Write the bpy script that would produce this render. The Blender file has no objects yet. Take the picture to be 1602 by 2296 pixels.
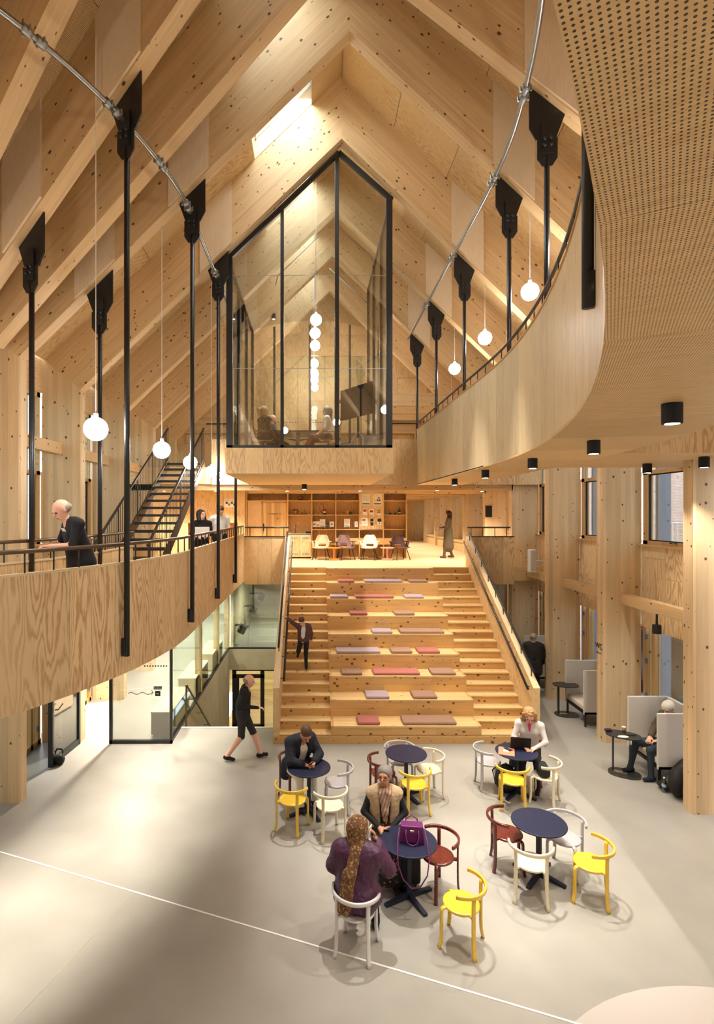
import bpy, bmesh, math, random
import numpy as np
from mathutils import Vector, Matrix

random.seed(7)
PI = math.pi
SC = bpy.context.scene
COL = SC.collection

# ---------------------------------------------------------------- camera
CAM_H = 4.8
FPX, VPX, VPY, IW, IH = 1220.0, 702.0, 1150.0, 1602.0, 2296.0
cam_d = bpy.data.cameras.new('camera')
cam = bpy.data.objects.new('camera', cam_d)
COL.objects.link(cam)
cam.location = (0, 0, CAM_H)
cam.rotation_euler = (PI / 2, 0, 0)
cam_d.sensor_fit = 'HORIZONTAL'
cam_d.sensor_width = 36.0
cam_d.lens = FPX / IW * 36.0
cam_d.shift_x = (IW / 2 - VPX) / IW
cam_d.shift_y = (VPY - IH / 2) / IW
cam_d.clip_start = 0.05
cam_d.clip_end = 300
SC.camera = cam

# ---------------------------------------------------------------- view, world
SC.view_settings.view_transform = 'Standard'
SC.view_settings.look = 'None'
SC.view_settings.gamma = 1.0
SC.view_settings.use_curve_mapping = False
SC.view_settings.exposure = 0.78
SC.cycles.max_bounces = 6
SC.cycles.diffuse_bounces = 3
SC.cycles.glossy_bounces = 2
SC.cycles.adaptive_threshold = 0.05
SC.cycles.transparent_max_bounces = 16
SC.cycles.transmission_bounces = 4
SC.cycles.sample_clamp_indirect = 6.0
SC.cycles.caustics_reflective = False
SC.cycles.caustics_refractive = False

wld = bpy.data.worlds.new('world')
SC.world = wld
wld.use_nodes = True
bgn = wld.node_tree.nodes['Background']
bgn.inputs[0].default_value = (0.80, 0.90, 1.0, 1)      # even overcast sky
bgn.inputs[1].default_value = 3.0


def lamp(name, kind, loc, energy, color, rot=(0, 0, 0), size=None, size_y=None, spot=None, blend=.6, radius=.05):
    d = bpy.data.lights.new(name, kind)
    d.energy = energy
    d.color = color
    if kind == 'AREA':
        d.shape = 'RECTANGLE'
        d.size = size
        d.size_y = size_y or size
    else:
        d.shadow_soft_size = radius
    if kind == 'SPOT':
        d.spot_size = spot
        d.spot_blend = blend
    o = bpy.data.objects.new(name, d)
    o.location = loc
    o.rotation_euler = rot
    COL.objects.link(o)
    return o


WARM = (1.0, 0.91, 0.78)
WARMW = (1.0, 0.94, 0.86)


# daylight falling through the roof lights (left slope, one per bay)
for k_, y_ in enumerate((7.9, 10.1, 12.8, 15.4, 18.0)):
    lamp('skylight_day', 'AREA', (-.62 - (.25 if k_ == 0 else 0), y_, 13.46), 150 if k_ else 80, (.80, .91, 1.0), (0, 0, 0), 1.1, 1.0 if k_ == 0 else 2.2)


def aim(name, loc, tgt, power, spot, color=WARMW, radius=.04, blend=.9):
    d = Vector(tgt) - Vector(loc)
    o = lamp(name, 'SPOT', loc, power, color, d.to_track_quat('-Z', 'Y').to_euler(), spot=spot, blend=blend, radius=radius)
    return o


# unseen spots added under the rafters for the tables, meeting room and stair
aim('unseen_spot', (1.2, 8.6, 11.3), (1.2, 6.9, 0), 2300, .40, radius=.03)
aim('unseen_spot', (1.7, 8.9, 11.2), (3.0, 7.0, 0), 2300, .36, radius=.03)
aim('unseen_spot', (1.7, 11.2, 11.2), (3.3, 9.2, 0), 2300, .36, radius=.03)
aim('unseen_spot', (.2, 11.2, 11.5), (.2, 8.9, 0), 1900, .40, radius=.03)
aim('unseen_spot', (.6, 13.9, 11.0), (-.3, 14.2, 6.2), 620, .9, radius=.1)  # added fill spot that brightens the meeting room
aim('unseen_spot', (2.2, 11.1, 10.8), (2.0, 13.9, 1.4), 1300, .50, radius=.1)
aim('unseen_spot', (2.3, 13.7, 10.3), (2.0, 16.0, 3.0), 500, .50, radius=.1)
LOWP, FOYP = 130, 420


def px(x, y, D):
    """photo pixel at a known depth -> world point"""
    return Vector(((x - VPX) * D / FPX, D, CAM_H - (y - VPY) * D / FPX))


def px_z(x, y, z):
    """photo pixel on a known horizontal plane -> world point"""
    D = (CAM_H - z) * FPX / (y - VPY)
    return Vector(((x - VPX) * D / FPX, D, z))


# ---------------------------------------------------------------- mesh builder
class MB:
    def __init__(s):
        s.v = []
        s.f = []
        s.uv = {}
        s.mi = {}

    def face(s, pts, uv=None, mi=0):
        b = len(s.v)
        s.v += [Vector(p) for p in pts]
        s.f.append(tuple(range(b, b + len(pts))))
        if uv:
            s.uv[len(s.f) - 1] = uv
        if mi:
            s.mi[len(s.f) - 1] = mi
        return s

    def quads(s, b, idx):
        for q in idx:
            s.f.append(tuple(b + i for i in q))

    def box(s, x0, x1, y0, y1, z0, z1, M=None):
        b = len(s.v)
        p = [Vector((x, y, z)) for z in (z0, z1) for y in (y0, y1) for x in (x0, x1)]
        if M is not None:
            p = [M @ q for q in p]
        s.v += p
        s.quads(b, [(0, 2, 3, 1), (4, 5, 7, 6), (0, 1, 5, 4), (2, 6, 7, 3), (0, 4, 6, 2), (1, 3, 7, 5)])
        return s

    def cbox(s, c, sz, M=None):
        return s.box(c[0] - sz[0] / 2, c[0] + sz[0] / 2, c[1] - sz[1] / 2, c[1] + sz[1] / 2,
                     c[2] - sz[2] / 2, c[2] + sz[2] / 2, M)

    def prism(s, pts, vec):
        """polygon extruded by a vector"""
        n = len(pts)
        b = len(s.v)
        vec = Vector(vec)
        s.v += [Vector(p) for p in pts] + [Vector(p) + vec for p in pts]
        s.f.append(tuple(b + i for i in range(n)))
        s.f.append(tuple(b + n + i for i in reversed(range(n))))
        for i in range(n):
            j = (i + 1) % n
            s.f.append((b + j, b + i, b + n + i, b + n + j))
        return s

    def bar(s, p, q, w, h, up=(0, 0, 1)):
        """square bar from p to q"""
        p = Vector(p)
        q = Vector(q)
        d = (q - p).normalized()
        u = Vector(up)
        if abs(d.dot(u)) > .98:
            u = Vector((0, 1, 0))
        r = d.cross(u).normalized()
        u = r.cross(d)
        a = [p + r * (w / 2) * i + u * (h / 2) * j for i, j in ((-1, -1), (1, -1), (1, 1), (-1, 1))]
        return s.prism(a, q - p)

    def sweep(s, pts, sec, ups=None, closed=False, cap=True):
        """section [(a,b)] swept along pts; a along the side, b along up"""
        pts = [Vector(p) for p in pts]
        n = len(pts)
        m = len(sec)
        b = len(s.v)
        for i, p in enumerate(pts):
            if closed:
                d = pts[(i + 1) % n] - pts[i - 1]
            else:
                d = pts[min(i + 1, n - 1)] - pts[max(i - 1, 0)]
            d.normalize()
            u = Vector(ups[i]) if ups else Vector((0, 0, 1))
            if abs(d.dot(u)) > .999:
                u = Vector((0, 1, 0)) if abs(d.y) < .9 else Vector((1, 0, 0))
            r = d.cross(u).normalized()
            u = r.cross(d)
            s.v += [p + r * a + u * c for a, c in sec]
        for i in range(n if closed else n - 1):
            j = (i + 1) % n
            for k in range(m):
                l = (k + 1) % m
                s.f.append((b + i * m + k, b + i * m + l, b + j * m + l, b + j * m + k))
        if cap and not closed:
            s.f.append(tuple(b + k for k in reversed(range(m))))
            s.f.append(tuple(b + (n - 1) * m + k for k in range(m)))
        return s

    def tube(s, pts, r, n=8, closed=False):
        rs = [(r * math.cos(2 * PI * k / n), r * math.sin(2 * PI * k / n)) for k in range(n)]
        return s.sweep(pts, rs, closed=closed)

    def lathe(s, prof, n=20, c=(0, 0, 0)):
        b = len(s.v)
        for r, z in prof:
            for k in range(n):
                a = 2 * PI * k / n
                s.v.append(Vector((c[0] + r * math.cos(a), c[1] + r * math.sin(a), c[2] + z)))
        for i in range(len(prof) - 1):
            for k in range(n):
                l = (k + 1) % n
                s.f.append((b + i * n + k, b + i * n + l, b + (i + 1) * n + l, b + (i + 1) * n + k))
        if prof[0][0] > 1e-4:
            s.f.append(tuple(b + k for k in reversed(range(n))))
        if prof[-1][0] > 1e-4:
            e = b + (len(prof) - 1) * n
            s.f.append(tuple(e + k for k in range(n)))
        return s

    def sphere(s, c, r, n=16, m=10, sc=(1, 1, 1)):
        b = len(s.v)
        for i in range(m + 1):
            th = PI * i / m
            for k in range(n):
                a = 2 * PI * k / n
                s.v.append(Vector((c[0] + r * sc[0] * math.sin(th) * math.cos(a),
                                   c[1] + r * sc[1] * math.sin(th) * math.sin(a),
                                   c[2] + r * sc[2] * math.cos(th))))
        for i in range(m):
            for k in range(n):
                l = (k + 1) % n
                s.f.append((b + i * n + k, b + (i + 1) * n + k, b + (i + 1) * n + l, b + i * n + l))
        return s

    def mesh(s, name, grain=(1, 0, 0), smooth=False, off=None, uvoff=None):
        me = bpy.data.meshes.new(name)
        vs = s.v if off is None else [p - off for p in s.v]
        me.from_pydata([tuple(p) for p in vs], [], s.f)
        me.update()
        uvl = me.uv_layers.new(name='UVMap')
        g = Vector(grain).normalized()
        uo = uvoff if uvoff else (random.uniform(0, 40), random.uniform(0, 40))
        dat = np.zeros(len(me.loops) * 2, dtype=np.float32)
        for p in me.polygons:
            if p.index in s.uv:
                for li, uv in zip(p.loop_indices, s.uv[p.index]):
                    dat[2 * li] = uv[0] + uo[0]
                    dat[2 * li + 1] = uv[1] + uo[1]
                continue
            n = p.normal
            if abs(n.dot(g)) > .92:
                a = Vector((1, 0, 0)) if abs(n.x) < .6 else Vector((0, 1, 0))
                a = (a - n * a.dot(n)).normalized()
            else:
                a = (g - n * g.dot(n)).normalized()
            c = n.cross(a)
            for li in p.loop_indices:
                co = s.v[me.loops[li].vertex_index]
                dat[2 * li] = co.dot(a) + uo[0]
                dat[2 * li + 1] = co.dot(c) + uo[1]
        uvl.data.foreach_set('uv', dat)
        for k, i in s.mi.items():
            me.polygons[k].material_index = i
        if smooth:
            me.polygons.foreach_set('use_smooth', [True] * len(me.polygons))
        return me

    def build(s, name, mat, parent=None, grain=(1, 0, 0), smooth=False, world=True, bevel=0, label=None, uvoff=None):
        off = None
        if parent is not None and world:
            off = Vector(parent.location)
            if parent.parent is not None:
                off = off + Vector(parent.parent.location)
        me = s.mesh(name, grain, smooth, off, uvoff)
        for m in (mat if isinstance(mat, (list, tuple)) else [mat]):
            me.materials.append(m)
        o = bpy.data.objects.new(name, me)
        COL.objects.link(o)
        if parent is not None:
            o.parent = parent
        if bevel:
            bv = o.modifiers.new('bevel', 'BEVEL')
            bv.width = bevel
            bv.segments = 2
            bv.limit_method = 'ANGLE'
            bv.angle_limit = .7
        if label:
            o['label'] = label
        return o


def tag(o, label, cat, group=None, kind=None):
    o['label'] = label
    o['category'] = cat
    if group:
        o['group'] = group
    if kind:
        o['kind'] = kind
    return o


def thing(name, label, cat, loc=(0, 0, 0), rotz=0, group=None, kind=None):
    o = bpy.data.objects.new(name, None)
    COL.objects.link(o)
    o.empty_display_size = .1
    o.location = loc
    o.rotation_euler = (0, 0, rotz)
    return tag(o, label, cat, group, kind)


def dup(root, loc, rotz, label=None, group=None, mats=None):
    r = root.copy()
    COL.objects.link(r)
    r.location = loc
    r.rotation_euler = (0, 0, rotz)
    if label:
        r['label'] = label
    if group:
        r['group'] = group
    for ch in list(root.children):
        c = ch.copy()
        COL.objects.link(c)
        c.parent = r
        for g in ch.children:
            d = g.copy()
            COL.objects.link(d)
            d.parent = c
    return r


def clip_poly(poly, a, b, c):
    """keep the part of a 2-D polygon where a*x+b*y+c >= 0"""
    out = []
    n = len(poly)
    for i in range(n):
        p, q = poly[i], poly[(i + 1) % n]
        fp = a * p[0] + b * p[1] + c
        fq = a * q[0] + b * q[1] + c
        if fp >= 0:
            out.append(p)
        if (fp >= 0) != (fq >= 0):
            t = fp / (fp - fq)
            out.append((p[0] + (q[0] - p[0]) * t, p[1] + (q[1] - p[1]) * t))
    return out


# ---------------------------------------------------------------- materials
class NT:
    def __init__(s, name):
        s.m = bpy.data.materials.new(name)
        s.m.use_nodes = True
        s.t = s.m.node_tree
        s.n = s.t.nodes
        s.bsdf = s.n['Principled BSDF']
        s.out = s.n['Material Output']

    def add(s, typ, **kw):
        n = s.n.new(typ)
        for k, v in kw.items():
            setattr(n, k, v)
        return n

    def link(s, a, b):
        s.t.links.new(a, b)

    def math(s, op, a, b=None, c=None, clamp=False):
        n = s.add('ShaderNodeMath', operation=op, use_clamp=clamp)
        for i, x in enumerate((a, b, c)):
            if x is None:
                continue
            if isinstance(x, (int, float)):
                n.inputs[i].default_value = x
            else:
                s.link(x, n.inputs[i])
        return n.outputs[0]

    def mix(s, f, a, b, mode='MIX'):
        n = s.add('ShaderNodeMix', data_type='RGBA', blend_type=mode)
        for i, x in ((0, f), (6, a), (7, b)):
            if isinstance(x, (int, float)):
                n.inputs[i].default_value = x
            elif isinstance(x, tuple):
                n.inputs[i].default_value = x if len(x) == 4 else (*x, 1)
            else:
                s.link(x, n.inputs[i])
        return n.outputs[2]

    def ramp(s, f, stops):
        n = s.add('ShaderNodeMapRange', clamp=True)
        n.inputs[1].default_value, n.inputs[2].default_value = stops[0], stops[1]
        n.inputs[3].default_value, n.inputs[4].default_value = stops[2], stops[3]
        s.link(f, n.inputs[0])
        return n.outputs[0]

    def uv(s, rnd=True):
        tc = s.add('ShaderNodeTexCoord')
        sx = s.add('ShaderNodeSeparateXYZ')
        s.link(tc.outputs['UV'], sx.inputs[0])
        u, v = sx.outputs[0], sx.outputs[1]
        oi = s.add('ShaderNodeObjectInfo')
        s.rnd = oi.outputs['Random']
        if rnd:
            u = s.math('ADD', u, s.math('MULTIPLY', s.rnd, 37.0))
            v = s.math('ADD', v, s.math('MULTIPLY', s.rnd, 19.0))
        return u, v

    def vec(s, u, v, su=1, sv=1):
        c = s.add('ShaderNodeCombineXYZ')
        s.link(s.math('MULTIPLY', u, su), c.inputs[0])
        s.link(s.math('MULTIPLY', v, sv), c.inputs[1])
        return c.outputs[0]

    def noise(s, vec, scale=1, detail=2, rough=.5, dims='2D'):
        n = s.add('ShaderNodeTexNoise', noise_dimensions=dims)
        s.link(vec, n.inputs['Vector'])
        n.inputs['Scale'].default_value = scale
        n.inputs['Detail'].default_value = detail
        n.inputs['Roughness'].default_value = rough
        return n.outputs[0]

    def bump(s, h, strength=.3, dist=.01):
        b = s.add('ShaderNodeBump')
        b.inputs['Strength'].default_value = strength
        b.inputs['Distance'].default_value = dist
        s.link(h, b.inputs['Height'])
        s.link(b.outputs[0], s.bsdf.inputs['Normal'])

    def finish(s, col, rough=.5, spec=.35):
        if isinstance(col, tuple):
            s.bsdf.inputs['Base Color'].default_value = (*col[:3], 1)
        else:
            s.link(col, s.bsdf.inputs['Base Color'])
        if isinstance(rough, (int, float)):
            s.bsdf.inputs['Roughness'].default_value = rough
        else:
            s.link(rough, s.bsdf.inputs['Roughness'])
        s.bsdf.inputs['Specular IOR Level'].default_value = spec
        return s.m


def srgb(r, g, b):
    def f(c):
        c /= 255.0
        return c / 12.92 if c <= .04045 else ((c + .055) / 1.055) ** 2.4
    return (f(r), f(g), f(b))


def plain(name, rgb, rough=.5, metal=0, spec=.4, var=0.0, scale=60, coat=0):
    t = NT(name)
    tc = t.add('ShaderNodeTexCoord')
    n = t.noise(tc.outputs['Object'], scale, 3, .6, '3D')
    if var:
        d = tuple(c * (1 - var) for c in rgb)
        b = tuple(min(1, c * (1 + var)) for c in rgb)
        t.finish(t.mix(n, d, b), rough, spec)
    else:
        t.finish(rgb, t.ramp(n, (0, 1, max(0, rough - .05), min(1, rough + .05))), spec)
    t.bsdf.inputs['Metallic'].default_value = metal
    if coat:
        t.bsdf.inputs['Coat Weight'].default_value = coat
        t.bsdf.inputs['Coat Roughness'].default_value = .1
    return t.m


def desat(c, k=.02):
    l = .3 * c[0] + .55 * c[1] + .15 * c[2]
    return tuple(x * (1 - k) + l * k for x in c)


def glulam(name, base, lam=.042, lamvar=.13, knots=.62, kcell=.26, krad=.024, kcol=(.10, .045, .015), grain=.35, rough=.5):
    """laminated spruce: lamellae along u, fine grain, scattered knots"""
    t = NT(name)
    u, v = t.uv()
    row = t.math('FLOOR', t.math('DIVIDE', v, lam))
    wn = t.add('ShaderNodeTexWhiteNoise', noise_dimensions='1D')
    t.link(row, wn.inputs['W'])
    shift = t.math('MULTIPLY', wn.outputs[0], 9.0)
    u2 = t.math('ADD', u, shift)
    fine = t.noise(t.vec(u2, v, 1.4, 70), 1, 1.5, .6)
    broad = t.noise(t.vec(u2, v, .5, 6), 1, 1, .5)
    base = desat(base)
    d = tuple(c * .62 for c in base)
    b = tuple(min(1, c * 1.13) for c in base)
    tone = t.math('ADD', t.math('MULTIPLY', fine, grain), t.math('MULTIPLY', broad, .35))
    tone = t.math('ADD', tone, t.math('MULTIPLY', wn.outputs[0], lamvar))
    col = t.mix(t.ramp(tone, (.15, .95, 0, 1)), d, b)
    vor = t.add('ShaderNodeTexVoronoi', voronoi_dimensions='2D')
    t.link(t.vec(u2, v, .8 / kcell, 1 / kcell), vor.inputs['Vector'])
    vor.inputs['Scale'].default_value = 1
    cs = t.add('ShaderNodeSeparateColor')
    t.link(vor.outputs['Color'], cs.inputs[0])
    on = t.math('LESS_THAN', cs.outputs[0], knots)
    rr = t.math('MULTIPLY', t.math('ADD', cs.outputs[1], .35), krad / kcell)
    km = t.math('SUBTRACT', 1.0, t.math('DIVIDE', vor.outputs['Distance'], rr), clamp=True)
    km = t.math('MULTIPLY', t.math('MULTIPLY', km, 2.2, clamp=True), on)
    col = t.mix(km, col, kcol)
    # faint glue joints between lamellae
    fr = t.math('FRACT', t.math('DIVIDE', v, lam))
    jl = t.math('LESS_THAN', fr, .035)
    col = t.mix(t.math('MULTIPLY', jl, .18), col, tuple(c * .45 for c in base))
    return t.finish(col, rough)


def plywood(name, light, dark, freq=7.0, warp=2.6, contrast=.75, rough=.5, perf=None, perf_r=.3, bandv=3.0, bandu=.55):
    """rotary-cut fir ply: contour-like figure stretched along u"""
    light, dark = desat(light), desat(dark)
    t = NT(name)
    u, v = t.uv()
    n1 = t.noise(t.vec(u, v, bandu, bandv), 1, 2, .55)
    n2 = t.noise(t.vec(u, v, 5, 40), 1, 1.5, .6)
    ph = t.math('ADD', t.math('MULTIPLY', n1, warp * freq), t.math('MULTIPLY', n2, 1.1))
    w = t.math('SINE', t.math('MULTIPLY', ph, 2 * PI / 1.6))
    w = t.math('ADD', t.math('MULTIPLY', w, .5), .5)
    w = t.math('POWER', w, 2.2)
    patch = t.noise(t.vec(u, v, .4, 1.3), 1, 0, .5)
    f = t.math('MULTIPLY', w, t.ramp(patch, (.3, .7, contrast * .35, contrast)))
    col = t.mix(f, light, dark)
    col = t.mix(t.math('MULTIPLY', n2, .28), col, tuple(c * .72 for c in light))
    if perf:
        fu = t.math('SUBTRACT', t.math('FRACT', t.math('DIVIDE', u, perf)), .5)
        fv = t.math('SUBTRACT', t.math('FRACT', t.math('DIVIDE', v, perf)), .5)
        r2 = t.math('ADD', t.math('MULTIPLY', fu, fu), t.math('MULTIPLY', fv, fv))
        hole = t.math('LESS_THAN', r2, perf_r * perf_r)
        col = t.mix(t.math('MULTIPLY', hole, .92), col, (.02, .010, .004))
    tone = t.ramp(t.rnd, (0, 1, .9, 1.06))
    col = t.mix(1.0, col, t_rgb(t, tone), 'MULTIPLY')
    return t.finish(col, rough)


def t_rgb(t, f):
    c = t.add('ShaderNodeCombineXYZ')
    for i in range(3):
        t.link(f, c.inputs[i])
    return c.outputs[0]


def emit(name, rgb, s):
    t = NT(name)
    t.bsdf.inputs['Base Color'].default_value = (*rgb, 1)
    t.bsdf.inputs['Emission Color'].default_value = (*rgb, 1)
    t.bsdf.inputs['Emission Strength'].default_value = s
    return t.m


def glass(name, tint=(.95, .98, .97), refl=.65, rough=0.0):
    t = NT(name)
    tr = t.add('ShaderNodeBsdfTransparent')
    tr.inputs[0].default_value = (*tint, 1)
    gl = t.add('ShaderNodeBsdfGlossy')
    gl.inputs[0].default_value = (1, 1, 1, 1)
    gl.inputs[1].default_value = rough
    fr = t.add('ShaderNodeFresnel')
    fr.inputs[0].default_value = 3.0
    mx = t.add('ShaderNodeMixShader')
    t.link(t.math('MULTIPLY', fr.outputs[0], refl), mx.inputs[0])
    t.link(tr.outputs[0], mx.inputs[1])
    t.link(gl.outputs[0], mx.inputs[2])
    t.link(mx.outputs[0], t.out.inputs[0])
    t.n.remove(t.bsdf)
    return t.m


def concrete(name, a, b, rough=.32, scale=1.2, spec=.45, bumpy=0):
    t = NT(name)
    tc = t.add('ShaderNodeTexCoord')
    n = t.noise(tc.outputs['Object'], scale, 4, .5, '3D')
    f = t.noise(tc.outputs['Object'], 90, 2, .6, '3D')
    col = t.mix(t.ramp(n, (.25, .75, 0, 1)), a, b)
    col = t.mix(t.math('MULTIPLY', f, .12), col, tuple(c * .6 for c in a))
    if bumpy:
        t.bump(f, bumpy, .004)
    return t.finish(col, t.ramp(n, (.25, .75, rough - .03, rough + .04)), spec)


M = {}
M['beam'] = glulam('spruce_glulam', srgb(232, 194, 142))
M['column'] = glulam('spruce_column', srgb(232, 200, 154), lam=.10, lamvar=.30, knots=.6, krad=.022)
M['ply'] = plywood('fir_plywood', srgb(232, 198, 146), srgb(190, 142, 84))
M['plyband'] = plywood('fir_plywood_bold', srgb(234, 202, 154), srgb(186, 142, 90), freq=9, warp=3.0, contrast=.95, bandv=2.2, bandu=.35)
M['plypale'] = plywood('fir_plywood_pale', srgb(230, 206, 164), srgb(196, 158, 106), freq=6, warp=3.2, contrast=.7, bandv=5, bandu=.22)
M['plyceil'] = plywood('fir_plywood_ceiling', srgb(220, 184, 132), srgb(172, 130, 80), freq=9, warp=3.0, contrast=.8)
M['plyperf'] = plywood('perforated_plywood', srgb(222, 184, 130), srgb(188, 144, 90), perf=.0165, perf_r=.27, contrast=.5)
M['plysoff'] = plywood('perforated_soffit', srgb(242, 208, 156), srgb(214, 170, 112), perf=.0135, perf_r=.235, contrast=.5)
M['plysmooth'] = plywood('smooth_soffit', srgb(238, 204, 150), srgb(212, 168, 110), contrast=.5)
M['birch'] = plywood('birch_facing', srgb(228, 205, 172), srgb(212, 184, 146), contrast=.3)
M['pine'] = glulam('knotty_pine_shaded', srgb(226, 178, 112), lam=.30, lamvar=.25, knots=.62, kcell=.2, krad=.030, kcol=(.16, .06, .016), grain=.4, rough=.42)  # darker than the treads: shade of upright faces put into the colour
M['pinetread'] = glulam('pine_tread', srgb(240, 202, 140), lam=.14, lamvar=.25, knots=.45, kcell=.24, krad=.022, kcol=(.2, .09, .03), grain=.35, rough=.4)
M['pinefloor'] = glulam('pine_floor', srgb(238, 206, 152), lam=.13, lamvar=.3, knots=.4, kcell=.25, krad=.010, grain=.3, rough=.4)
M['trimwood'] = glulam('pine_trim', srgb(218, 172, 110), lam=.2, knots=.2, rough=.5)
M['floor'] = concrete('polished_concrete', srgb(150, 146, 138), srgb(164, 160, 151))
M['concrete'] = concrete('raw_concrete', srgb(168, 156, 128), srgb(190, 178, 150), rough=.6, scale=2.5)
M['white'] = plain('white_paint', srgb(236, 232, 226), .5)
M['ring'] = plain('pale_floor_ring', srgb(186, 178, 172), .45)
M['black'] = plain('black_steel', (.012, .012, .013), .38, spec=.5)
M['blackmatt'] = plain('black_matt', (.016, .015, .015), .7, spec=.3)
M['darkframe'] = plain('dark_frame', (.014, .013, .012), .45, spec=.5)
M['galv'] = plain('galvanised_pipe', (.36, .37, .37), .32, metal=1.0)
M['galv2'] = plain('galvanised_fitting', (.34, .35, .34), .45, metal=.9)
M['steel'] = plain('brushed_steel', (.6, .6, .6), .35, metal=1.0)
M['bronze'] = plain('bronze_rail', (.13, .085, .05), .35, metal=.6)
M['glass'] = glass('clear_glass')
M['glassg'] = glass('greenish_glass', (.86, .95, .90))
M['globe'] = emit('globe_glow', (1.0, .95, .88), 50.0)
M['lens'] = emit('downlight_lens', (1.0, .9, .74), 12.0)
M['bluepanel'] = plain('blue_grey_panel', srgb(96, 118, 146), .5)
M['facewhite'] = plain('acoustic_panel', srgb(226, 220, 214), .8)
# ---------------------------------------------------------------- key levels and plan
Z1, Z2 = 3.19, 6.18                  # first and second floor
ZS1, ZS2 = 2.75, 5.67                # their undersides
CX, CY = -9.2, 9.11                  # centre of the curved end of the building
RX = .6                              # ridge line
PITCH = .96
ZR = CAM_H + 7.82                    # soffit of the rafters at the ridge
ZC = CAM_H + 9.13                    # ceiling at the ridge
HW = 5.46                            # ridge to inner face of the columns
FIN = .80
BW = .24
rot_x = [math.radians(a) for a in (1.7, 10.2, 19.0, 27.8, 36.6, 45.4, 54.2, 63.0)]
NC = len(rot_x) - 5                  # extra frames behind the camera


def S(name, label, cat, loc=(0, 0, 0)):
    return thing(name, label, cat, loc, kind='structure')


class FR:
    def __init__(s, ox, oy, phi=0.0):
        s.ox, s.oy, s.phi = ox, oy, phi
        s.c, s.s = math.cos(phi), math.sin(phi)

    def pt(s, t, w, z):
        return Vector((s.ox + t * s.c + w * s.s, s.oy - t * s.s + w * s.c, z))


frames = [FR(CX + 9.8 * math.cos(a), CY - 9.8 * math.sin(a), a) for a in reversed(rot_x)]
frames += [FR(RX, 11.37 + 2.6 * i) for i in range(5)]     # 11.37 13.97 16.57 19.17 21.77
F1 = 4 + NC                                                   # index of the first straight frame's neighbour (Y about 8.8)
HANG_L = {2: (2.6, 4.15), 4: (2.6, 4.15), 5: (2.6,), 6: (2.6,), 7: (2.6,)}   # radial offsets of left hangers
HANG_R = {1: (2.52,), 3: (2.6,), 4: (2.6,), 5: (2.6,), 6: (2.6,), 7: (2.6,)}
HANG_L = {k + NC: v for k, v in HANG_L.items()}
HANG_R = {k + NC: v for k, v in HANG_R.items()}
ordn = ['eighth from the glazed room in the curved end', 'seventh from the glazed room in the curved end', 'sixth from the glazed room in the curved end', 'fifth from the glazed room in the curved end', 'fourth from the glazed room, in the curve', 'third from the glazed room, in the curve',
        'second from the glazed room, at the bend', 'first in front of the glazed room', 'carrying the front of the glazed room',
        'over the front half of the glazed room', 'over the rear half of the glazed room', 'at the back of the glazed room', 'against the far gable']

for i, f in enumerate(frames):
    if i == len(frames) - 1:
        continue
    t = S('timber_frame', 'tall spruce portal frame, ' + ordn[i], 'timber frame', f.pt(0, 0, 0))
    for sd in (-1, 1):
        # rafter
        to = HW + FIN
        poly = [(0, ZR), (0, ZR + 1.42), (to, ZR + 1.42 - PITCH * to), (HW, ZR - PITCH * HW)]
        pts = [f.pt(sd * a, 0, z) for a, z in poly]
        vec = f.pt(0, BW, 0) - f.pt(0, 0, 0)
        g = f.pt(sd, 0, -PITCH) - f.pt(0, 0, 0)
        MB().prism(pts, vec).build('rafter', M['beam'], t, grain=g)
        # column (the curved frames stop at the upper gallery outside the picture)
        zk, zo = ZR - PITCH * HW, ZR + 1.42 - PITCH * to
        pts = [f.pt(sd * HW, 0, 0), f.pt(sd * HW, 0, zk), f.pt(sd * to, 0, zo), f.pt(sd * to, 0, 0)]
        if not (sd < 0 and i < F1) and not (sd > 0 and i < F1 - 1):
            MB().prism(pts, vec).build('column', M['column'], t, grain=(0, 0, 1))
        # pale facing plates where the hangers are screwed to the rafter
        for off in (HANG_L if sd < 0 else HANG_R).get(i, ()):
            a0, a1 = off - .30, off + .36
            zz = [ZR - PITCH * a for a in (a0, a1)]
            pts = [f.pt(sd * a0, -.035, zz[0] + .03), f.pt(sd * a1, -.035, zz[1] + .03),
                   f.pt(sd * a1, -.035, zz[1] + 1.4), f.pt(sd * a0, -.035, zz[0] + 1.4)]
            MB().prism(pts, f.pt(0, .034, 0) - f.pt(0, 0, 0)).build('facing_plate', M['birch'], t, grain=(0, 0, 1))

# columns of the first-floor corridor behind
for i in range(5):
    y = 21.77 + 2.6 * i
    o = MB().box(RX + HW, RX + HW + FIN, y, y + BW, Z1, ZS2).build('column', M['column'], None, (0, 0, 1))
    tag(o, 'spruce fin column of the corridor, %s behind the bookcase wall' % ('first', 'second', 'third', 'fourth', 'fifth')[i], 'column', kind='structure')

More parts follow.
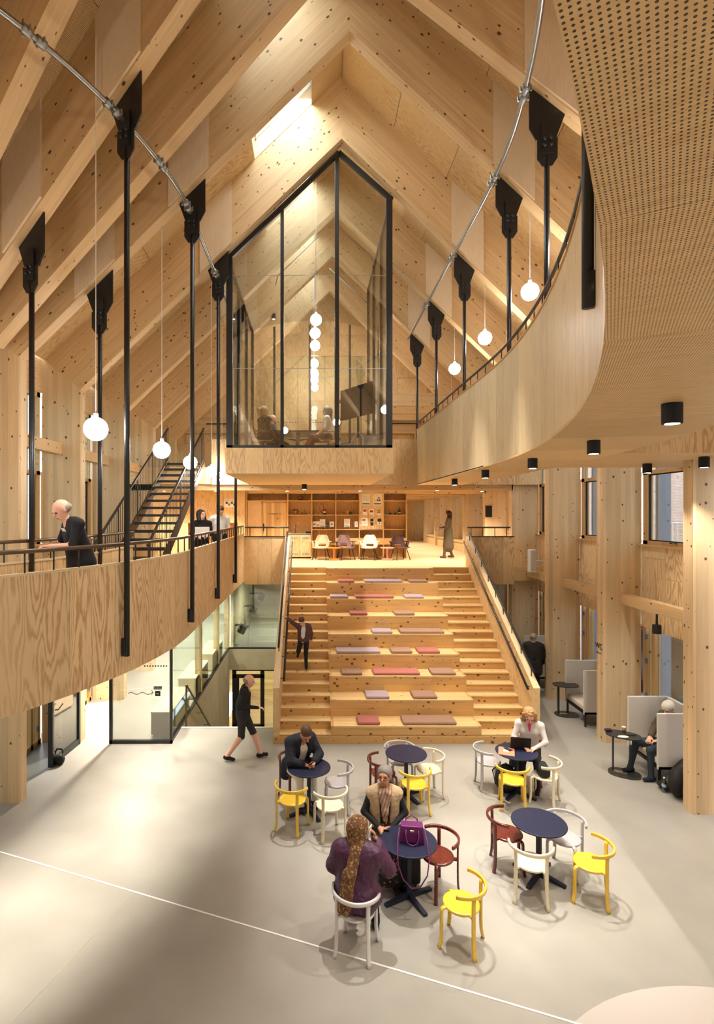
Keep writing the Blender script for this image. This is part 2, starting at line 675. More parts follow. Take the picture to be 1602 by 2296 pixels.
# ---------------------------------------------------------------- ceiling between the frames
SKY = (.62, 1.82)
ceil = S('ceiling', 'sloping ceiling of perforated fir plywood between the rafters', 'ceiling', (RX, 11, ZC))
cover = MB()
edges_l = [0.0, SKY[0], SKY[1], 2.9, 4.0, 5.1, 6.2]
edges_r = [0.0, 1.1, 2.2, 3.3, 4.4, 5.4, 6.2]
for i in range(len(frames) - 1):
    a, b = frames[i], frames[i + 1]
    for sd in (-1, 1):
        ed = edges_l if sd < 0 else edges_r
        for k in range(len(ed) - 1):
            hole = sd < 0 and k == 1 and i >= 2 + NC
            t0, t1 = ed[k], ed[k + 1]

            def P(t, q, dz):
                z = ZC - PITCH * t + dz
                return a.pt(sd * t, BW, z).lerp(b.pt(sd * t, 0, z), q)
            if not hole:
                cols = [(0, .497), (.503, 1)]
                for q0, q1 in cols:
                    g = .004
                    pts = [P(t0 + g, q0, 0), P(t1 - g, q0, 0), P(t1 - g, q1, 0), P(t0 + g, q1, 0)]
                    m = M['plyperf'] if i < F1 else M['plyceil']
                    MB().prism(pts, (0, 0, .02)).build('ceiling_panel', m, ceil, grain=P(1, 0, 0) - P(0, 0, 0))
                cover.face([P(t0, 0, .08), P(t1, 0, .08), P(t1, 1, .08), P(t0, 1, .08)])
            else:
                w = S('window_%d' % (i + 1), 'roof light with plywood reveal ' + ('nearest the curve', 'at the bend', 'in front of the glazed room', 'above the front of the glazed room',
                      'above the meeting table', 'above the back of the glazed room', 'beside the far gable')[i - 2 - NC], 'skylight', P(1.2, .5, 0))
                H = .45
                for pa, pb in (((t0, 0), (t0, 1)), ((t1, 0), (t1, 1)), ((t0, 0), (t1, 0)), ((t0, 1), (t1, 1))):
                    n = Vector((0, 0, H))
                    p, q = P(*pa, 0), P(*pb, 0)
                    nin = (P(1.2, .5, 0) - (p + q) / 2).normalized() * .012
                    p, q = p + nin, q + nin
                    sh = (P(1.2, .5, 0) - (p + q) / 2).normalized() * -.03
                    MB().prism([p, q, q + n, p + n], sh).build('reveal', M['birch'], w, grain=q - p)
                c = [P(t0, 0, H), P(t1, 0, H), P(t1, 1, H), P(t0, 1, H)]
                MB().prism(c, (0, 0, .02)).build('pane', M['glass'], w)
                fr = MB()
                for k2 in range(4):
                    fr.bar(c[k2], c[(k2 + 1) % 4], .09, .08)
                fr.build('window_frame', M['white'], w)
                # winding rod that opens the roof light
                rp = P(.95, .62, .05)
                MB().tube([rp + Vector((0, 0, H - .1)), rp + Vector((0, 0, .12)), rp + Vector((.03, -.25, .05)), rp + Vector((.03, -.25, -.12))], .014, 6).build('winding_rod', M['steel'], w, smooth=True)
roofc = cover.build('roof_cover', M['plyceil'])
tag(roofc, 'plywood outer skin of the roof above the ceiling panels', 'roof', kind='structure')

# ---------------------------------------------------------------- far gable
YG = 21.2
gab = S('wall_back', 'far gable wall of fir plywood panels behind the glazed room', 'wall', (RX, YG, Z2))
o = MB().prism([(RX - 6.4, YG + .06, Z2), (RX + 6.4, YG + .06, Z2), (RX + 6.4, YG + .06, ZC - .96 * 6.2), (RX, YG + .06, ZC), (RX - 6.4, YG + .06, ZC - .96 * 6.2)], (0, .1, 0)).build('backing', M['ply'], gab, (0, 0, 1))
zrow = [6.2, 7.5, 8.35, 9.2, 10.05, 10.9, 11.75, 12.6, 13.5]
for r in range(len(zrow) - 1):
    x = RX - 6.0 + (.45 if r % 2 else 0)
    while x < RX + 6:
        w = 1.18
        poly = [(x + .004, zrow[r] + .004), (x + w - .004, zrow[r] + .004), (x + w - .004, zrow[r + 1] - .004), (x + .004, zrow[r + 1] - .004)]
        poly = clip_poly(poly, -PITCH, -1, ZC - .02 + PITCH * RX)
        if len(poly) > 2:
            poly = clip_poly(poly, PITCH, -1, ZC - .02 - PITCH * RX)
        if len(poly) > 2:
            MB().prism([(px_, YG, pz) for px_, pz in poly], (0, .03, 0)).build('plywood_panel', M['ply'], gab, (0, 0, 1))
        x += w
MB().box(RX - 6, RX + 6, YG - .12, YG - .01, 7.9, 8.5).build('cross_beam', M['beam'], gab)

# ---------------------------------------------------------------- gallery paths
L0 = 16.4 - CY


RGR, YGR = 16.2, 9.9                 # right gallery: radius and start of its curve


def gp(bx, s, d=0.0):
    ly, r0 = (YGR, RGR) if bx > 0 else (CY, bx - CX)
    if s < 16.4 - ly:
        return Vector((bx + d, 16.4 - s, 0))
    a = (s - 16.4 + ly) / r0
    r = r0 + d
    return Vector((bx - r0 + r * math.cos(a), ly - r * math.sin(a), 0))


def band(bx, s0, s1, z0, z1, name, mat, parent, step=.61, d0=0.0, d1=.045, gap=.004):
    n = max(1, round((s1 - s0) / step))
    for k in range(n):
        a, b = s0 + (s1 - s0) * k / n, s0 + (s1 - s0) * (k + 1) / n
        mb = MB()
        m = 4
        aa = [a + gap / 2 + (b - a - gap) * j / m for j in range(m + 1)]
        for j in range(m):
            p, q = gp(bx, aa[j], d0), gp(bx, aa[j + 1], d0)
            p2, q2 = gp(bx, aa[j], d1), gp(bx, aa[j + 1], d1)
            up0, up1 = Vector((0, 0, z0)), Vector((0, 0, z1))
            u0, u1 = aa[j], aa[j + 1]
            mb.face([p + up0, q + up0, q + up1, p + up1], [(z0, u0), (z0, u1), (z1, u1), (z1, u0)])
            mb.face([q2 + up0, p2 + up0, p2 + up1, q2 + up1], [(z0, u1), (z0, u0), (z1, u0), (z1, u1)])
            mb.face([p + up1, q + up1, q2 + up1, p2 + up1], [(0, u0), (0, u1), (.05, u1), (.05, u0)])
            mb.face([q + up0, p + up0, p2 + up0, q2 + up0], [(0, u1), (0, u0), (.05, u0), (.05, u1)])
        for e in (0, m):
            p, p2 = gp(bx, aa[e], d0), gp(bx, aa[e], d1)
            mb.face([p + up0, p2 + up0, p2 + up1, p + up1])
        mb.build(name, mat, parent)


def strip(bx, s0, s1, d0, d1, z, th, name, mat, parent, step, grain=(1, 0, 0), gap=.004):
    n = max(1, round((s1 - s0) / step))
    for k in range(n):
        a, b = s0 + (s1 - s0) * k / n + gap / 2, s0 + (s1 - s0) * (k + 1) / n - gap / 2
        m = 4
        low = [gp(bx, a + (b - a) * j / m, d0) for j in range(m + 1)] + [gp(bx, a + (b - a) * (m - j) / m, d1) for j in range(m + 1)]
        g = gp(bx, (a + b) / 2, 1) - gp(bx, (a + b) / 2, 0) if grain == 'r' else (gp(bx, b) - gp(bx, a) if grain == 's' else grain)
        MB().prism([p + Vector((0, 0, z)) for p in low], (0, 0, th)).build(name, mat, parent, grain=g)


# right-hand gallery, second floor
BXR = 3.13
SR1 = 16.4 - YGR + RGR * math.radians(44)
SRM = 16.4 - YGR + RGR * math.radians(9)
gal2 = S('gallery_upper', 'curved upper gallery with pale board parapet and perforated soffit', 'gallery', (BXR, 12, ZS2))
band(BXR, 0, SR1, ZS2 - .02, 7.30, 'parapet_panel', M['plypale'], gal2, .42)
strip(BXR, 0, SRM, .0, 1.33, ZS2 - .03, .028, 'soffit_panel', M['plysmooth'], gal2, 1.22, 's')
strip(BXR, SRM, SR1, .0, 1.34, ZS2 - .03, .028, 'soffit_panel', M['plysoff'], gal2, 1.22, 'r')
strip(BXR, 0, SR1, .05, 1.33, ZS2 + .002, Z2 - ZS2, 'deck', M['plysmooth'], gal2, 3.0, 's')
band(BXR, 0, SR1, ZS2 - .03, Z2, 'outer_fascia', M['plyband'], gal2, 1.2, 1.335, 1.36)
strip(BXR, 0, SR1, -.012, .062, 7.30, .022, 'cap', M['trimwood'], gal2, 2.4, 's')
# bridge from the gallery to the window wall
MB().box(3.7, 6.9, 7.64, 10.2, ZS2 - .022, ZS2).build('bridge_soffit', M['plysmooth'], gal2, (1, 0, 0))
MB().box(4.36, 6.9, 7.66, 10.2, ZS2, Z2).build('bridge_slab', M['plyband'], gal2, (0, 0, 1))
for k in range(4):
    MB().box(4.36 + k * .5 + .003, 4.86 + k * .5 - .003, 7.63, 7.66, ZS2 - .03, Z2 + .9).build('fascia_panel', M['plyband'], gal2, (0, 0, 1))


def railing(name, label, bx, s0, s1, d, zt, zr, step, mat, rr=.022, pr=.009, parent_loc=None, pm=None, ext=()):
    t = S(name, label, 'railing', gp(bx, (s0 + s1) / 2, d) + Vector((0, 0, zt)))
    n = max(2, round((s1 - s0) / .12))
    pts = [gp(bx, s0 + (s1 - s0) * k / n, d) + Vector((0, 0, zr)) for k in range(n + 1)]
    MB().tube(list(ext) + pts, rr, 8).build('handrail', mat, t, smooth=True)
    m = max(1, round((s1 - s0) / step))
    for k in range(m + 1):
        p = gp(bx, s0 + (s1 - s0) * k / m, d)
        MB().tube([p + Vector((0, 0, zt)), p + Vector((0, 0, zr))], pr, 6).build('baluster', pm or M['black'], t, smooth=True)
    return t


railing('gallery_railing', 'black steel railing following the upper gallery parapet', BXR, 0, SR1, .02, 7.32, 7.50, .46, M['black'],
        ext=[Vector((1.80, 16.42, 7.50))])

# left-hand gallery, first floor
BXL = -2.07
SL1 = L0 + (BXL - CX) * math.radians(62)
ZPT = 4.15
gal1 = S('gallery_lower', 'curved lower gallery walkway with bold-grained plywood parapet', 'gallery', (BXL, 11, ZS1))
band(BXL, 0, SL1, ZS1, ZPT, 'parapet_panel', M['plyband'], gal1, 1.15, 0, -.045)
strip(BXL, 0, SL1, .012, -.07, ZPT, .025, 'cap', M['plypale'], gal1, 2.4, 's')
strip(BXL, 0, SL1, -.05, -1.50, ZS1 + .02, Z1 - ZS1 - .02, 'deck', M['pinefloor'], gal1, 3.0, 's')
band(BXL, 5.6, SL1, ZS1, ZPT - .02, 'outer_parapet_panel', M['plyband'], gal1, 1.2, -1.50, -1.545)
strip(BXL, 5.6, SL1, -1.485, -1.56, ZPT - .02, .025, 'outer_cap', M['plypale'], gal1, 2.4, 's')
MB().box(-5.6, BXL - 1.55, 10.8, 16.4, ZS1 + .02, Z1).build('side_deck', M['pinefloor'], gal1, (0, 1, 0))
railing('gallery_railing', 'bronze-brown handrail on the inner edge of the lower gallery parapet', BXL, 0, SL1, -.03, ZPT + .02, 4.40, .34, M['bronze'], .024, .010)
railing('gallery_railing', 'dark handrail on the outer parapet behind the lower gallery walkway', BXL, 5.5, SL1, -1.52, ZPT, 4.42, .5, M['bronze'], .024, .010)

# ---------------------------------------------------------------- ground floor and stair well
WX0, WX1, WY0, WY1 = -2.95, -.83, 12.15, 19.2
fl = MB()
for x0, x1, y0, y1 in ((-7.2, WX0, -6, 26), (WX1, 7.2, -6, 26), (WX0, WX1, -6, WY0), (WX0, WX1, WY1, 26)):
    fl.face([(x0, y0, 0), (x1, y0, 0), (x1, y1, 0), (x0, y1, 0)])
floor = fl.build('floor', M['floor'])
tag(floor, 'polished beige concrete floor of the atrium', 'floor', kind='structure')
# metal expansion joint and saw cut across the floor
a, b = Vector((-7.5, 8.85, .003)), Vector((3.9, 4.58, .003))
o = MB().bar(a, b, .020, .006).build('trim_1', M['white'], None)
tag(o, 'thin metal expansion joint running diagonally across the concrete floor', 'floor joint', kind='structure')
p, q = px_z(303, 1998, .001), px_z(20, 2300, .001)
o = MB().bar(p, q, .006, .002).build('trim_2', M['concrete'], None)
tag(o, 'fine saw cut in the concrete floor branching off the metal joint', 'floor joint', kind='structure')
rg = MB()
cc = Vector((3.75, 3.22, 0))
n = 64
for k in range(n):
    a0, a1 = 2 * PI * k / n, 2 * PI * (k + 1) / n
    q = [cc + Vector((r * math.cos(a), r * math.sin(a), .004)) for r, a in ((1.84, a0), (2.3, a0), (2.3, a1), (1.84, a1))]
    rg.face(q)
o = rg.build('trim_3', M['ring'])
tag(o, 'pale grey ring inlaid in the concrete floor', 'floor ring', kind='structure')

well = S('stairwell', 'concrete stairwell leading down beside the seating stair', 'stairwell', (WX0, 15, -2.9))
MB().box(WX0 - .2, WX0, WY0, WY1, -2.9, -.002).build('well_wall', M['concrete'], well, (0, 1, 0))
MB().box(WX1, WX1 + .1, WY0, WY1, -2.9, -.002).build('well_wall', M['concrete'], well, (0, 1, 0))
MB().box(WX0, WX1, WY0 - .2, WY0, -2.9, -.2).build('well_wall', M['concrete'], well, (1, 0, 0))
MB().box(WX0 - .2, WX1 + .1, WY0, WY1 + 6, -3.1, -2.9).build('well_floor', M['pinefloor'], well, (1, 0, 0))
MB().box(WX0, WX1, WY0 - .02, WY0 + .04, -.2, .012).build('well_edge', M['white'], well)
MB().box(WX0, WX1, WY1, WY1 + .25, -.74, -.002).build('slab_edge', M['concrete'], well)
for k in range(12):
    z = -.2 - k * .22
    MB().box(WX0 + .02, WX1 - .02, WY0 + .05 + k * .29, WY0 + .34 + k * .29, z - .22, z).build('step', M['concrete'], well)

# lower-level glazed door at the end of the well
d1 = S('door_1', 'black framed glass door at the bottom of the stairwell with Træn lettering', 'door', (-1.9, WY1 + .1, -2.9))
yd = WY1 + .12
fr = MB()
for x in (-2.86, -1.86):
    fr.box(x, x + .14, yd - .04, yd + .04, -2.9, -.74)
fr.box(-2.86, -.83, yd - .04, yd + .04, -.80, -.74)
fr.box(-2.86, -1.72, yd - .04, yd + .04, -1.05, -.93)
fr.box(-2.86, -1.72, yd - .04, yd + .04, -2.9, -2.7)
fr.box(-2.72, -2.62, yd - .035, yd + .035, -2.9, -1.05)
fr.build('door_frame', M['black'], d1)
MB().box(-2.62, -1.86, yd - .006, yd + .006, -2.7, -1.05).build('pane', M['glass'], d1)
MB().box(-1.72, -.85, yd - .006, yd + .006, -2.9, -.8).build('side_pane', M['glass'], d1)
MB().tube([(-1.9, yd - .06, -1.95), (-1.98, yd - .08, -1.95)], .012, 6).build('handle', M['steel'], d1)
ln = MB().box(WX0 - .6, WX1 + .3, WY1 + 4.2, WY1 + 4.3, -2.9, -.3).build('wall_lower', glulam('oak_slats', srgb(232, 206, 140), lam=.03, lamvar=.5, knots=0, grain=.3), None, (1, 0, 0))
tag(ln, 'pale timber lined wall seen through the stairwell door', 'wall', kind='structure')
lw = MB()
lw.box(WX0 - .7, WX0 - .6, WY1 + .2, WY1 + 4.2, -2.9, -.3).box(WX1 + .3, WX1 + .4, WY1 + .2, WY1 + 4.2, -2.9, -.3).box(WX0 - .7, WX1 + .4, WY1 + .2, WY1 + 4.3, -.35, -.25)
o = lw.build('wall_lower_side', M['concrete'])
tag(o, 'concrete side walls and ceiling of the training room below', 'wall', kind='structure')

# glazed screen above the slab edge and behind it the stair hall
sc = S('glass_screen', 'frameless glass screen under the first floor beside the seating stair', 'glass screen', (-1.9, WY1, 0))
for k, (x0, x1) in enumerate(((-2.93, -2.2), (-2.19, -1.35), (-1.34, -.85))):
    MB().box(x0, x1, WY1 + .02, WY1 + .035, .05, 2.72).build('pane', M['glassg'], sc)
MB().box(WX0, WX1, WY1, WY1 + .06, 0, .05).build('bottom_rail', M['black'], sc)
MB().box(WX0, WX1, WY1, WY1 + .06, 2.70, 2.75).build('top_rail', M['black'], sc)
# glazed side of the foyer along the well
gs = S('glass_screen', 'timber post glazing between the foyer and the stairwell', 'glass screen', (WX0, 15, 0))
for y in (11.36, 14.35, 17.0, 19.1):
    m = M['black'] if y < 12 else M['column']
    w = .04 if y < 12 else .16
    MB().box(WX0 - .16 if y > 12 else WX0 - .05, WX0, y, y + w, 0, ZS1).build('post', m, gs, (0, 0, 1))
ys = [11.40, 14.35, 17.0, 19.1]
for k in range(3):
    MB().box(WX0 - .03, WX0 - .018, ys[k] + (.16 if k else 0), ys[k + 1], .07, ZS1).build('pane', M['glassg'], gs)
MB().box(WX0 - .05, WX0 + .01, 11.36, 19.2, 0, .07).build('bottom_rail', M['black'], gs)
# foyer front screen and open door
g2 = S('glass_screen', 'black framed glass screen with wavy arrow sign at the foyer entrance', 'glass screen', (-3.5, 11.34, 0))
yf = 11.34
fr = MB().box(-4.24, -2.93, yf - .03, yf + .03, 0, .07).box(-4.24, -4.18, yf - .03, yf + .03, 0, ZS1).box(-2.97, -2.93, yf - .03, yf + .03, 0, ZS1)
fr.box(-4.24, -2.93, yf - .03, yf + .03, ZS1 - .07, ZS1)
fr.build('screen_frame', M['black'], g2)
MB().box(-4.18, -2.97, yf - .006, yf + .006, .07, ZS1 - .07).build('pane', M['glass'], g2)
for k in range(9):
    x = px(325 + k * 6.1, 0, yf).x
    zc = px(0, 1493, yf).z
    o = MB().lathe([(.016, 0), (.016, .004)], 10).build('dot_marker', M['blackmatt'], g2, world=False)
    o.location = (x + 3.5, -.012, zc)
    o.rotation_euler = (PI / 2, 0, 0)
wv = [px(288 + k * 56 / 24, 1554.5 + 2.2 * math.sin(k / 24 * 2 * PI * 2.2 + PI), yf) + Vector((0, -.012, 0)) for k in range(25)]
tip = wv[-1]
mbw = MB().tube(wv, .006, 5).tube([tip + Vector((-.035, 0, .045)), tip, tip + Vector((-.035, 0, -.045))], .006, 5)
mbw.build('wavy_arrow', M['blackmatt'], g2)
c = px(354.5, 1542, yf)
MB().box(c.x - .085, c.x + .085, yf - .016, yf - .008, c.z - .03, c.z + .03).build('name_plate', M['blackmatt'], g2)
c = px(354.3, 1554.5, yf)
MB().box(c.x - .055, c.x + .055, yf - .016, yf - .008, c.z - .055, c.z + .055).build('app_plate', plain('green_black', (.01, .06, .04), .4), g2, bevel=.012)
MB().box(c.x - .047, c.x + .047, yf - .019, yf - .012, c.z - .047, c.z + .047).build('app_plate_face', M['blackmatt'], g2, bevel=.01)


def text(body, size, loc, rot, mat, parent=None, name='lettering', align='CENTER', ext=.001):
    cu = bpy.data.curves.new(name, 'FONT')
    cu.body = body
    cu.size = size
    cu.align_x = align
    cu.align_y = 'CENTER'
    cu.extrude = ext
    cu.materials.append(mat)
    tmp = bpy.data.objects.new(name, cu)
    me = bpy.data.meshes.new_from_object(tmp)
    bpy.data.objects.remove(tmp)
    if not me.materials:
        me.materials.append(mat)
    o = bpy.data.objects.new(name, me)
    COL.objects.link(o)
    loc = Vector(loc)
    if parent is not None:
        o.parent = parent
        loc = loc - parent.location
    o.location = loc
    o.rotation_euler = rot
    return o


FRONT = (PI / 2, 0, 0)
text('Dambenar', .045, px(354.5, 1542, yf) + Vector((0, -.018, 0)), FRONT, M['white'], g2)
text('SPIS', .032, px(354.3, 1555, yf) + Vector((0, -.021, 0)), FRONT, M['white'], g2)
text('Træn', .13, (-1.16, yd - .01, -1.56), FRONT, M['blackmatt'], d1)

d2 = S('door_2', 'open black framed glass door leaf at the foyer entrance', 'door', (-4.9, 11.3, 0))
h0, h1 = Vector((-4.87, 11.3, 0)), Vector((-4.95, 10.28, 0))
dv = (h1 - h0)
fr = MB()
up = Vector((0, 0, 2.55))
fr.bar(h0, h0 + up, .06, .06).bar(h1, h1 + up, .09, .06)
fr.bar(h0 + Vector((0, 0, .06)), h1 + Vector((0, 0, .06)), .05, .12).bar(h0 + up, h1 + up, .05, .08)
fr.build('door_frame', M['black'], d2)
nrm = Vector((dv.y, -dv.x, 0)).normalized() * .005
MB().prism([h0 + nrm + Vector((0, 0, .12)), h1 + nrm + Vector((0, 0, .12)), h1 + nrm + up, h0 + nrm + up], -2 * nrm).build('pane', M['glass'], d2)
hp = h1.lerp(h0, .07)
MB().tube([hp + Vector((.03, 0, 1.05)), hp + Vector((.09, .02, 1.05)), hp + Vector((.09, .2, 1.10))], .012, 6).build('handle', M['black'], d2)
MB().box(h1.x - .06, h1.x - .02, h1.y - .01, h1.y + .01, .95, 1.2).build('lock_plate', M['steel'], d2)
for k in range(8):
    c = h0.lerp(h1, .25 + k * .07) + Vector((.012, 0, 1.33))
    MB().box(c.x - .004, c.x + .004, c.y - .02, c.y + .02, c.z - .02, c.z + .02).build('dot_marker', M['blackmatt'], d2)

# foyer box behind
fy = MB()
fy.box(-5.7, -5.6, 21.8, 26, 0, ZS1).box(-5.7, WX0, 25.9, 26, 0, ZS1)
o = fy.build('wall_foyer', M['white'])
tag(o, 'white walls at the back of the foyer', 'wall', kind='structure')
o = MB().box(-5.7, WX0 - .02, 16.45, 26, ZS1 - .05, ZS1 - .002).build('ceiling_foyer', M['white'])
tag(o, 'plain ceiling over the foyer', 'ceiling', kind='structure')

# ---------------------------------------------------------------- first floor slab, landing, second floor slab
st1 = S('floor_first', 'pine plank floor of the first-floor landing', 'floor', (2, 20, ZS1))
MB().box(-5.6, 6.9, 16.42, 34, ZS1, Z1 - .001).build('slab', M['pinefloor'], st1, (1, 0, 0))
MB().box(-.7, 4.6, 16.15, 16.43, ZS1, Z1 - .001).build('landing_edge', M['pinefloor'], st1, (1, 0, 0))
for x0, x1, nm in ((BXL, -.83, 3), (4.72, 6.06, 4)):
    for k in range(nm):
        a, b = x0 + (x1 - x0) * k / nm, x0 + (x1 - x0) * (k + 1) / nm
        MB().box(a + .002, b - .002, 16.36, 16.42, ZS1 - .1, 4.08).build('balustrade_panel', M['plyband'] if x0 > 0 else M['ply'], st1, (0, 0, 1))
    MB().box(x0, x1, 16.34, 16.44, 4.08, 4.10).build('cap', M['blackmatt'], st1)
o = MB().box(BXL, -.83, 16.40, 19.2, ZS1 - .12, ZS1 - .1).build('ceiling_well', M['concrete'])
tag(o, 'grey soffit over the stairwell under the first floor', 'ceiling', kind='structure')


def rail_straight(label, x0, x1, y, zt, zr, n, mat):
    t = S('balustrade_rail', label, 'railing', ((x0 + x1) / 2, y, zt))
    MB().tube([(x0, y, zr), (x1, y, zr)], .024, 8).build('handrail', mat, t, smooth=True)
    for k in range(n):
        x = x0 + (x1 - x0) * (k + .3) / (n - .4)
        MB().tube([(x, y, zt), (x, y, zr)], .012, 6).build('baluster', M['black'], t, smooth=True)


rail_straight('short black railing above the plywood panel left of the seating stair', BXL + .02, -.72, 16.39, 4.10, 4.36, 3, M['black'])
rail_straight('short black railing above the plywood panel right of the seating stair', 4.66, 5.95, 16.39, 4.10, 4.36, 4, M['black'])

st2 = S('floor_second', 'second-floor slab with plywood soffit over the landing', 'floor', (1, 18, ZS2))
MB().box(-3.05, 6.9, 16.42, 34, ZS2, Z2).build('slab', M['plysmooth'], st2, (1, 0, 0))
MB().box(-5.6, -3.05, 16.42, 34, ZS2, Z2).build('slab', M['plysmooth'], st2, (1, 0, 0))
for x0, x1, nm in ((-3.05, -1.85, 3), (1.70, BXR, 3)):
    for k in range(nm):
        a, b = x0 + (x1 - x0) * k / nm, x0 + (x1 - x0) * (k + 1) / nm
        MB().box(a + .002, b - .002, 16.37, 16.42, ZS2 - .02, 7.02).build('parapet_panel', M['ply'], st2, (0, 0, 1))
for k in range(6):
    a = 4.45 + k * .4
    MB().box(a + .002, a + .398, 16.37, 16.42, ZS2 - .02, Z2).build('fascia_panel', M['plyband'], st2, (0, 0, 1))
# cross beams under the second floor
for i in range(6):
    y = 16.57 + 2.6 * i
    x0 = -5.6 if i < 2 else 3.35
    MB().box(x0, 6.1, y, y + BW, ZS2 - .18, ZS2 - .001).build('cross_beam', M['beam'], st2, (1, 0, 0))
MB().box(-3.2, -1.85, 16.33, 16.36, 7.45, 7.49).build('rail', M['black'], st2)

# ---------------------------------------------------------------- window walls
brick = NT('brick_facade')
tc = brick.add('ShaderNodeTexCoord')
bt = brick.add('ShaderNodeTexBrick')
brick.link(tc.outputs['UV'], bt.inputs['Vector'])
bt.inputs['Scale'].default_value = 1.0
bt.inputs['Brick Width'].default_value = .25
bt.inputs['Row Height'].default_value = .08
bt.inputs['Mortar Size'].default_value = .010
bt.inputs['Color1'].default_value = (*srgb(196, 150, 136), 1)
bt.inputs['Color2'].default_value = (*srgb(214, 176, 162), 1)
bt.inputs['Mortar'].default_value = (*srgb(226, 222, 216), 1)
M['brick'] = brick.finish(bt.outputs[0], .8)

ylist = [f.oy for f in frames[F1:]] + [21.77 + 2.6 * i for i in range(1, 5)]
ylist[0] = 8.78
bay_names = ['beside the front column', 'second from the front column', 'third from the front column', 'beside the seating stair top', 'beside the bookcase wall',
             'first in the corridor', 'second in the corridor', 'third in the corridor', 'fourth in the corridor']
wn = 20
for sd in (1, -1):
    sname = 'right' if sd > 0 else 'left'
    XW = RX + sd * (HW + FIN)
    wall = S('wall_' + sname, 'timber window wall with plywood spandrels on the %s' % ('street side' if sd > 0 else 'foyer side'), 'wall', (XW, 14, 0))

    def bx(mb, d0, d1, y0, y1, z0, z1):
        xs = sorted((XW + sd * d0, XW + sd * d1))
        return mb.box(xs[0], xs[1], y0, y1, z0, z1)
    for k in range(len(ylist) - 1):
        y0, y1 = ylist[k] + BW, ylist[k + 1]
        if k >= 5 and sd < 0:
            continue
        # spandrel panels
        n = 3
        zlo, zhi = (2.43, 4.12) if k < 5 else (Z1, 3.95)
        for j in range(n):
            a, b = y0 + (y1 - y0) * j / n, y0 + (y1 - y0) * (j + 1) / n
            zm = zlo + (zhi - zlo) * (.42 + .22 * ((j + k) % 3))
            for q0, q1 in ((zlo, zm), (zm, zhi)):
                bx(MB(), .0, .05, a + .003, b - .003, q0 + .003, q1 - .003).build('spandrel_panel', M['plyband'], wall, (0, 0, 1))
        bx(MB(), -.08, .08, y0, y1, zhi, zhi + .035).build('sill', M['trimwood'], wall, (0, 1, 0))
        if k < 5 and sd > 0:
            bx(MB(), -.42, -.24, y0, y1, 2.90, 3.11).build('tie_rail', M['beam'], wall, (0, 1, 0))
        if sd < 0:
            bx(MB(), -.42, -.24, y0, y1, 6.02, 6.25).build('tie_rail', M['beam'], wall, (0, 1, 0))
        # upper window
        w = S('window_%d' % wn, 'timber framed upper window on the %s, %s' % ('street side' if sd > 0 else 'foyer side', bay_names[k]), 'window', (XW, (y0 + y1) / 2, zhi))
        wn += 1
        fr = MB()
        zt = 5.61 if k < 5 else 5.5
        for a in (y0 + .01, y1 - .15):
            bx(fr, .04, .16, a, a + .14, zhi + .035, zt + .06)
        bx(fr, .04, .16, y0, y1, zhi + .035, zhi + .11)
        bx(fr, .04, .16, y0, y1, zt - .02, zt + .06)
        fr.build('window_frame', M['trimwood'], w, (0, 0, 1))
        bx(MB(), .09, .10, y0 + .15, y1 - .15, zhi + .11, zt - .02).build('pane', M['glass'], w)
        gk = MB()
        for a in (y0 + .15, y1 - .17):
            bx(gk, .075, .115, a, a + .02, zhi + .11, zt - .02)
        bx(gk, .075, .115, y0 + .15, y1 - .15, zhi + .11, zhi + .13)
        bx(gk, .075, .115, y0 + .15, y1 - .15, zt - .04, zt - .02)
        gk.build('gasket', M['blackmatt'], w)
        if k < 5:
            hp = Vector((XW + sd * .03, (y0 + y1) / 2 + .1, zhi + .09))
            MB().tube([hp, hp + Vector((-sd * .03, .06, .03)), hp + Vector((-sd * .03, .16, .0))], .012, 6).build('handle', M['darkframe'], w)
        # transom light above
        if k < 5:
            fr = MB()
            for a in (y0 + .01, y1 - .13):
                bx(fr, .04, .14, a, a + .12, zt + .06, 7.3)
            bx(fr, .04, .14, y0, y1, 7.2, 7.3)
            fr.build('transom_frame', M['column'], w, (0, 0, 1))
            bx(MB(), .08, .09, y0 + .13, y1 - .13, zt + .06, 7.2).build('transom_pane', M['glass'], w)
            bx(MB(), .0, .05, y0, y1, 7.3, 8.1).build('eave_panel', M['plyband'], wall, (0, 1, 0))
            # lower glazing
            w2 = S('window_%d' % wn, 'full height lower window on the %s, %s' % ('street side' if sd > 0 else 'foyer side', bay_names[k]), 'window', (XW, (y0 + y1) / 2, 0))
            wn += 1
            fr = MB()
            for a in (y1 - .14, y1 - .42, y0 + .02):
                bx(fr, .02, .14, a, a + .10, 0, 2.43)
            bx(fr, .02, .14, y0, y1, 0, .10)
            fr.build('window_frame', M['trimwood'], w2, (0, 0, 1))
            bx(MB(), .09, .10, y0 + .12, y1 - .42, .10, 2.43).build('pane', M['glass'], w2)
            bx(MB(), .09, .10, y1 - .32, y1 - .14, .10, 2.43).build('side_pane', M['glass'], w2)
            for z in (.3, 1.0, 1.7, 2.2):
                bx(MB(), .0, .03, y1 - .18, y1 - .13, z, z + .1).build('hinge', M['bluepanel'], w2)
            # outside sun fin
            o = bx(MB(), .25, .52, y1 - .16, y1 - .08, 0, 8).build('sun_fin', M['bluepanel'])
            tag(o, 'blue-grey metal fin outside the %s window, %s' % ('street side' if sd > 0 else 'foyer side', bay_names[k]), 'facade fin', kind='structure')

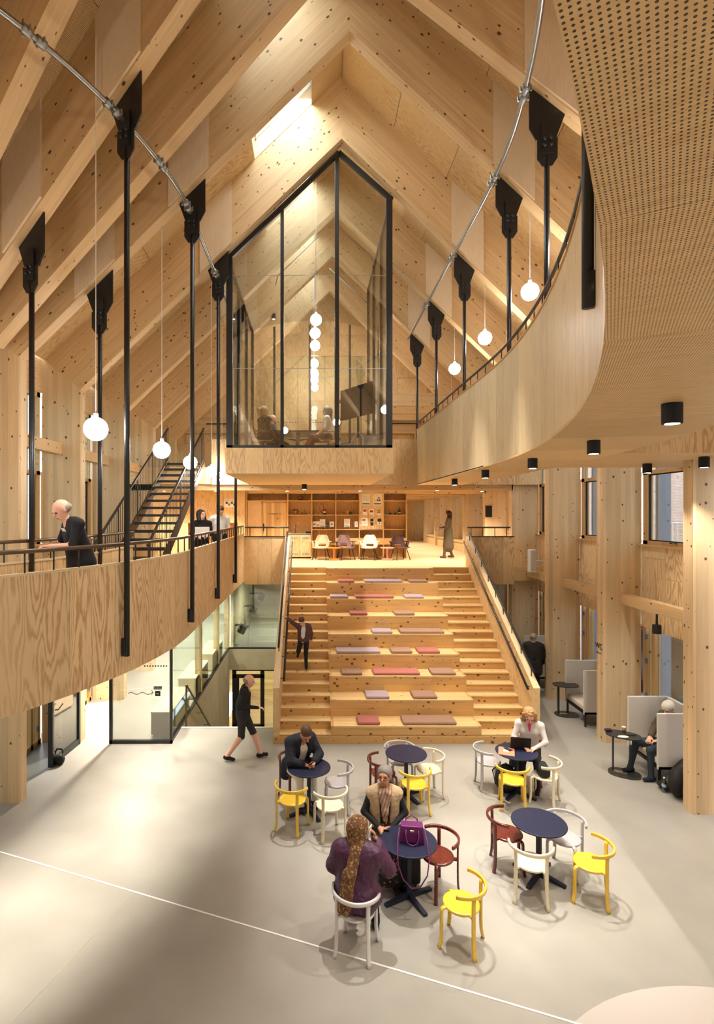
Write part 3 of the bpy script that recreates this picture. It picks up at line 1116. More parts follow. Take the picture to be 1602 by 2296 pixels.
# rear wall on the ground floor right of the seating stair
o = MB().box(4.72, 6.9, 19.3, 19.4, 0, ZS1).build('wall_rear', M['ply'], None, (0, 0, 1))
tag(o, 'plywood rear wall on the ground floor behind the seating stair', 'wall', kind='structure')
o = MB().box(4.9, 5.9, 19.2, 19.24, 0, 2.3).build('door_3', glass('frosted', (.7, .85, .88), .5))
tag(o, 'pale blue glass door in the rear wall beside the seating stair', 'door', kind='structure')
# corridor end wall
o = MB().box(3.2, 6.95, 31.6, 31.7, Z1, ZS2).build('wall_corridor_end', M['ply'], None, (0, 0, 1))
tag(o, 'plywood wall closing the far end of the corridor', 'wall', kind='structure')

# ---------------------------------------------------------------- the curved end of the building around and behind the camera
def arc_wall(r, a0, a1, z0, z1, n, mat, name, parent, th=.06, grain=(0, 0, 1)):
    for k in range(n):
        q0, q1 = math.radians(a0 + (a1 - a0) * k / n), math.radians(a0 + (a1 - a0) * (k + 1) / n)
        P_ = lambda rr, q, z: (CX + rr * math.cos(q), CY - rr * math.sin(q), z)
        MB().prism([P_(r, q0, z0), P_(r, q1, z0), P_(r, q1, z1), P_(r, q0, z1)], Vector(P_(r + th, (q0 + q1) / 2, 0)) - Vector(P_(r, (q0 + q1) / 2, 0))).build(name, mat, parent, grain=grain)


wc = S('wall_curve', 'curved plywood outer wall of the atrium behind the camera', 'wall', (CX + 16, CY - 4, 0))
arc_wall(16.06, 4, 64, 0, 4.1, 28, M['ply'], 'wall_panel', wc)
arc_wall(16.06, 4, 64, 5.6, 8.1, 28, M['ply'], 'wall_panel', wc)
wg = S('window_60', 'curved ribbon window in the outer wall behind the camera', 'window', (CX + 16, CY - 4, 4.1))
arc_wall(16.08, 4, 64, 4.1, 5.6, 28, M['glass'], 'pane', wg, .01)
wi = S('window_61', 'curved inner window wall of the bend', 'window', (CX + 3.6, CY, 0))
arc_wall(3.50, 2, 64, 0, 2.6, 12, M['glass'], 'pane', wi, .01)
arc_wall(3.50, 2, 64, 2.6, 4.1, 12, M['ply'], 'spandrel_panel', wi)
arc_wall(3.50, 2, 64, 4.1, 5.6, 12, M['glass'], 'pane', wi, .01)
arc_wall(3.50, 2, 64, 5.6, 8.2, 12, M['ply'], 'spandrel_panel', wi)
fe = FR(CX + 9.8 * math.cos(math.radians(65)), CY - 9.8 * math.sin(math.radians(65)), math.radians(65))
wf = MB().prism([fe.pt(-6.5, 0, 0), fe.pt(6.5, 0, 0), fe.pt(6.5, 0, ZC - .96 * 6.2), fe.pt(0, 0, ZC), fe.pt(-6.5, 0, ZC - .96 * 6.2)], fe.pt(0, -.1, 0) - fe.pt(0, 0, 0)).build('wall_front', M['ply'], None, (0, 0, 1))
tag(wf, 'plywood gable closing the curved end behind the camera', 'wall', kind='structure')
# ---------------------------------------------------------------- seating stair
NR, RIS, TRD, YS0 = 18, Z1 / 18.0, .279, 11.37
SX0, SX1, CX0, CX1 = -.70, 4.60, .38, 3.52
stair = S('seating_stair', 'wide knotty pine seating stair with walking steps on both sides', 'staircase', ((SX0 + SX1) / 2, YS0, 0))
for sd, (a, b) in ((0, (SX0, CX0)), (1, (CX1, SX1))):
    for k in range(NR):
        y = YS0 + k * TRD
        z = (k + 1) * RIS
        MB().box(a, b, y, y + .022, z - RIS, z - .03).build('riser', M['pine'], stair, (1, 0, 0))
        yb = y + TRD + .02
        if k == NR - 1:
            yb = 16.16
        MB().box(a, b, y - .02, yb, z - .03, z).build('tread', M['pinetread'], stair, (1, 0, 0))
for j in range(9):
    y = YS0 + 2 * j * TRD
    z = 2 * (j + 1) * RIS
    cuts = [CX0, CX0 + (CX1 - CX0) * random.uniform(.28, .45), CX0 + (CX1 - CX0) * random.uniform(.58, .78), CX1]
    cuts2 = [CX0, CX0 + (CX1 - CX0) * random.uniform(.2, .7), CX1]
    for cs, z0, z1 in ((cuts, z - .19, z - .032), (cuts2, z - .354, z - .192)):
        for q in range(len(cs) - 1):
            MB().box(cs[q] + .001, cs[q + 1] - .001, y - .025, y, z0, z1).build('seat_front_board', M['pine'], stair, (1, 0, 0))
    yb = y + 2 * TRD - .02 if j < 8 else 16.16
    nb = 2
    for q in range(nb):
        a, b = y - .03 + (yb - y + .03) * q / nb, y - .03 + (yb - y + .03) * (q + 1) / nb
        MB().box(CX0 + .06, CX1 - .06, a + .001, b - .001, z - .032, z).build('seat_board', M['pinetread'], stair, (1, 0, 0))
    for xa, xb in ((CX0, CX0 + .058), (CX1 - .058, CX1)):
        MB().box(xa, xb, y - .03, yb, z - .032, z).build('seat_edge', M['pine'], stair, (0, 1, 0))
    for xa in (CX0, CX1 - .03):
        MB().box(xa, xa + .03, y, min(yb + TRD, 16.1), z - .36, z - .033).build('seat_side', M['pine'], stair, (0, 1, 0))
MB().box(SX0 - .12, SX1 + .12, YS0 - .065, YS0 - .052, 0, .155).build('base_board', M['pine'], stair, (1, 0, 0))
ZST, ZSB = 1.14, 4.08
for x in (SX0 - .13, SX1):
    pts = [(x, YS0 - .05, 0), (x, YS0 - .05, ZST), (x, 16.38, ZSB), (x, 16.38, 0)]
    MB().prism(pts, (.13, 0, 0)).build('stringer', M['ply'], stair, grain=(0, 0, 1))
    dz = Vector((0, 0, .012))
    MB().prism([(x - .006, YS0 - .05, ZST), (x + .136, YS0 - .05, ZST), (x + .136, 16.38, ZSB), (x - .006, 16.38, ZSB)], dz).build('stringer_cap', M['plypale'], stair, grain=(0, 1, .57))


def slope_z(y):
    return ZST + (ZSB - ZST) * (y - YS0 + .05) / (16.38 - YS0 + .05)


def stair_rail(label, x, dz, y0, y1, wallx=None):
    t = S('stair_handrail', label, 'handrail', (x, y0, slope_z(y0)))
    MB().tube([(x, y0, slope_z(y0) + dz), (x, y1, slope_z(y1) + dz)], .024, 10).build('rail', M['black'], t, smooth=True)
    n = 9
    for k in range(n):
        y = y0 + .12 + (y1 - y0 - .24) * k / (n - 1)
        z = slope_z(y) + dz
        if wallx is None:
            MB().tube([(x, y, slope_z(y)), (x, y, z)], .011, 6).build('stanchion', M['black'], t)
        else:
            MB().tube([(x, y, z), (x, y, z - .05), (wallx, y, z - .05)], .009, 6).build('bracket', M['black'], t)


stair_rail('black handrail on top of the right stringer of the seating stair', SX1 + .065, .20, YS0 + .12, 16.3)
stair_rail('black handrail bracketed to the inside of the right stringer of the seating stair', SX1 - .08, -.10, YS0 + .05, 16.3, SX1)
stair_rail('black handrail on top of the left stringer of the seating stair', SX0 - .065, .20, YS0 + .75, 16.3)
stair_rail('black handrail bracketed to the inside of the left stringer of the seating stair', SX0 + .08, -.10, YS0 + .25, 16.3, SX0)

# cushions
M['c_red'] = plain('cushion_dusty_red', srgb(170, 104, 94), .9, var=.12, scale=180)
M['c_brown'] = plain('cushion_mocha', srgb(156, 122, 102), .9, var=.12, scale=180)
M['c_lilac'] = plain('cushion_lilac', srgb(168, 150, 156), .9, var=.12, scale=180)
rows = [
    [(508, 633, 'red'), (763, 1063, 'brown')],
    [(555, 685, 'lilac'), (820, 955, 'brown')],
    [(417, 533, 'brown'), (597, 858, 'red'), (924, 1060, 'brown')],
    [(388, 635, 'lilac'), (697, 815, 'brown'), (848, 970, 'red')],
    [(590, 703, 'lilac'), (747, 993, 'brown')],
    [(463, 563, 'red'), (717, 828, 'brown')],
    [(352, 452, 'lilac'), (494, 711, 'red'), (772, 880, 'lilac')],
    [(396, 487, 'red'), (546, 758, 'lilac'), (798, 900, 'brown')]]
rown = ['lowest', 'second', 'third', 'fourth', 'fifth', 'sixth', 'seventh', 'top']
cname = {'red': 'dusty red', 'brown': 'mocha brown', 'lilac': 'pale lilac'}
for j, row in enumerate(rows):
    z = 2 * (j + 1) * RIS
    y = YS0 + 2 * j * TRD + .02
    seen = {}
    for xa, xb, c in row:
        xs = [(600 + q / 2.503 - VPX) * (y + .02) / FPX for q in (xa, xb)]
        lng = xs[1] - xs[0] > .7
        lab = '%s %s seat cushion on the %s tier of the stair' % (cname[c], 'long' if lng else 'square', rown[j])
        seen[lab] = seen.get(lab, 0) + 1
        if seen[lab] == 2:
            lab = lab.replace('seat cushion', 'cushion') + ' beside the %s' % ('right steps')
        mb = MB().box(xs[0], xs[1], y, y + .43, z + .002, z + .062)
        o = mb.build('seat_cushion', M['c_' + c], None, bevel=.02)
        tag(o, lab, 'cushion', 'cushions on the seating stair')

# ---------------------------------------------------------------- glazed meeting room
GX0, GX1, GXM, GY0, GY1 = -1.85, 1.70, .506, 11.66, 16.42
room = S('glazed_room', 'projecting meeting room of black framed glass under the ridge', 'glass room', ((GX0 + GX1) / 2, GY0, ZS2))
zroof = lambda x: ZR - PITCH * abs(x - RX) - .015
nb = 9
for k in range(nb):
    a, b = GX0 + (GX1 - GX0) * k / nb, GX0 + (GX1 - GX0) * (k + 1) / nb
    MB().box(a + .0015, b - .0015, GY0 - .03, GY0, ZS2 - .03, 6.19).build('fascia_panel', M['ply'], room, (0, 0, 1))
for x in (GX0 - .03, GX1):
    for k in range(8):
        a, b = GY0 + (GY1 - GY0) * k / 8, GY0 + (GY1 - GY0) * (k + 1) / 8
        MB().box(x, x + .03, a, b - .002, ZS2 - .03, 6.19).build('fascia_panel', M['ply'], room, (0, 0, 1))
MB().box(GX0, GX1, GY0, GY1 - .03, ZS2 - .03, 6.17).build('room_floor', M['plysmooth'], room, (1, 0, 0))
fr = MB()
fr.box(GX0, GX1, GY0 - .02, GY0 + .06, 6.19, 6.25)
fr.build('sill_frame', M['darkframe'], room)
for x, w in ((GX0 + .06, .13), (-.66, .07), (GXM + .01, .085), (GX1 - .06, .13)):
    MB().box(x - w / 2, x + w / 2, GY0 - .02, GY0 + .07, 6.2, zroof(x) - .02).build('mullion', M['darkframe'], room)
for xa, xb in ((GX0, GXM + .05), (GXM + .05, GX1)):
    MB().bar((xa, GY0 + .02, zroof(xa) - .03), (xb, GY0 + .02, zroof(xb) - .03), .09, .075, (0, 1, 0)).build('top_frame', M['darkframe'], room)
cx = [GX0 + .06, -.66, GXM + .01, GX1 - .06]
for k in range(3):
    a, b = cx[k], cx[k + 1]
    zs = [6.22, 7.9, 9.9]
    for r in range(3):
        zt = zs[r + 1] if r < 2 else None
        top = (lambda x: min(zt, zroof(x))) if zt else zroof
        pts = [(a, GY0 + .02, zs[r] + .002), (b, GY0 + .02, zs[r] + .002), (b, GY0 + .02, top(b) - .002)]
        if a < RX < b and not zt:
            pts.append((RX, GY0 + .02, zroof(RX)))
        pts.append((a, GY0 + .02, top(a) - .002))
        if top(a) <= zs[r] or top(b) <= zs[r]:
            continue
        MB().prism(pts, (0, .012, 0)).build('pane', M['glass'], room)
    if k < 3:
        MB().box(a, b, GY0 + .018, GY0 + .034, 7.896, 7.904).box(a, b, GY0 + .018, GY0 + .034, 9.896, 9.904).build('pane_joint', M['steel'], room)
# side glazing
for x in (GX0 + .03, GX1 - .03):
    ys = [GY0 + .05, 13.3, 14.9, GY1 - .05]
    zt = zroof(x)
    for k in range(3):
        MB().box(x - .006, x + .006, ys[k] + .03, ys[k + 1] - .03, 6.25, zt).build('side_pane', M['glass'], room)
    for y in ys[1:]:
        MB().box(x - .04, x + .04, y - .04, y + .04, 6.19, zt).build('side_post', M['darkframe'], room)
    MB().box(x - .03, x + .03, GY0, GY1, 6.19, 6.25).build('side_sill', M['darkframe'], room)
    MB().box(x - .03, x + .03, GY0, GY1, zt - .08, zt).build('side_head', M['darkframe'], room)
# rear glazing with door
for x, w in ((-1.25, .07), (-.1, .07), (.78, .16), (1.2, .07)):
    MB().box(x - w / 2, x + w / 2, GY1 + 1.2, GY1 + 1.28, 6.19, min(zroof(x), 10.9)).build('rear_post', M['darkframe'], room)
MB().box(.78, 1.7, GY1 + 1.2, GY1 + 1.28, 8.35, 8.47).build('rear_transom', M['darkframe'], room)
MB().box(GX0, GX1, GY1 + 1.235, GY1 + 1.245, 6.2, 9.9).build('rear_pane', M['glass'], room)
for x0, x1, n in ((-1.5, -.4, 12), (-.0, 1.0, 13)):
    for k in range(n):
        x = x0 + (x1 - x0) * k / n
        MB().box(x, x + .035, GY1 + 1.225, GY1 + 1.234, 7.72, 7.755).build('dot_marker', M['blackmatt'], room)

# shelf wall behind the meeting room (second floor)
bk = thing('wall_shelf', 'long open plywood shelf on the gable behind the meeting room', 'shelf', (1.2, YG - .3, Z2))
for z in (6.65, 7.35, 7.85):
    MB().box(-3, 5, YG - .36, YG - .02, z, z + .035).build('shelf_board', M['trimwood'], bk, (1, 0, 0))
for x in (-3, -1.3, .6, 2.2, 3.9):
    MB().box(x, x + .035, YG - .36, YG - .02, Z2, 7.85).build('upright', M['trimwood'], bk, (0, 0, 1))

# white acoustic board beside the room, second floor
o = MB().prism([(1.86, 16.30, 7.02), (2.34, 16.30, 7.02), (2.34, 16.30, 8.95), (1.86, 16.30, 9.40)], (0, .05, 0)).build('acoustic_board', M['facewhite'])
tag(o, 'tall white acoustic board beside the glazed room', 'board')
# far tie beams on the second floor right
for i, y in enumerate((18.0, 19.4, 20.8)):
    o = MB().box(1.9, 6.3, y, y + .2, 8.35 + .0 * i, 8.75).build('tie_beam', M['beam'], None, (1, 0, 0))
    tag(o, 'horizontal spruce tie beam over the upper gallery, %s from the atrium' % ('first', 'second', 'third')[i], 'beam', kind='structure')

# ---------------------------------------------------------------- hanger rods
frn = {1: 'in the deep curve', 2: 'in the curve', 3: 'at the bend', 4: 'at the front columns', 5: 'at the front of the glazed room', 6: 'at the middle of the glazed room', 7: 'at the rear of the glazed room'}
frn = {k + NC: v for k, v in frn.items()}
for sd, tab in ((-1, HANG_L), (1, HANG_R)):
    for i, offs in tab.items():
        f = frames[i]
        for off in offs:
            inner = off < 3
            zt = ZR - PITCH * off
            base = f.pt(sd * off, .12, 0)
            if sd > 0:
                zb = CAM_H + 1.306
            else:
                zb = CAM_H - 1.81 if inner else Z1
            if i == 7 + NC and sd < 0:
                continue
            lab = 'black steel hanger rod %s %s' % ('carrying the upper gallery' if sd > 0 else ('on the inner edge of the lower gallery' if inner else 'behind the lower gallery walkway'), frn[i])
            t = S('hanger_rod', lab, 'hanger rod', (base.x, base.y, zb))
            MB().tube([(base.x, base.y, zb), (base.x, base.y, zt - .72)], .036, 12).build('rod', M['black'], t, smooth=True)

            def q(a, w, z):
                p = f.pt(sd * (off + a), .12 + w, 0)
                p.z = z
                return p
            slope = lambda a: zt - PITCH * a + .01
            pl = [(-.22, slope(-.22)), (.22, slope(.22)), (.11, zt - .50), (-.13, zt - .50), (-.22, zt - .33)]
            MB().prism([q(a, -.012, z) for a, z in pl], f.pt(0, .024, 0) - f.pt(0, 0, 0)).build('hanger_plate', M['black'], t)
            p2 = [(-.125, zt - .50), (.125, zt - .50), (.125, zt - .76), (.06, zt - .86), (-.06, zt - .86), (-.125, zt - .76)]
            MB().prism([q(a, -.030, z) for a, z in p2], f.pt(0, .018, 0) - f.pt(0, 0, 0)).build('clevis_plate', M['black'], t)
            p3 = [(-.075, zt - .27), (.075, zt - .27), (.075, zt - .70), (-.075, zt - .70)]
            MB().prism([q(a, -.048, z) for a, z in p3], f.pt(0, .018, 0) - f.pt(0, 0, 0)).build('cover_plate', M['black'], t)
            for a in (-.038, .038):
                for z in (zt - .52, zt - .60):
                    MB().sphere(q(a, -.06, z), .024, 10, 6).build('bolt', M['black'], t, smooth=True)
            if inner:
                p = f.pt(sd * (off + (.03 if sd > 0 else .03)), .12, 0)
                MB().tube([(p.x, p.y, zb + .005), (p.x, p.y, zb + .22)], .045, 10).build('end_sleeve', M['black'], t, smooth=True)

# ---------------------------------------------------------------- sprinkler pipes
for sd, dr, zp, nm in ((-1, 2.62, CAM_H + 4.95, 'left'), (1, 2.28, CAM_H + 5.28, 'right')):
    pts = []
    for i in range(0, 8):
        f = frames[i + NC]
        p = f.pt(sd * dr, -.06 if i > 0 else -.2, zp)
        pts.append(p)
    # smooth through the bend
    dense = []
    for i in range(len(pts) - 1):
        p0, p1, p2, p3 = pts[max(i - 1, 0)], pts[i], pts[i + 1], pts[min(i + 2, len(pts) - 1)]
        for k in range(6):
            u = k / 6
            dense.append(.5 * ((2 * p1) + (p2 - p0) * u + (2 * p0 - 5 * p1 + 4 * p2 - p3) * u * u + (3 * p1 - p0 - 3 * p2 + p3) * u ** 3))
    dense.append(pts[-1])
    t = S('sprinkler_pipe', 'galvanised sprinkler pipe running under the rafters %s' % ('over the lower gallery' if sd < 0 else 'beside the upper gallery'), 'pipe', pts[3])
    MB().tube(dense, .033, 12).build('pipe', M['galv'], t, smooth=True)
    for i in range(1, 7):
        p, d = pts[i], (pts[min(i + 1, 7)] - pts[i - 1]).normalized()
        for o1 in (-.14, .02):
            c = p + d * o1
            MB().tube([c - d * .05, c + d * .05], .052, 12).build('coupling', M['galv2'], t, smooth=True)
            sdv = d.cross(Vector((0, 0, 1))).normalized()
            for s_ in (-1, 1):
                cc_ = c + sdv * s_ * .062
                MB().tube([cc_ - Vector((0, 0, .03)), cc_ + Vector((0, 0, .03))], .014, 6).build('clamp_bolt', M['galv2'], t)
    # small branch pipes beside the room
br = S('sprinkler_branch', 'thin galvanised branch pipe under the rafters inside the glazed room', 'pipe', (RX, 14, 11))
z0 = ZR - .25
MB().tube([(RX - 1.55, 13.9, z0 - 1.75), (RX - 1.5, 13.9, z0 - 1.52), (RX - .1, 13.9, z0 - .15), (RX + .9, 13.9, z0 - 1.0), (RX + .95, 13.9, z0 - 1.2)], .014, 6).build('pipe', M['galv'], br, smooth=True)
MB().tube([(RX - .1, 16.5, z0 - .15), (RX + 1.8, 16.5, z0 - 1.9), (RX + 1.75, 16.5, z0 - 2.3)], .014, 6).build('pipe', M['galv'], br, smooth=True)

# ---------------------------------------------------------------- pendants and downlights
def pendant(p, r, label, group, zceil):
    t = thing('globe_pendant', label, 'pendant lamp', (p[0], p[1], p[2] - r), group=group)
    MB().sphere(p, r, 24, 14).build('globe', M['globe'], t, smooth=True)
    MB().tube([(p[0], p[1], p[2] + r + .05), (p[0], p[1], zceil)], .006, 6).build('cord', M['white'], t)
    MB().lathe([(.03, 0), (.03, .06), (.012, .07)], 12, (p[0], p[1], p[2] + r - .01)).build('cap', M['white'], t, smooth=True)
    return t


pl = [(px(215, 962, 6.75), 'in the curve'), (px(363, 1009, 9.3), 'in front of the steel stair'), (px(427, 1037, 11.6), 'beside the foot of the steel stair'),
      (px(475, 1057, 13.9), 'beside the glazed room'), (px(498, 1069, 16.0), 'at the wall left of the glazed room')]
for p, w in pl:
    zc_ = ZR - PITCH * abs(p.x - RX) + 1.31
    if p.y < 9:
        zc_ = CAM_H + 5.9
    pendant(p, .145, 'white globe pendant over the lower gallery ' + w, 'globes over the lower gallery', zc_)
pr = [(px(1310, 506, 6.9), 'in the curve'), (px(1189, 654, 9.2), 'at the bend'), (px(1088, 758, 11.8), 'in front of the glazed room'), (px(1020, 827, 14.2), 'beside the glazed room')]
for p, w in pr:
    zc_ = ZR - PITCH * abs(p.x - RX) + 1.31
    pendant(p, .145, 'white globe pendant over the upper gallery ' + w, 'globes over the upper gallery', zc_)
for k, (a_, r_, z_) in enumerate(((38, 6.6, 5.9), (52, 6.6, 5.9), (24, 12.9, 8.5), (38, 12.9, 8.5), (52, 12.9, 8.5))):  # out-of-view globes added as soft fill light
    p = Vector((CX + r_ * math.cos(math.radians(a_)), CY - r_ * math.sin(math.radians(a_)), z_))
    pendant(p, .145, 'added white globe pendant %s' % ('round the bend over the lower gallery', 'at the end of the lower gallery', 'round the bend over the upper gallery', 'above the camera over the upper gallery', 'behind the camera over the upper gallery')[k], 'added globes round the bend', 9.8 + (.4 if r_ > 8 else .6))
for k, (p, w) in enumerate(((px(709, 717, 13.9), 'first from the front glass'), (px(707, 747, 15.0), 'second from the front glass'), (px(707, 775, 16.0), 'third from the front glass'),
                            (px(705, 815, 18.0), 'first behind the rear glass'), (px(704, 835, 19.1), 'second behind the rear glass'), (px(704, 850, 20.1), 'last before the gable'))):
    pendant(p, .145, 'white globe pendant in the glazed room row, ' + w, 'globes in the glazed room', ZR + 1.0)


def downlight(p, r, h, label, power=30, spot=1.6, group='black cylinder downlights', light=True):
    """p = centre of the top of the cylinder"""
    t = thing('downlight', label, 'downlight', p, group=group)
    MB().lathe([(r, -h), (r, -h + .004), (r, 0)], 20).build('housing', M['blackmatt'], t, smooth=False, world=False)
    MB().lathe([(r * .72, -h - .002), (r * .72, -h + .001)], 16).build('lens', M['lens'], t, world=False)
    if light:
        lamp('downlight_beam', 'SPOT', (p[0], p[1], p[2] - h - .02), power * 1.6, WARM, (0, 0, 0), spot=spot, blend=.7, radius=.04)
    return t


zc = ZS2 - .03
dls = [(1508, 905, 'near the camera end of the upper gallery'), (1332, 988, 'second along the upper gallery curve'), (1195, 1028, 'third along the upper gallery curve'),
       (1089, 1054, 'fourth along the upper gallery'), (1020, 1073.5, 'fifth along the upper gallery')]
for x, y, w in dls:
    p = px_z(x, y, zc)
    downlight(p, .072, .155, 'black cylinder downlight under the soffit, ' + w, 170)
for k, a_ in enumerate((30, 37)):  # out-of-view downlights added for fill
    q_ = gp(BXR, 16.4 - YGR + RGR * math.radians(a_), .75)
    downlight((q_.x, q_.y, zc), .072, .155, 'added black cylinder downlight under the soffit, %s' % ('above the camera', 'behind the camera')[k], 300)
for x, y, w in ((5.75, 9.35, 'over the bridge by the second column'), (5.9, 8.2, 'over the bridge by the front column')):
    downlight((x, y, zc), .072, .155, 'black cylinder downlight under the soffit, ' + w, 90)
zl = ZS2
for k, (x, yy, w) in enumerate(((-.25, 15.9, 'under the glazed room'), (-.85, 17.9, 'above the kitchenette'), (1.55, 17.9, 'above the bookcase'), (4.0, 17.5, 'at the corridor mouth'),
                                (5.6, 18.0, 'beside the corridor columns'), (-4.9, 17.9, 'left of the noticeboard'), (-3.2, 17.9, 'above the noticeboard wall'))):
    downlight((x, yy, zl - .03 if yy < 16.4 else zl), .072, .155, 'black cylinder downlight over the landing, ' + w, 140, 2.1)
for k in range(4):
    downlight((4.7, 20.5 + 2.6 * k, ZS2), .072, .12, 'black cylinder downlight in the corridor, %s from the landing' % ('first', 'second', 'third', 'fourth')[k], 120, 2.0)
for k, (x, yy, z, w) in enumerate(((4.3, 16.9, 7.72, 'nearest the atrium'), (4.25, 18.6, 7.62, 'between the tie beams'), (4.15, 20.0, 7.5, 'nearest the gable'))):
    t = downlight((x, yy, z), .06, .16, 'black pendant spotlight over the upper gallery, ' + w, 40, 1.7, 'pendant spotlights on the upper gallery')
    MB().tube([(0, 0, 0), (0, 0, ZC - PITCH * (x - RX) - z)], .004, 5).build('cord', M['white'], t, world=False)
downlight((-1.2, 16.65, ZR - PITCH * 1.8), .06, .16, 'black spotlight fixed under the rafter inside the glazed room', 30)

# ---------------------------------------------------------------- downlights under the lower gallery; added ones in the rooms behind
for k in range(8):
    q_ = gp(BXL, L0 - 3.4 + k * 1.25, -.78)
    downlight((q_.x, q_.y, ZS1 + .018), .06, .05, 'flush black downlight under the lower gallery, %s from the stairwell' % ('first', 'second', 'third', 'fourth', 'fifth', 'sixth', 'seventh', 'eighth')[k], LOWP, 1.25, 'downlights under the lower gallery')
for k, yy in enumerate((12.4, 14.2, 16.2, 18.4, 21.0, 23.5)):  # downlights added to brighten the foyer
    downlight((-4.15, yy, ZS1 + .018 if yy < 16.4 else ZS1 - .05), .06, .05, 'added flush black downlight in the foyer ceiling, %s from the entrance' % ('first', 'second', 'third', 'fourth', 'fifth', 'sixth')[k], FOYP, 2.4, 'added downlights in the foyer')
for k, (x, yy, z) in enumerate(((-1.4, 21.5, ZS1), (.8, 22.8, ZS1), (-1.9, 21.0, -.36), (-1.6, 17.8, ZS1 - .13))):  # downlights added to light the hall, training room and stairwell
    downlight((x, yy, z), .06, .05, 'added flush black downlight %s' % ('first in the stair hall', 'second in the stair hall', 'in the training room', 'over the stairwell')[k], (220, 220, 160, 90)[k], 2.4, 'added downlights behind the stair')
# ---------------------------------------------------------------- bookcase wall on the landing
YB, YBB = 19.30, 19.66
XB = lambda p: (p - VPX) * YB / FPX
ZB = lambda p: CAM_H - (p - VPY) * YB / FPX
M['shelfwood'] = plywood('shelf_plywood', srgb(226, 180, 116), srgb(190, 138, 78), contrast=.6)
M['shelfback'] = plywood('shelf_back_plywood', srgb(214, 164, 98), srgb(168, 116, 58), contrast=.8)
wl = S('wall_landing', 'fir plywood wall behind the landing', 'wall', (0, YBB, Z1))
MB().box(-5.6, 3.35, YBB, YBB + .15, Z1, ZS2).build('backing', M['shelfback'], wl, (0, 0, 1))
xw = -5.6
k = 0
while xw < -2.45:
    xe = min(xw + .62, -2.40)
    for z0, z1 in ((Z1, 4.45), (4.455, ZS2 - .01)):
        if z0 < 4 and xw > -4.6:
            continue
        MB().box(xw + .002, xe - .002, YB - .3, YB - .26, z0, z1).build('plywood_panel', M['ply'], wl, (0, 0, 1))
    xw = xe
    k += 1
MB().box(-4.4, -2.4, YB - .27, YBB, 4.44, 4.47).build('niche_head', M['trimwood'], wl, (1, 0, 0))
MB().box(-2.62, -2.38, YB - .315, YB + .3, Z1, ZS2 - .012).build('niche_side', M['ply'], wl, (0, 0, 1))
MB().box(-4.4, -2.6, YB - .05, YBB, Z1, Z1 + .45).build('niche_bench', plain('terracotta_bench', srgb(206, 120, 80), .7), wl)

bc = thing('bookcase', 'wall-wide fir plywood bookcase with kitchenette and door behind the landing', 'bookcase', (XB(732), YB, Z1))
vx = [553, 645.5, 699.5, 753.5, 806.5, 860.5, 912]
for p in vx:
    MB().box(XB(p) - .018, XB(p) + .018, YB, YBB, Z1, ZB(1100)).build('upright', M['shelfwood'], bc, (0, 0, 1))
for k in range(len(vx) - 1):
    lv = [1101, 1122]
    if k == 1:
        lv += [1154]
    elif k in (2, 3, 5):
        lv += [1154, 1186.5, 1219]
    elif k == 4:
        lv += [1186.5, 1219]
    for p in lv:
        if k == 4 and p == 1122:
            continue
        MB().box(XB(vx[k]) + .018, XB(vx[k + 1]) - .018, YB + .005, YBB, ZB(p) - .03, ZB(p)).build('shelf', M['shelfwood'], bc, (1, 0, 0))
    if k in (3, 4, 5):
        MB().box(XB(vx[k]) + .02, XB(vx[k + 1]) - .02, YB + .01, YB + .03, ZB(1219), ZB(1206.6)).build('drawer_front', M['shelfwood'], bc, (1, 0, 0))
# noticeboard panel
MB().box(XB(806.5) + .02, XB(860.5) - .02, YB - .01, YB + .02, ZB(1186), ZB(1101)).build('notice_panel', M['plyband'], bc, (0, 0, 1))
# door in the bookcase
dd = S('door_4', 'vertical striped timber door in the bookcase wall', 'door', (XB(615), YB + .1, Z1))
fr = MB()
for p in (586, 641):
    fr.box(XB(p), XB(p) + .05, YB + .08, YB + .2, Z1, ZB(1124))
fr.box(XB(586), XB(645), YB + .08, YB + .2, ZB(1127), ZB(1124))
fr.build('door_frame', M['trimwood'], dd, (0, 0, 1))
x0, x1 = XB(589.5), XB(641)
nbd = 8
for k in range(nbd):
    m = (M['pinetread'], M['trimwood'], M['shelfwood'])[(0, 1, 1, 0, 1, 1, 0, 2)[k]]
    MB().box(x0 + (x1 - x0) * k / nbd, x0 + (x1 - x0) * (k + 1) / nbd - .002, YB + .11, YB + .15, Z1, ZB(1127.5)).build('door_board', m, dd, (0, 0, 1))
MB().box(XB(590), XB(592), YB + .07, YB + .10, ZB(1191), ZB(1174)).build('handle', M['blackmatt'], dd)
text('Turbinerum 1.8', .075, (XB(616), YB + .105, ZB(1152)), FRONT, M['blackmatt'], dd)
MB().box(XB(555), XB(586), YB + .1, YB + .14, Z1, ZB(1124)).build('side_panel', M['ply'], bc, (0, 0, 1))
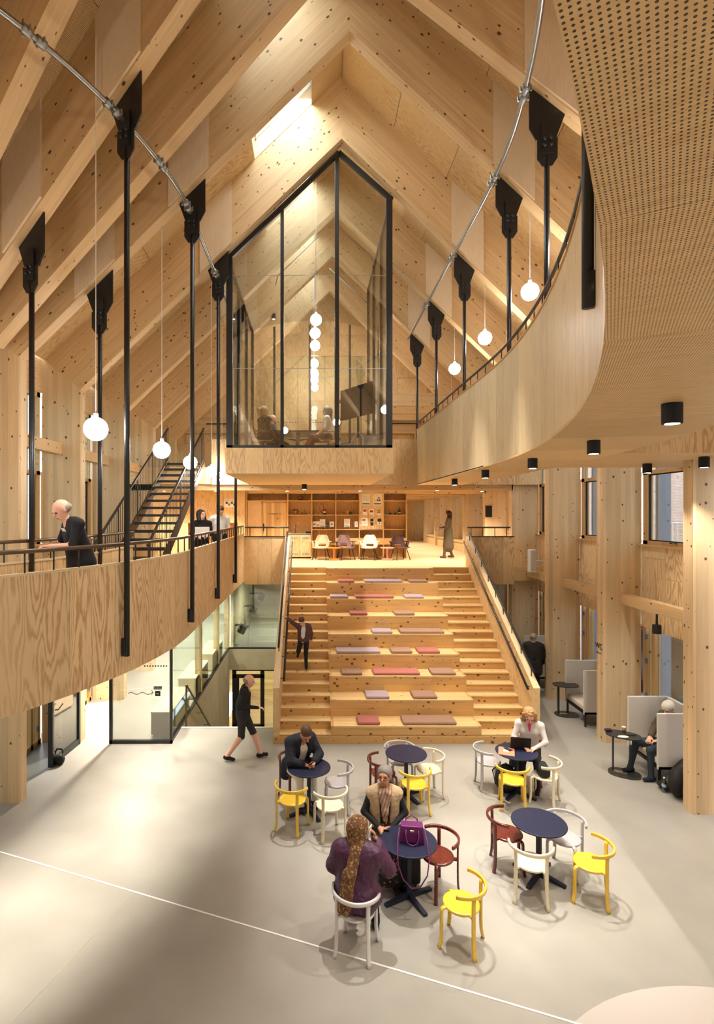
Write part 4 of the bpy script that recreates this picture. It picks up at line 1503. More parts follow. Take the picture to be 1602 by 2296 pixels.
# kitchenette
kt = thing('kitchenette', 'small plywood kitchenette with steel worktop in the bookcase', 'kitchenette', (XB(672), YB, Z1))
MB().box(XB(647), XB(698), YB - .06, YBB, ZB(1198), ZB(1196)).build('worktop', M['steel'], kt)
for a, b in ((647.5, 672), (672.6, 697.5)):
    d = MB().box(XB(a), XB(b), YB - .045, YB - .02, Z1 + .05, ZB(1199)).build('cupboard_door', M['ply'], kt, (0, 0, 1))
    for y in (1206.5, 1242):
        for q in range(6):
            xm = XB(a) + .09 + q * .042
            MB().box(xm, xm + .026, YB - .05, YB - .044, ZB(y) - .025, ZB(y) + .025).build('vent_slot', M['bluepanel'], d)
fx = XB(661)
MB().tube([(fx, YB + .2, ZB(1196)), (fx, YB + .2, ZB(1176)), (fx + .05, YB + .18, ZB(1173)), (fx + .12, YB + .16, ZB(1173)), (fx + .16, YB + .15, ZB(1177))], .010, 6).build('tap', M['steel'], kt, smooth=True)
o = MB().box(XB(686), XB(698), YB + .02, YB + .05, ZB(1196), ZB(1191.5)).build('tap_sign', M['blackmatt'])
tag(o, 'small black sign lying on the kitchenette worktop', 'sign')
so = thing('soap_bottle', 'small brown soap bottle on the kitchenette worktop', 'bottle', (XB(650), YB + .1, ZB(1196)))
MB().lathe([(.03, 0), (.03, .07), (.012, .09), (.012, .12)], 12).build('body', plain('brown_glass', (.12, .05, .03), .2), so, world=False, smooth=True)
MB().lathe([(.034, .0), (.034, .035)], 12).build('label_band', M['white'], so, world=False)

# ornaments on the shelves
pc = {k: plain('orn_' + k, srgb(*v), .4) for k, v in dict(brown=(140, 82, 52), tan=(186, 130, 82), olive=(150, 120, 50), gold=(170, 130, 60), red=(140, 46, 34), cream=(232, 214, 150), green=(40, 60, 46),
      yellow=(236, 196, 50), dark=(38, 40, 34), grey=(150, 150, 146), black=(22, 22, 22), glassy=(60, 78, 66), navy=(58, 54, 84), teal=(52, 100, 100), paper=(244, 238, 226), pink=(226, 150, 130), orange=(214, 130, 52)).items()}
ys = YB + .16


def orn(name, label, x, yp, prof, mat, extra=None):
    t = thing(name, label, 'ornament', (XB(x), ys, ZB(yp)), group='ornaments on the bookcase')
    MB().lathe(prof, 16).build('body', mat, t, world=False, smooth=True)
    if extra:
        for nm, mb, m in extra:
            mb.build(nm, m, t, world=False, smooth=True)
    return t


apple = [(.001, .012), (.04, 0), (.075, .03), (.09, .08), (.075, .13), (.03, .15), (.001, .135)]
orn('wooden_apple', 'large brown wooden apple on the top shelf', 674.5, 1121.5, apple, pc['brown'], [('stem', MB().tube([(0, 0, .13), (.01, 0, .2), (.05, 0, .215)], .008, 6), pc['black'])])
orn('plant_pot', 'tan ceramic pot with dark leaves on the shelf above the tap', 662.5, 1153.5, [(.05, 0), (.075, .06), (.07, .12), (.06, .14)], pc['tan'],
    [('leaf', MB().sphere((-.06, 0, .16), .04, 8, 5, (1, .6, .5)), pc['green']), ('leaf', MB().sphere((.0, 0, .17), .04, 8, 5, (1, .6, .5)), pc['red']), ('leaf', MB().sphere((.06, 0, .16), .04, 8, 5, (1, .6, .5)), pc['green'])])
pear = [(.001, 0), (.035, .005), (.048, .04), (.038, .075), (.018, .11), (.001, .125)]
orn('wooden_pear', 'olive wooden pear beside the tan pot', 675.5, 1153.5, pear, pc['olive'], [('stem', MB().tube([(0, 0, .12), (.01, 0, .16)], .006, 5), pc['black'])])
orn('wooden_pear', 'golden wooden pear right of the olive pear', 681.5, 1153.5, pear, pc['gold'], [('stem', MB().tube([(0, 0, .12), (.02, 0, .17)], .006, 5), pc['black'])])
orn('striped_cactus', 'red, cream and green striped ornament on the middle shelf', 728.5, 1153.5, [(.045, 0), (.055, .05), (.055, .1)], pc['green'],
    [('band', MB().lathe([(.057, .05), (.057, .12)], 16), pc['cream']), ('top', MB().lathe([(.056, .12), (.05, .19), (.02, .23), (.001, .235)], 16), pc['red'])])
orn('toy_figure', 'tiny pale and red toy figure left of the striped ornament', 719, 1153.5, [(.022, 0), (.026, .03), (.012, .06), (.001, .07)], pc['pink'])
orn('toy_figure', 'small golden toy on a black stand, right middle shelf', 771.5, 1153.5, [(.05, 0), (.05, .015), (.03, .02), (.045, .05), (.03, .08), (.001, .085)], pc['gold'])
orn('yellow_vase', 'yellow bottle-shaped vase on the right middle shelf', 780.5, 1153.5, [(.03, 0), (.035, .06), (.033, .1), (.02, .125), (.001, .13)], pc['yellow'])
o = MB().box(XB(783.5), XB(790.5), ys - .03, ys + .03, ZB(1153.5), ZB(1147)).build('dark_box', pc['green'])
tag(o, 'small dark green box beside the yellow vase', 'box', 'ornaments on the bookcase')
o = MB().box(XB(865), XB(871.5), ys - .03, ys + .03, ZB(1153.5), ZB(1147)).build('grey_box', pc['grey'])
tag(o, 'small grey patterned box on the shelf right of the noticeboard', 'box', 'ornaments on the bookcase')
for k, (x, m) in enumerate(((877, 'black'), (882, 'grey'), (888, 'dark'))):
    orn('cup', '%s little cup between the grey box and the green bottle' % ('black', 'grey', 'dark olive')[k], x, 1153.5, [(.028, 0), (.032, .05), (.02, .06)], pc[m])
orn('glass_bottle', 'dark green glass bottle with cream label on the shelf', 897.5, 1153.5, [(.045, 0), (.048, .1), (.04, .16), (.015, .22), (.014, .28), (.001, .285)], pc['glassy'],
    [('label_band', MB().lathe([(.049, .03), (.049, .08)], 16), pc['cream'])])


def sheet(x0, x1, y0, y1, label, marks=(), yw=YB - .016, name='poster', grp='sheets on the noticeboard', tilt=0, mat=None):
    xm = (XB(x0) + XB(x1)) / 2
    t = thing(name, label, 'poster' if tilt == 0 else 'leaflet', (xm, yw, ZB(y1)), group=grp)
    w, h = XB(x1) - XB(x0), ZB(y0) - ZB(y1)
    Mt = Matrix.Rotation(-tilt, 4, 'X')
    MB().box(-w / 2, w / 2, -.003, .003, 0, h, Mt).build('paper', mat or pc['paper'], t, world=False)
    for a, b, c, d, m in marks:
        MB().box(-w / 2 + a * w, -w / 2 + b * w, -.0055, -.003, c * h, d * h, Mt).build('print_block', pc[m], t, world=False)
    return t


lines = [(.12, .6, .80, .825, 'grey')] + [(.12, .85, .72 - k * .07, .732 - k * .07, 'grey') for k in range(6)]
sheet(812, 830, 1107, 1133, 'large cream poster with teal strip and text lines on the noticeboard', lines + [(.05, .93, .08, .19, 'teal')])
sheet(838, 856.5, 1107, 1133, 'large cream poster with teal strip and coloured pictures on the noticeboard', [(.12, .6, .80, .825, 'grey'), (.5, .8, .58, .68, 'red'), (.12, .35, .36, .52, 'yellow'), (.42, .58, .36, .52, 'navy'), (.65, .85, .36, .5, 'dark'), (.05, .93, .08, .19, 'teal')])
sheet(814, 823, 1141, 1155, 'small cream leaflet with dark photo, under the text poster', [(.1, .9, .55, .9, 'brown')])
sheet(829, 838.5, 1141, 1154, 'small cream leaflet with red drawing, middle of the noticeboard', [(.1, .8, .4, .75, 'red')])
sheet(845.5, 854.5, 1141, 1155, 'small yellow and green landscape leaflet on the noticeboard', [(.05, .95, .75, .88, 'green'), (.05, .95, .3, .6, 'olive'), (.05, .95, .6, .75, 'yellow')])
sheet(811.5, 825, 1161, 1179, 'white A4 sheet with brown picture, low on the noticeboard', [(.12, .6, .62, .82, 'brown'), (.12, .8, .4, .42, 'grey'), (.12, .8, .3, .32, 'grey')])
sheet(831, 837.5, 1163.5, 1178, 'narrow dark green leaflet low on the noticeboard', [(.1, .9, .5, .6, 'paper'), (.1, .9, .2, .4, 'green')], mat=pc['dark'])
sheet(847, 855.5, 1163, 1177, 'green and white leaflet low on the noticeboard', [(0, 1, .52, 1, 'green'), (.35, .65, .15, .4, 'olive')])
# leaflets in stands on the shelves
yl = YB + .08
for x0, x1, y0, lab, mk, m in ((701.5, 709.5, 1169, 'small white leaflet with dark picture, far left on the leaflet shelf', [(.2, .8, .3, .6, 'brown')], None),
                              (710, 717, 1169, 'pale leaflet with a car picture on the leaflet shelf', [(.2, .8, .25, .4, 'dark')], None),
                              (717.5, 730, 1164.5, 'tall white leaflet with teal strip, middle of the leaflet shelf', lines + [(.1, .9, .07, .16, 'teal')], None),
                              (731, 739, 1174, 'dark navy leaflet on the leaflet shelf', [(.1, .9, .4, .6, 'grey')], pc['navy']),
                              (740, 749.5, 1169.5, 'white leaflet with red dot on the leaflet shelf', [(.3, .65, .35, .65, 'red')], None),
                              (772.5, 785.5, 1163.5, 'tall white leaflet with teal strip on the shelf left of the noticeboard', lines + [(.1, .9, .07, .16, 'teal')], None),
                              (796, 803.5, 1169, 'small tilted white leaflet beside the noticeboard', [(.3, .6, .3, .5, 'pink')], None)):
    t = sheet(x0, x1, y0, 1181.5, lab, mk, yl, 'leaflet', 'leaflets on the bookcase', .12, m)
    hs = ZB(1181.5) - ZB(1186.5)
    for s_ in (-1, 1):
        xq = s_ * (XB(x1) - XB(x0)) * .35
        MB().bar((xq, 0, 0), (xq + s_ * .02, -.02, -hs), .008, .008).build('easel_leg', M['pinetread'], t, world=False)
o = MB().box(XB(738), XB(749.5), YB + .06, YB + .25, ZB(1219), ZB(1217.8)).build('booklet', pc['teal'])
tag(o, 'thin grey-green booklet lying on the low shelf behind the chairs', 'booklet')

# children's café poster on the wall
t = thing('poster', 'white children\'s café poster with coloured title and round pictures', 'poster', (px(517, 1137, YB - .31).x, YB - .305, px(517, 1137, YB - .31).z))
MB().box(-.21, .21, -.004, .004, 0, .29).build('paper', pc['paper'], t, world=False)
for k, (ch, m) in enumerate(zip('BØRNECAFÉ', ('red', 'red', 'navy', 'navy', 'orange', 'orange', 'green', 'green', 'gold'))):
    o = text(ch, .055, (0, 0, 0), FRONT, pc[m], None)
    o.parent = t
    o.location = (-.17 + k * .043, -.006, .235)
for k, (x, z, m) in enumerate(((-.13, .15, 'navy'), (-.045, .09, 'olive'), (.05, .15, 'teal'), (.14, .09, 'dark'))):
    o = MB().lathe([(.045, 0), (.045, .002)], 16).build('picture', pc[m], t, world=False)
    o.location = (x, -.0045, z)
    o.rotation_euler = (PI / 2, 0, 0)

# corridor: black door bar, benches
o = MB().box(3.37, 3.43, 20.4, 20.46, ZB(1193) - .1, ZB(1145) + .0).build('door_bar', M['blackmatt'])
tag(o, 'tall black pull bar on the wall at the corridor mouth', 'door handle', kind='structure')
o = MB().box(3.30, 3.36, YBB, 31.6, Z1, ZS2).build('wall_corridor', M['ply'], None, (0, 0, 1))
tag(o, 'plywood wall along the inner side of the corridor', 'wall', kind='structure')
for k in range(4):
    y = 19.17 + BW + 2.6 * k
    t = thing('window_bench', 'plywood window bench in the corridor, %s from the landing' % ('first', 'second', 'third', 'fourth')[k], 'bench', (6.35, y + 1.1, Z1), group='window benches in the corridor')
    MB().box(6.1, 6.84, y + .03, y + 2.30, Z1 + .40, Z1 + .45).build('seat', M['pinetread'], t, (0, 1, 0))
    MB().box(6.16, 6.20, y + .03, y + 2.30, Z1, Z1 + .40).build('front', M['ply'], t, (0, 0, 1))
o = MB().box(6.08, 6.3, 19.12, 19.17, 4.65, 5.05).build('control_panel', M['blackmatt'])
tag(o, 'small black control panel on a corridor column', 'panel')

# ---------------------------------------------------------------- lounge chairs and side tables on the landing
def shell_chair(x, y, rz, mat, label):
    t = thing('lounge_chair', label, 'armchair', (x, y, Z1), rz, 'shell armchairs on the landing')
    # seat shell: rows from seat front, round the back, to the top; columns across
    bm = MB()
    nu, nv = 13, 13
    P = []
    prof = [(.27, .42), (.22, .405), (.12, .395), (0, .39), (-.12, .395), (-.19, .41), (-.235, .45), (-.265, .52), (-.285, .60), (-.30, .68), (-.315, .76), (-.325, .82), (-.325, .845)]
    for iv, (py, pz) in enumerate(prof):
        row = []
        w = [.25, .265, .275, .275, .27, .27, .27, .27, .255, .23, .20, .165, .12][iv]
        for iu in range(nu):
            a = (iu - 6) / 6.0
            xx = w * a
            curl = abs(a) ** 3
            zz = pz + (.035 * curl if iv < 6 else 0)
            yy = py + (.10 * curl if iv >= 6 else 0)
            row.append(Vector((xx, yy, zz)))
        P.append(row)
    for iv in range(nv - 1):
        for iu in range(nu - 1):
            if iv in (6,) and 3 <= iu <= 8:
                continue                       # the opening between seat and back
            bm.face([P[iv][iu], P[iv][iu + 1], P[iv + 1][iu + 1], P[iv + 1][iu]])
    o = bm.build('shell', mat, t, world=False, smooth=True)
    b = bmesh.new()
    b.from_mesh(o.data)
    bmesh.ops.remove_doubles(b, verts=b.verts, dist=.0005)
    b.to_mesh(o.data)
    b.free()
    o.data.polygons.foreach_set('use_smooth', [True] * len(o.data.polygons))
    sl = o.modifiers.new('thick', 'SOLIDIFY')
    sl.thickness = .035
    sl.offset = 0
    ss = o.modifiers.new('sub', 'SUBSURF')
    ss.levels = ss.render_levels = 1
    for s_ in (-1, 1):
        arm = MB()
        arm.sweep([(s_ * .24, -.25, .60), (s_ * .30, -.16, .625), (s_ * .335, -.03, .63), (s_ * .325, .10, .63)], [(-.035, -.014), (.035, -.014), (.04, .0), (.035, .014), (-.035, .014)])
        arm.build('arm', mat, t, world=False, smooth=True)
        MB().sweep([(s_ * .31, -.06, .625), (s_ * .285, -.06, .52), (s_ * .26, -.05, .43)], [(-.014, -.1), (.014, -.1), (.014, .1), (-.014, .1)], ups=[(0, 1, 0)] * 3).build('arm_support', mat, t, world=False, smooth=True)
        for f_ in (-1, 1):
            MB().tube([(s_ * .17, f_ * .15, .39), (s_ * .25, f_ * .27, 0)], .013, 8).build('leg', M['blackmatt'], t, world=False)
    return t


lc = {'beige': plain('chair_beige', srgb(222, 190, 156), .6), 'mauve': plain('chair_mauve', srgb(128, 100, 94), .75), 'ivory': plain('chair_ivory', srgb(246, 230, 200), .6), 'plum': plain('chair_plum', srgb(92, 64, 60), .75)}
for x, c, rz, lab in ((720, 'beige', 2.9, 'beige shell armchair on black legs beside the kitchenette'), (776, 'mauve', 3.4, 'mauve shell armchair right of the orange side table'),
                      (828, 'ivory', 2.9, 'ivory shell armchair in front of the noticeboard'), (898, 'plum', 3.4, 'dark plum shell armchair at the end of the bookcase')):
    shell_chair((x - VPX) * 18.75 / FPX, 18.75, rz, lc[c], lab)
for x, m, lab in ((749, pc['orange'], 'small orange pedestal table between the beige and mauve armchairs'), (868.5, pc['pink'], 'small pink pedestal table beside the ivory armchair')):
    X = (x - VPX) * 18.55 / FPX
    t = thing('side_table', lab, 'side table', (X, 18.55, Z1), group='pedestal tables on the landing')
    MB().lathe([(.23, .40), (.235, .41), (.235, .43), (.23, .435)], 28).build('top', m, t, world=False)
    MB().box(-.03, .03, -.03, .03, .06, .40).build('stem', m, t, world=False)
    MB().box(-.17, .17, -.12, .12, 0, .06).build('base', m, t, world=False, bevel=.01)

# ---------------------------------------------------------------- black steel stair, first to second floor
sx0, sx1, y0, y1 = -4.07, -3.07, 10.15, 15.3
ss = thing('steel_stair', 'open black steel stair rising from the lower gallery to the second floor', 'staircase', ((sx0 + sx1) / 2, y0, Z1))
n = 17
for k in range(n):
    y = y0 + (y1 - y0) * (k + .5) / n
    z = Z1 + (Z2 - Z1) * (k + 1) / n
    MB().box(sx0 + .04, sx1 - .04, y - .14, y + .14, z - .06, z - .002).build('tread', M['black'], ss)
for x in (sx0, sx1):
    MB().prism([(x - .006, y0 - .1, Z1), (x - .006, y0 + .25, Z1), (x - .006, y1 + .1, Z2 - .12), (x - .006, y1 + .1, Z2 + .08), (x - .006, y0 - .1, Z1 + .2)], (.012, 0, 0)).build('stringer', plain('bronze_stringer%d' % (x > -3.5), (.06, .042, .028), .45), ss)
    zz = lambda y: Z1 + (Z2 - Z1) * (y - y0) / (y1 - y0)
    MB().bar((x, y0 - .05, zz(y0) + 1.0), (x, y1, zz(y1) + 1.0), .045, .03).build('handrail', M['black'], ss)
    MB().bar((x, y0, zz(y0) + .16), (x, y1, zz(y1) + .16), .02, .03).build('bottom_rail', M['black'], ss)
    m = 42
    for k in range(m + 1):
        y = y0 + (y1 - y0) * k / m
        th = .022 if k % 10 == 0 else .009
        MB().bar((x, y, zz(y) + (.0 if k % 10 == 0 else .16)), (x, y, zz(y) + 1.0), th, th).build('baluster', M['black'], ss)

# small handrail at the stairwell edge on the ground floor
t = S('stairwell_handrail', 'dark handrail descending into the stairwell', 'handrail', (-2.75, 12.2, 0))
hx = -2.84
MB().tube([(hx, 12.2, 0), (hx, 12.2, .95)], .02, 8).build('post', M['bronze'], t)
MB().tube([(hx, 12.2, .95), (hx, 15.6, -1.5)], .022, 8).build('rail', M['bronze'], t, smooth=True)
for k in range(3):
    y = 12.9 + k * .9
    z = .95 - (y - 12.2) * .7206
    MB().tube([(hx, y, z), (hx, y, z - .07), (WX0, y, z - .07)], .008, 6).build('bracket', M['bronze'], t)
# theatre spotlights on the concrete wall behind the glass screen
o = MB().box(-2.95, -2.85, 19.5, 25.5, 0, ZS1).build('wall_hall', M['concrete'], None, (0, 1, 0))
tag(o, 'pale concrete wall of the stair hall behind the glass screen', 'wall', kind='structure')
o = MB().box(-2.95, 6.9, 25.4, 25.5, 0, ZS1).build('wall_hall_end', M['concrete'], None, (1, 0, 0))
tag(o, 'concrete end wall of the stair hall', 'wall', kind='structure')
for k, (x, y, D) in enumerate(((545, 1408, 20.0), (571, 1364, 22.5), (588, 1336, 24.6))):
    p = px(x, y, D)
    t = thing('stage_light', 'black bracketed spotlight on the hall wall, %s from the glass screen' % ('first', 'second', 'third')[k], 'spotlight', p, 0, 'spotlights in the stair hall')
    MB().box(-.15, .13, -.16, .14, -.19, .10, Matrix.Rotation(.45, 4, 'Y')).build('housing', M['blackmatt'], t, world=False, bevel=.02)
    MB().tube([(-2.855 - p.x, 0, .1), (-.12, 0, .12)], .04, 8).build('bracket', M['blackmatt'], t, world=False)
# benches in the foyer
for k, (ya, yb) in enumerate(((11.62, 13.3), (14.0, 15.7), (16.4, 18.2))):
    t = thing('foyer_bench', 'pale ply block bench along the foyer glazing, %s from the entrance' % ('first', 'second', 'third')[k], 'bench', (-3.22, (ya + yb) / 2, 0), group='foyer benches')
    MB().box(-3.46, -3.02, ya, yb, .06, .52).build('body', M['birch'], t, (0, 0, 1))
    MB().box(-3.42, -3.06, ya + .03, yb - .03, 0, .06).build('plinth', M['steel'], t)
    MB().box(-3.47, -3.01, ya - .01, yb + .01, .52, .545).build('top', M['birch'], t, (0, 1, 0))
# kettlebell holding the door open
p = px_z(133, 1713, 0)
t = thing('kettlebell', 'black kettlebell used as a doorstop at the open glass door', 'kettlebell', p)
MB().lathe([(.05, 0), (.085, .03), (.105, .09), (.09, .15), (.05, .18), (.001, .185)], 18).build('bell', M['blackmatt'], t, world=False, smooth=True)
MB().tube([(-.055, 0, .15), (-.075, 0, .23), (-.045, 0, .285), (.045, 0, .285), (.075, 0, .23), (.055, 0, .15)], .017, 8).build('handle', M['blackmatt'], t, world=False, smooth=True)
# ---------------------------------------------------------------- café chairs and tables
def lacquer(name, rgb):
    return plain(name, srgb(*rgb), .28, spec=.5, coat=.4)


CH = {'yellow': lacquer('lacquer_yellow', (228, 188, 60)), 'ivory': lacquer('lacquer_ivory', (226, 214, 184)), 'grey': lacquer('lacquer_grey', (178, 175, 178)),
      'white': lacquer('lacquer_white', (214, 212, 212)), 'red': lacquer('lacquer_oxblood', (98, 36, 27))}
tb = NT('navy_stain')
tc = tb.add('ShaderNodeTexCoord')
nn = tb.noise(tc.outputs['Object'], 6, 4, .6, '3D')
ww = tb.math('POWER', tb.math('ADD', tb.math('MULTIPLY', tb.math('SINE', tb.math('MULTIPLY', nn, 70)), .5), .5), 4)
M['navy'] = tb.finish(tb.mix(tb.math('MULTIPLY', ww, .25), srgb(30, 33, 56), srgb(54, 62, 92)), .45, .25)
M['navymetal'] = plain('navy_metal', srgb(30, 34, 52), .45)


def rsec(w, h, r=.3):
    a, b = w / 2, h / 2
    c = min(a, b) * r
    return [(-a + c, -b), (a - c, -b), (a, -b + c), (a, b - c), (a - c, b), (-a + c, b), (-a, b - c), (-a, -b + c)]


chair_meshes = None


def make_chair(mat, label):
    t = thing('cafe_chair', label, 'chair', group='bentwood chairs on the atrium floor')
    MB().lathe([(.001, .418), (.17, .418), (.195, .424), (.203, .436), (.203, .448), (.197, .456), (.17, .452), (.001, .447)], 40).build('seat', mat, t, world=False, smooth=True)
    sec = rsec(.024, .044)
    for ang in (45, 135):                                      # front legs, bent over to meet the seat rim
        a = math.radians(ang)
        e, tn = Vector((math.cos(a), math.sin(a), 0)), Vector((-math.sin(a), math.cos(a), 0))
        pts = [(.185, .436), (.215, .437), (.232, .430), (.243, .416), (.247, .395), (.248, .28), (.249, .18), (.254, .10), (.266, .04), (.278, 0)]
        MB().sweep([e * r + Vector((0, 0, z)) for r, z in pts], sec, ups=[tn] * len(pts)).build('leg', mat, t, world=False, smooth=True)
    for ang in (225, 315):                                     # back legs run up to the ring
        a = math.radians(ang)
        e, tn = Vector((math.cos(a), math.sin(a), 0)), Vector((-math.sin(a), math.cos(a), 0))
        pts = [(.278, 0), (.266, .04), (.254, .10), (.249, .18), (.248, .30), (.248, .55), (.250, .62), (.256, .66)]
        MB().sweep([e * r + Vector((0, 0, z)) for r, z in pts], sec, ups=[tn] * len(pts)).build('leg', mat, t, world=False, smooth=True)
        MB().sweep([e * .19 + Vector((0, 0, .437)), e * .242 + Vector((0, 0, .437))], rsec(.044, .03)).build('seat_block', mat, t, world=False)
    ring = []
    for k in range(29):
        a = math.radians(270 - 88 + 176 * k / 28)
        ring.append(Vector((.262 * math.cos(a), .262 * math.sin(a) + .0, .672)))
    MB().sweep(ring, rsec(.026, .042)).build('back_ring', mat, t, world=False, smooth=True)
    return t


chairs = {
    'T1': [((656, 1790), 'yellow', (.45, .9), 'yellow bentwood chair at the table of the man in the dark jacket'),
           ((740, 1802), 'ivory', (-.35, .95), 'ivory bentwood chair beside the yellow one at the jacketed man\'s table'),
           ((756, 1751), 'grey', (-.95, .05), 'grey bentwood chair across from the man in the dark jacket'),
           ((660, 1726), 'red', (.5, -.85), 'oxblood bentwood chair under the man in the dark jacket')],
    'T2': [((860, 1731), 'red', (.95, .15), 'oxblood bentwood chair at the empty table by the stair'),
           ((897, 1703), 'grey', (.1, -1), 'grey bentwood chair between the empty table and the stair'),
           ((962, 1722), 'ivory', (-.9, -.2), 'ivory bentwood chair at the empty table by the stair'),
           ((930, 1755), 'yellow', (-.2, 1), 'yellow bentwood chair at the empty table by the stair')],
    'T3': [((1097, 1705), 'grey', (.95, .0), 'grey bentwood chair at the laptop table'),
           ((1149, 1746), 'yellow', (.25, 1), 'yellow bentwood chair at the laptop table'),
           ((1222, 1737), 'ivory', (-.75, .55), 'ivory bentwood chair holding a black bag at the laptop table'),
           ((1188, 1694), 'red', (-.35, -.9), 'oxblood bentwood chair under the woman with the laptop')],
    'T4': [((800, 2036), 'white', (.35, .95), 'white bentwood chair under the woman in the headscarf'),
           ((1035, 2022), 'yellow', (-.9, .5), 'yellow bentwood chair pulled away from the purple handbag table'),
           ((982, 1916), 'red', (-.85, -.45), 'oxblood bentwood chair at the purple handbag table'),
           ((862, 1872), 'ivory', (.25, -.95), 'ivory bentwood chair under the elderly woman in the quilted vest')],
    'T5': [((1138, 1866), 'red', (.95, -.2), 'oxblood bentwood chair at the unoccupied front table'),
           ((1267, 1876), 'grey', (-.65, -.8), 'grey bentwood chair at the unoccupied front table'),
           ((1191, 1930), 'ivory', (.35, .95), 'ivory bentwood chair at the unoccupied front table'),
           ((1325, 1932), 'yellow', (-.9, .45), 'yellow bentwood chair at the unoccupied front table')]}
proto = {}
CHP = {}
for tn, lst in chairs.items():
    for (x, y), c, (fx, fy), lab in lst:
        p = px_z(x, y, .455)
        loc = (p.x, p.y, 0)
        rz = math.atan2(-fx, fy)
        if c not in proto:
            proto[c] = make_chair(CH[c], lab)
            proto[c].location = loc
            proto[c].rotation_euler = (0, 0, rz)
            r = proto[c]
        else:
            r = dup(proto[c], loc, rz, lab)
        CHP[tn + c] = (Vector(loc), rz)

tables = {'T1': ((693, 1719), 'round navy table where the man in the dark jacket sits'), 'T2': ((911, 1688), 'round navy table standing empty by the stair'),
          'T3': ((1159, 1684), 'round navy table with laptop and orange folder'), 'T4': ((917, 1884), 'round navy table with a purple handbag'),
          'T5': ((1209, 1842), 'round navy table standing empty at the front')}
tproto = None
TBL = {}
for k, (tn, ((x, y), lab)) in enumerate(tables.items()):
    p = px_z(x, y, .722)
    loc = (p.x, p.y, 0)
    TBL[tn] = Vector(loc)
    rz = (.2, .15, .45, .15, .5)[k]
    if tproto is None:
        tproto = t = thing('cafe_table', lab, 'table', loc, rz, 'round tables on the atrium floor')
        MB().lathe([(.001, .698), (.335, .698), (.348, .704), (.350, .712), (.348, .720), (.342, .722), (.001, .722)], 56).build('table_top', M['navy'], t, world=False)
        MB().box(-.028, .028, -.028, .028, .05, .70).build('column', M['navymetal'], t, world=False, bevel=.006)
        for a in range(4):
            R = Matrix.Rotation(a * PI / 2 + .3, 4, 'Z')
            mb = MB().prism([R @ Vector(q) for q in ((0, -.026, .012), (.345, -.026, .0), (.345, -.026, .032), (.05, -.026, .075), (0, -.026, .08))], R @ Vector((0, .052, 0)))
            mb.build('foot', M['navymetal'], t, world=False)
        MB().lathe([(.13, .69), (.13, .698)], 20).build('top_plate', M['navymetal'], t, world=False)
    else:
        dup(tproto, loc, rz, lab)

# ---------------------------------------------------------------- high-sided booths on the street side
M['felt'] = plain('grey_felt', srgb(206, 200, 192), .95, var=.06, scale=220)
M['seatfab'] = plain('seat_fabric', srgb(216, 204, 186), .9, var=.06, scale=220)
for k, (ya, yb, w) in enumerate(((9.56, 10.46, 'where the man with the cap sits'), (12.17, 13.04, 'behind the second column'), (14.8, 15.64, 'behind the third column'))):
    t = thing('booth_sofa', 'pale grey high-sided booth sofa ' + w, 'sofa', (6.5, (ya + yb) / 2, 0), group='booth sofas along the street windows')
    for y in (ya, yb):
        MB().box(6.07, 6.84, y, y + .05, .28, 1.27).build('side_panel', M['felt'], t, bevel=.012)
    MB().box(6.80, 6.86, ya + .05, yb, .28, 1.27).build('back_panel', M['felt'], t, bevel=.012)
    MB().box(6.09, 6.80, ya + .055, yb - .005, .34, .47).build('seat_cushion', M['seatfab'], t, bevel=.04)
    MB().box(6.66, 6.80, ya + .055, yb - .005, .47, .78).build('back_cushion', M['seatfab'], t, bevel=.04)
    MB().box(6.08, 6.82, ya, yb + .05, .285, .335).build('seat_frame', M['black'], t)
    for x in (6.10, 6.74):
        for y in (ya + .02, yb + .0):
            MB().box(x, x + .035, y, y + .035, 0, .29).build('leg', M['black'], t)
M['ctop'] = plain('c_table_top', (.028, .028, .028), .4)


def ctable(x, y, rz, label):
    t = thing('laptop_table', label, 'side table', (x, y, 0), rz, 'c-shaped side tables')
    el = lambda a, b, n=36: [(a * math.copysign(abs(math.cos(q)) ** .75, math.cos(q)), b * math.copysign(abs(math.sin(q)) ** .75, math.sin(q))) for q in [2 * PI * i / n for i in range(n)]]
    MB().prism([(u, v, .70) for u, v in el(.29, .20)], (0, 0, .018)).build('top', M['ctop'], t, world=False)
    MB().prism([(u + .02, v, 0) for u, v in el(.27, .21)], (0, 0, .012)).build('base', M['ctop'], t, world=False)
    MB().box(-.18, -.15, -.035, .035, .012, .70).build('post', M['ctop'], t, world=False)
    MB().box(-.18, .06, -.04, .04, .012, .024).build('foot_plate', M['steel'], t, world=False)
    return t


ct1 = px_z(1402, 1733, 0)
CT1 = Vector((5.72, 10.02, 0))
ctable(CT1.x, CT1.y, -.55, 'black c-shaped side table with coffee cup at the occupied booth')
ctable(6.02, 12.95, -.1, 'black c-shaped side table at the empty booth behind the second column')
zt = .718
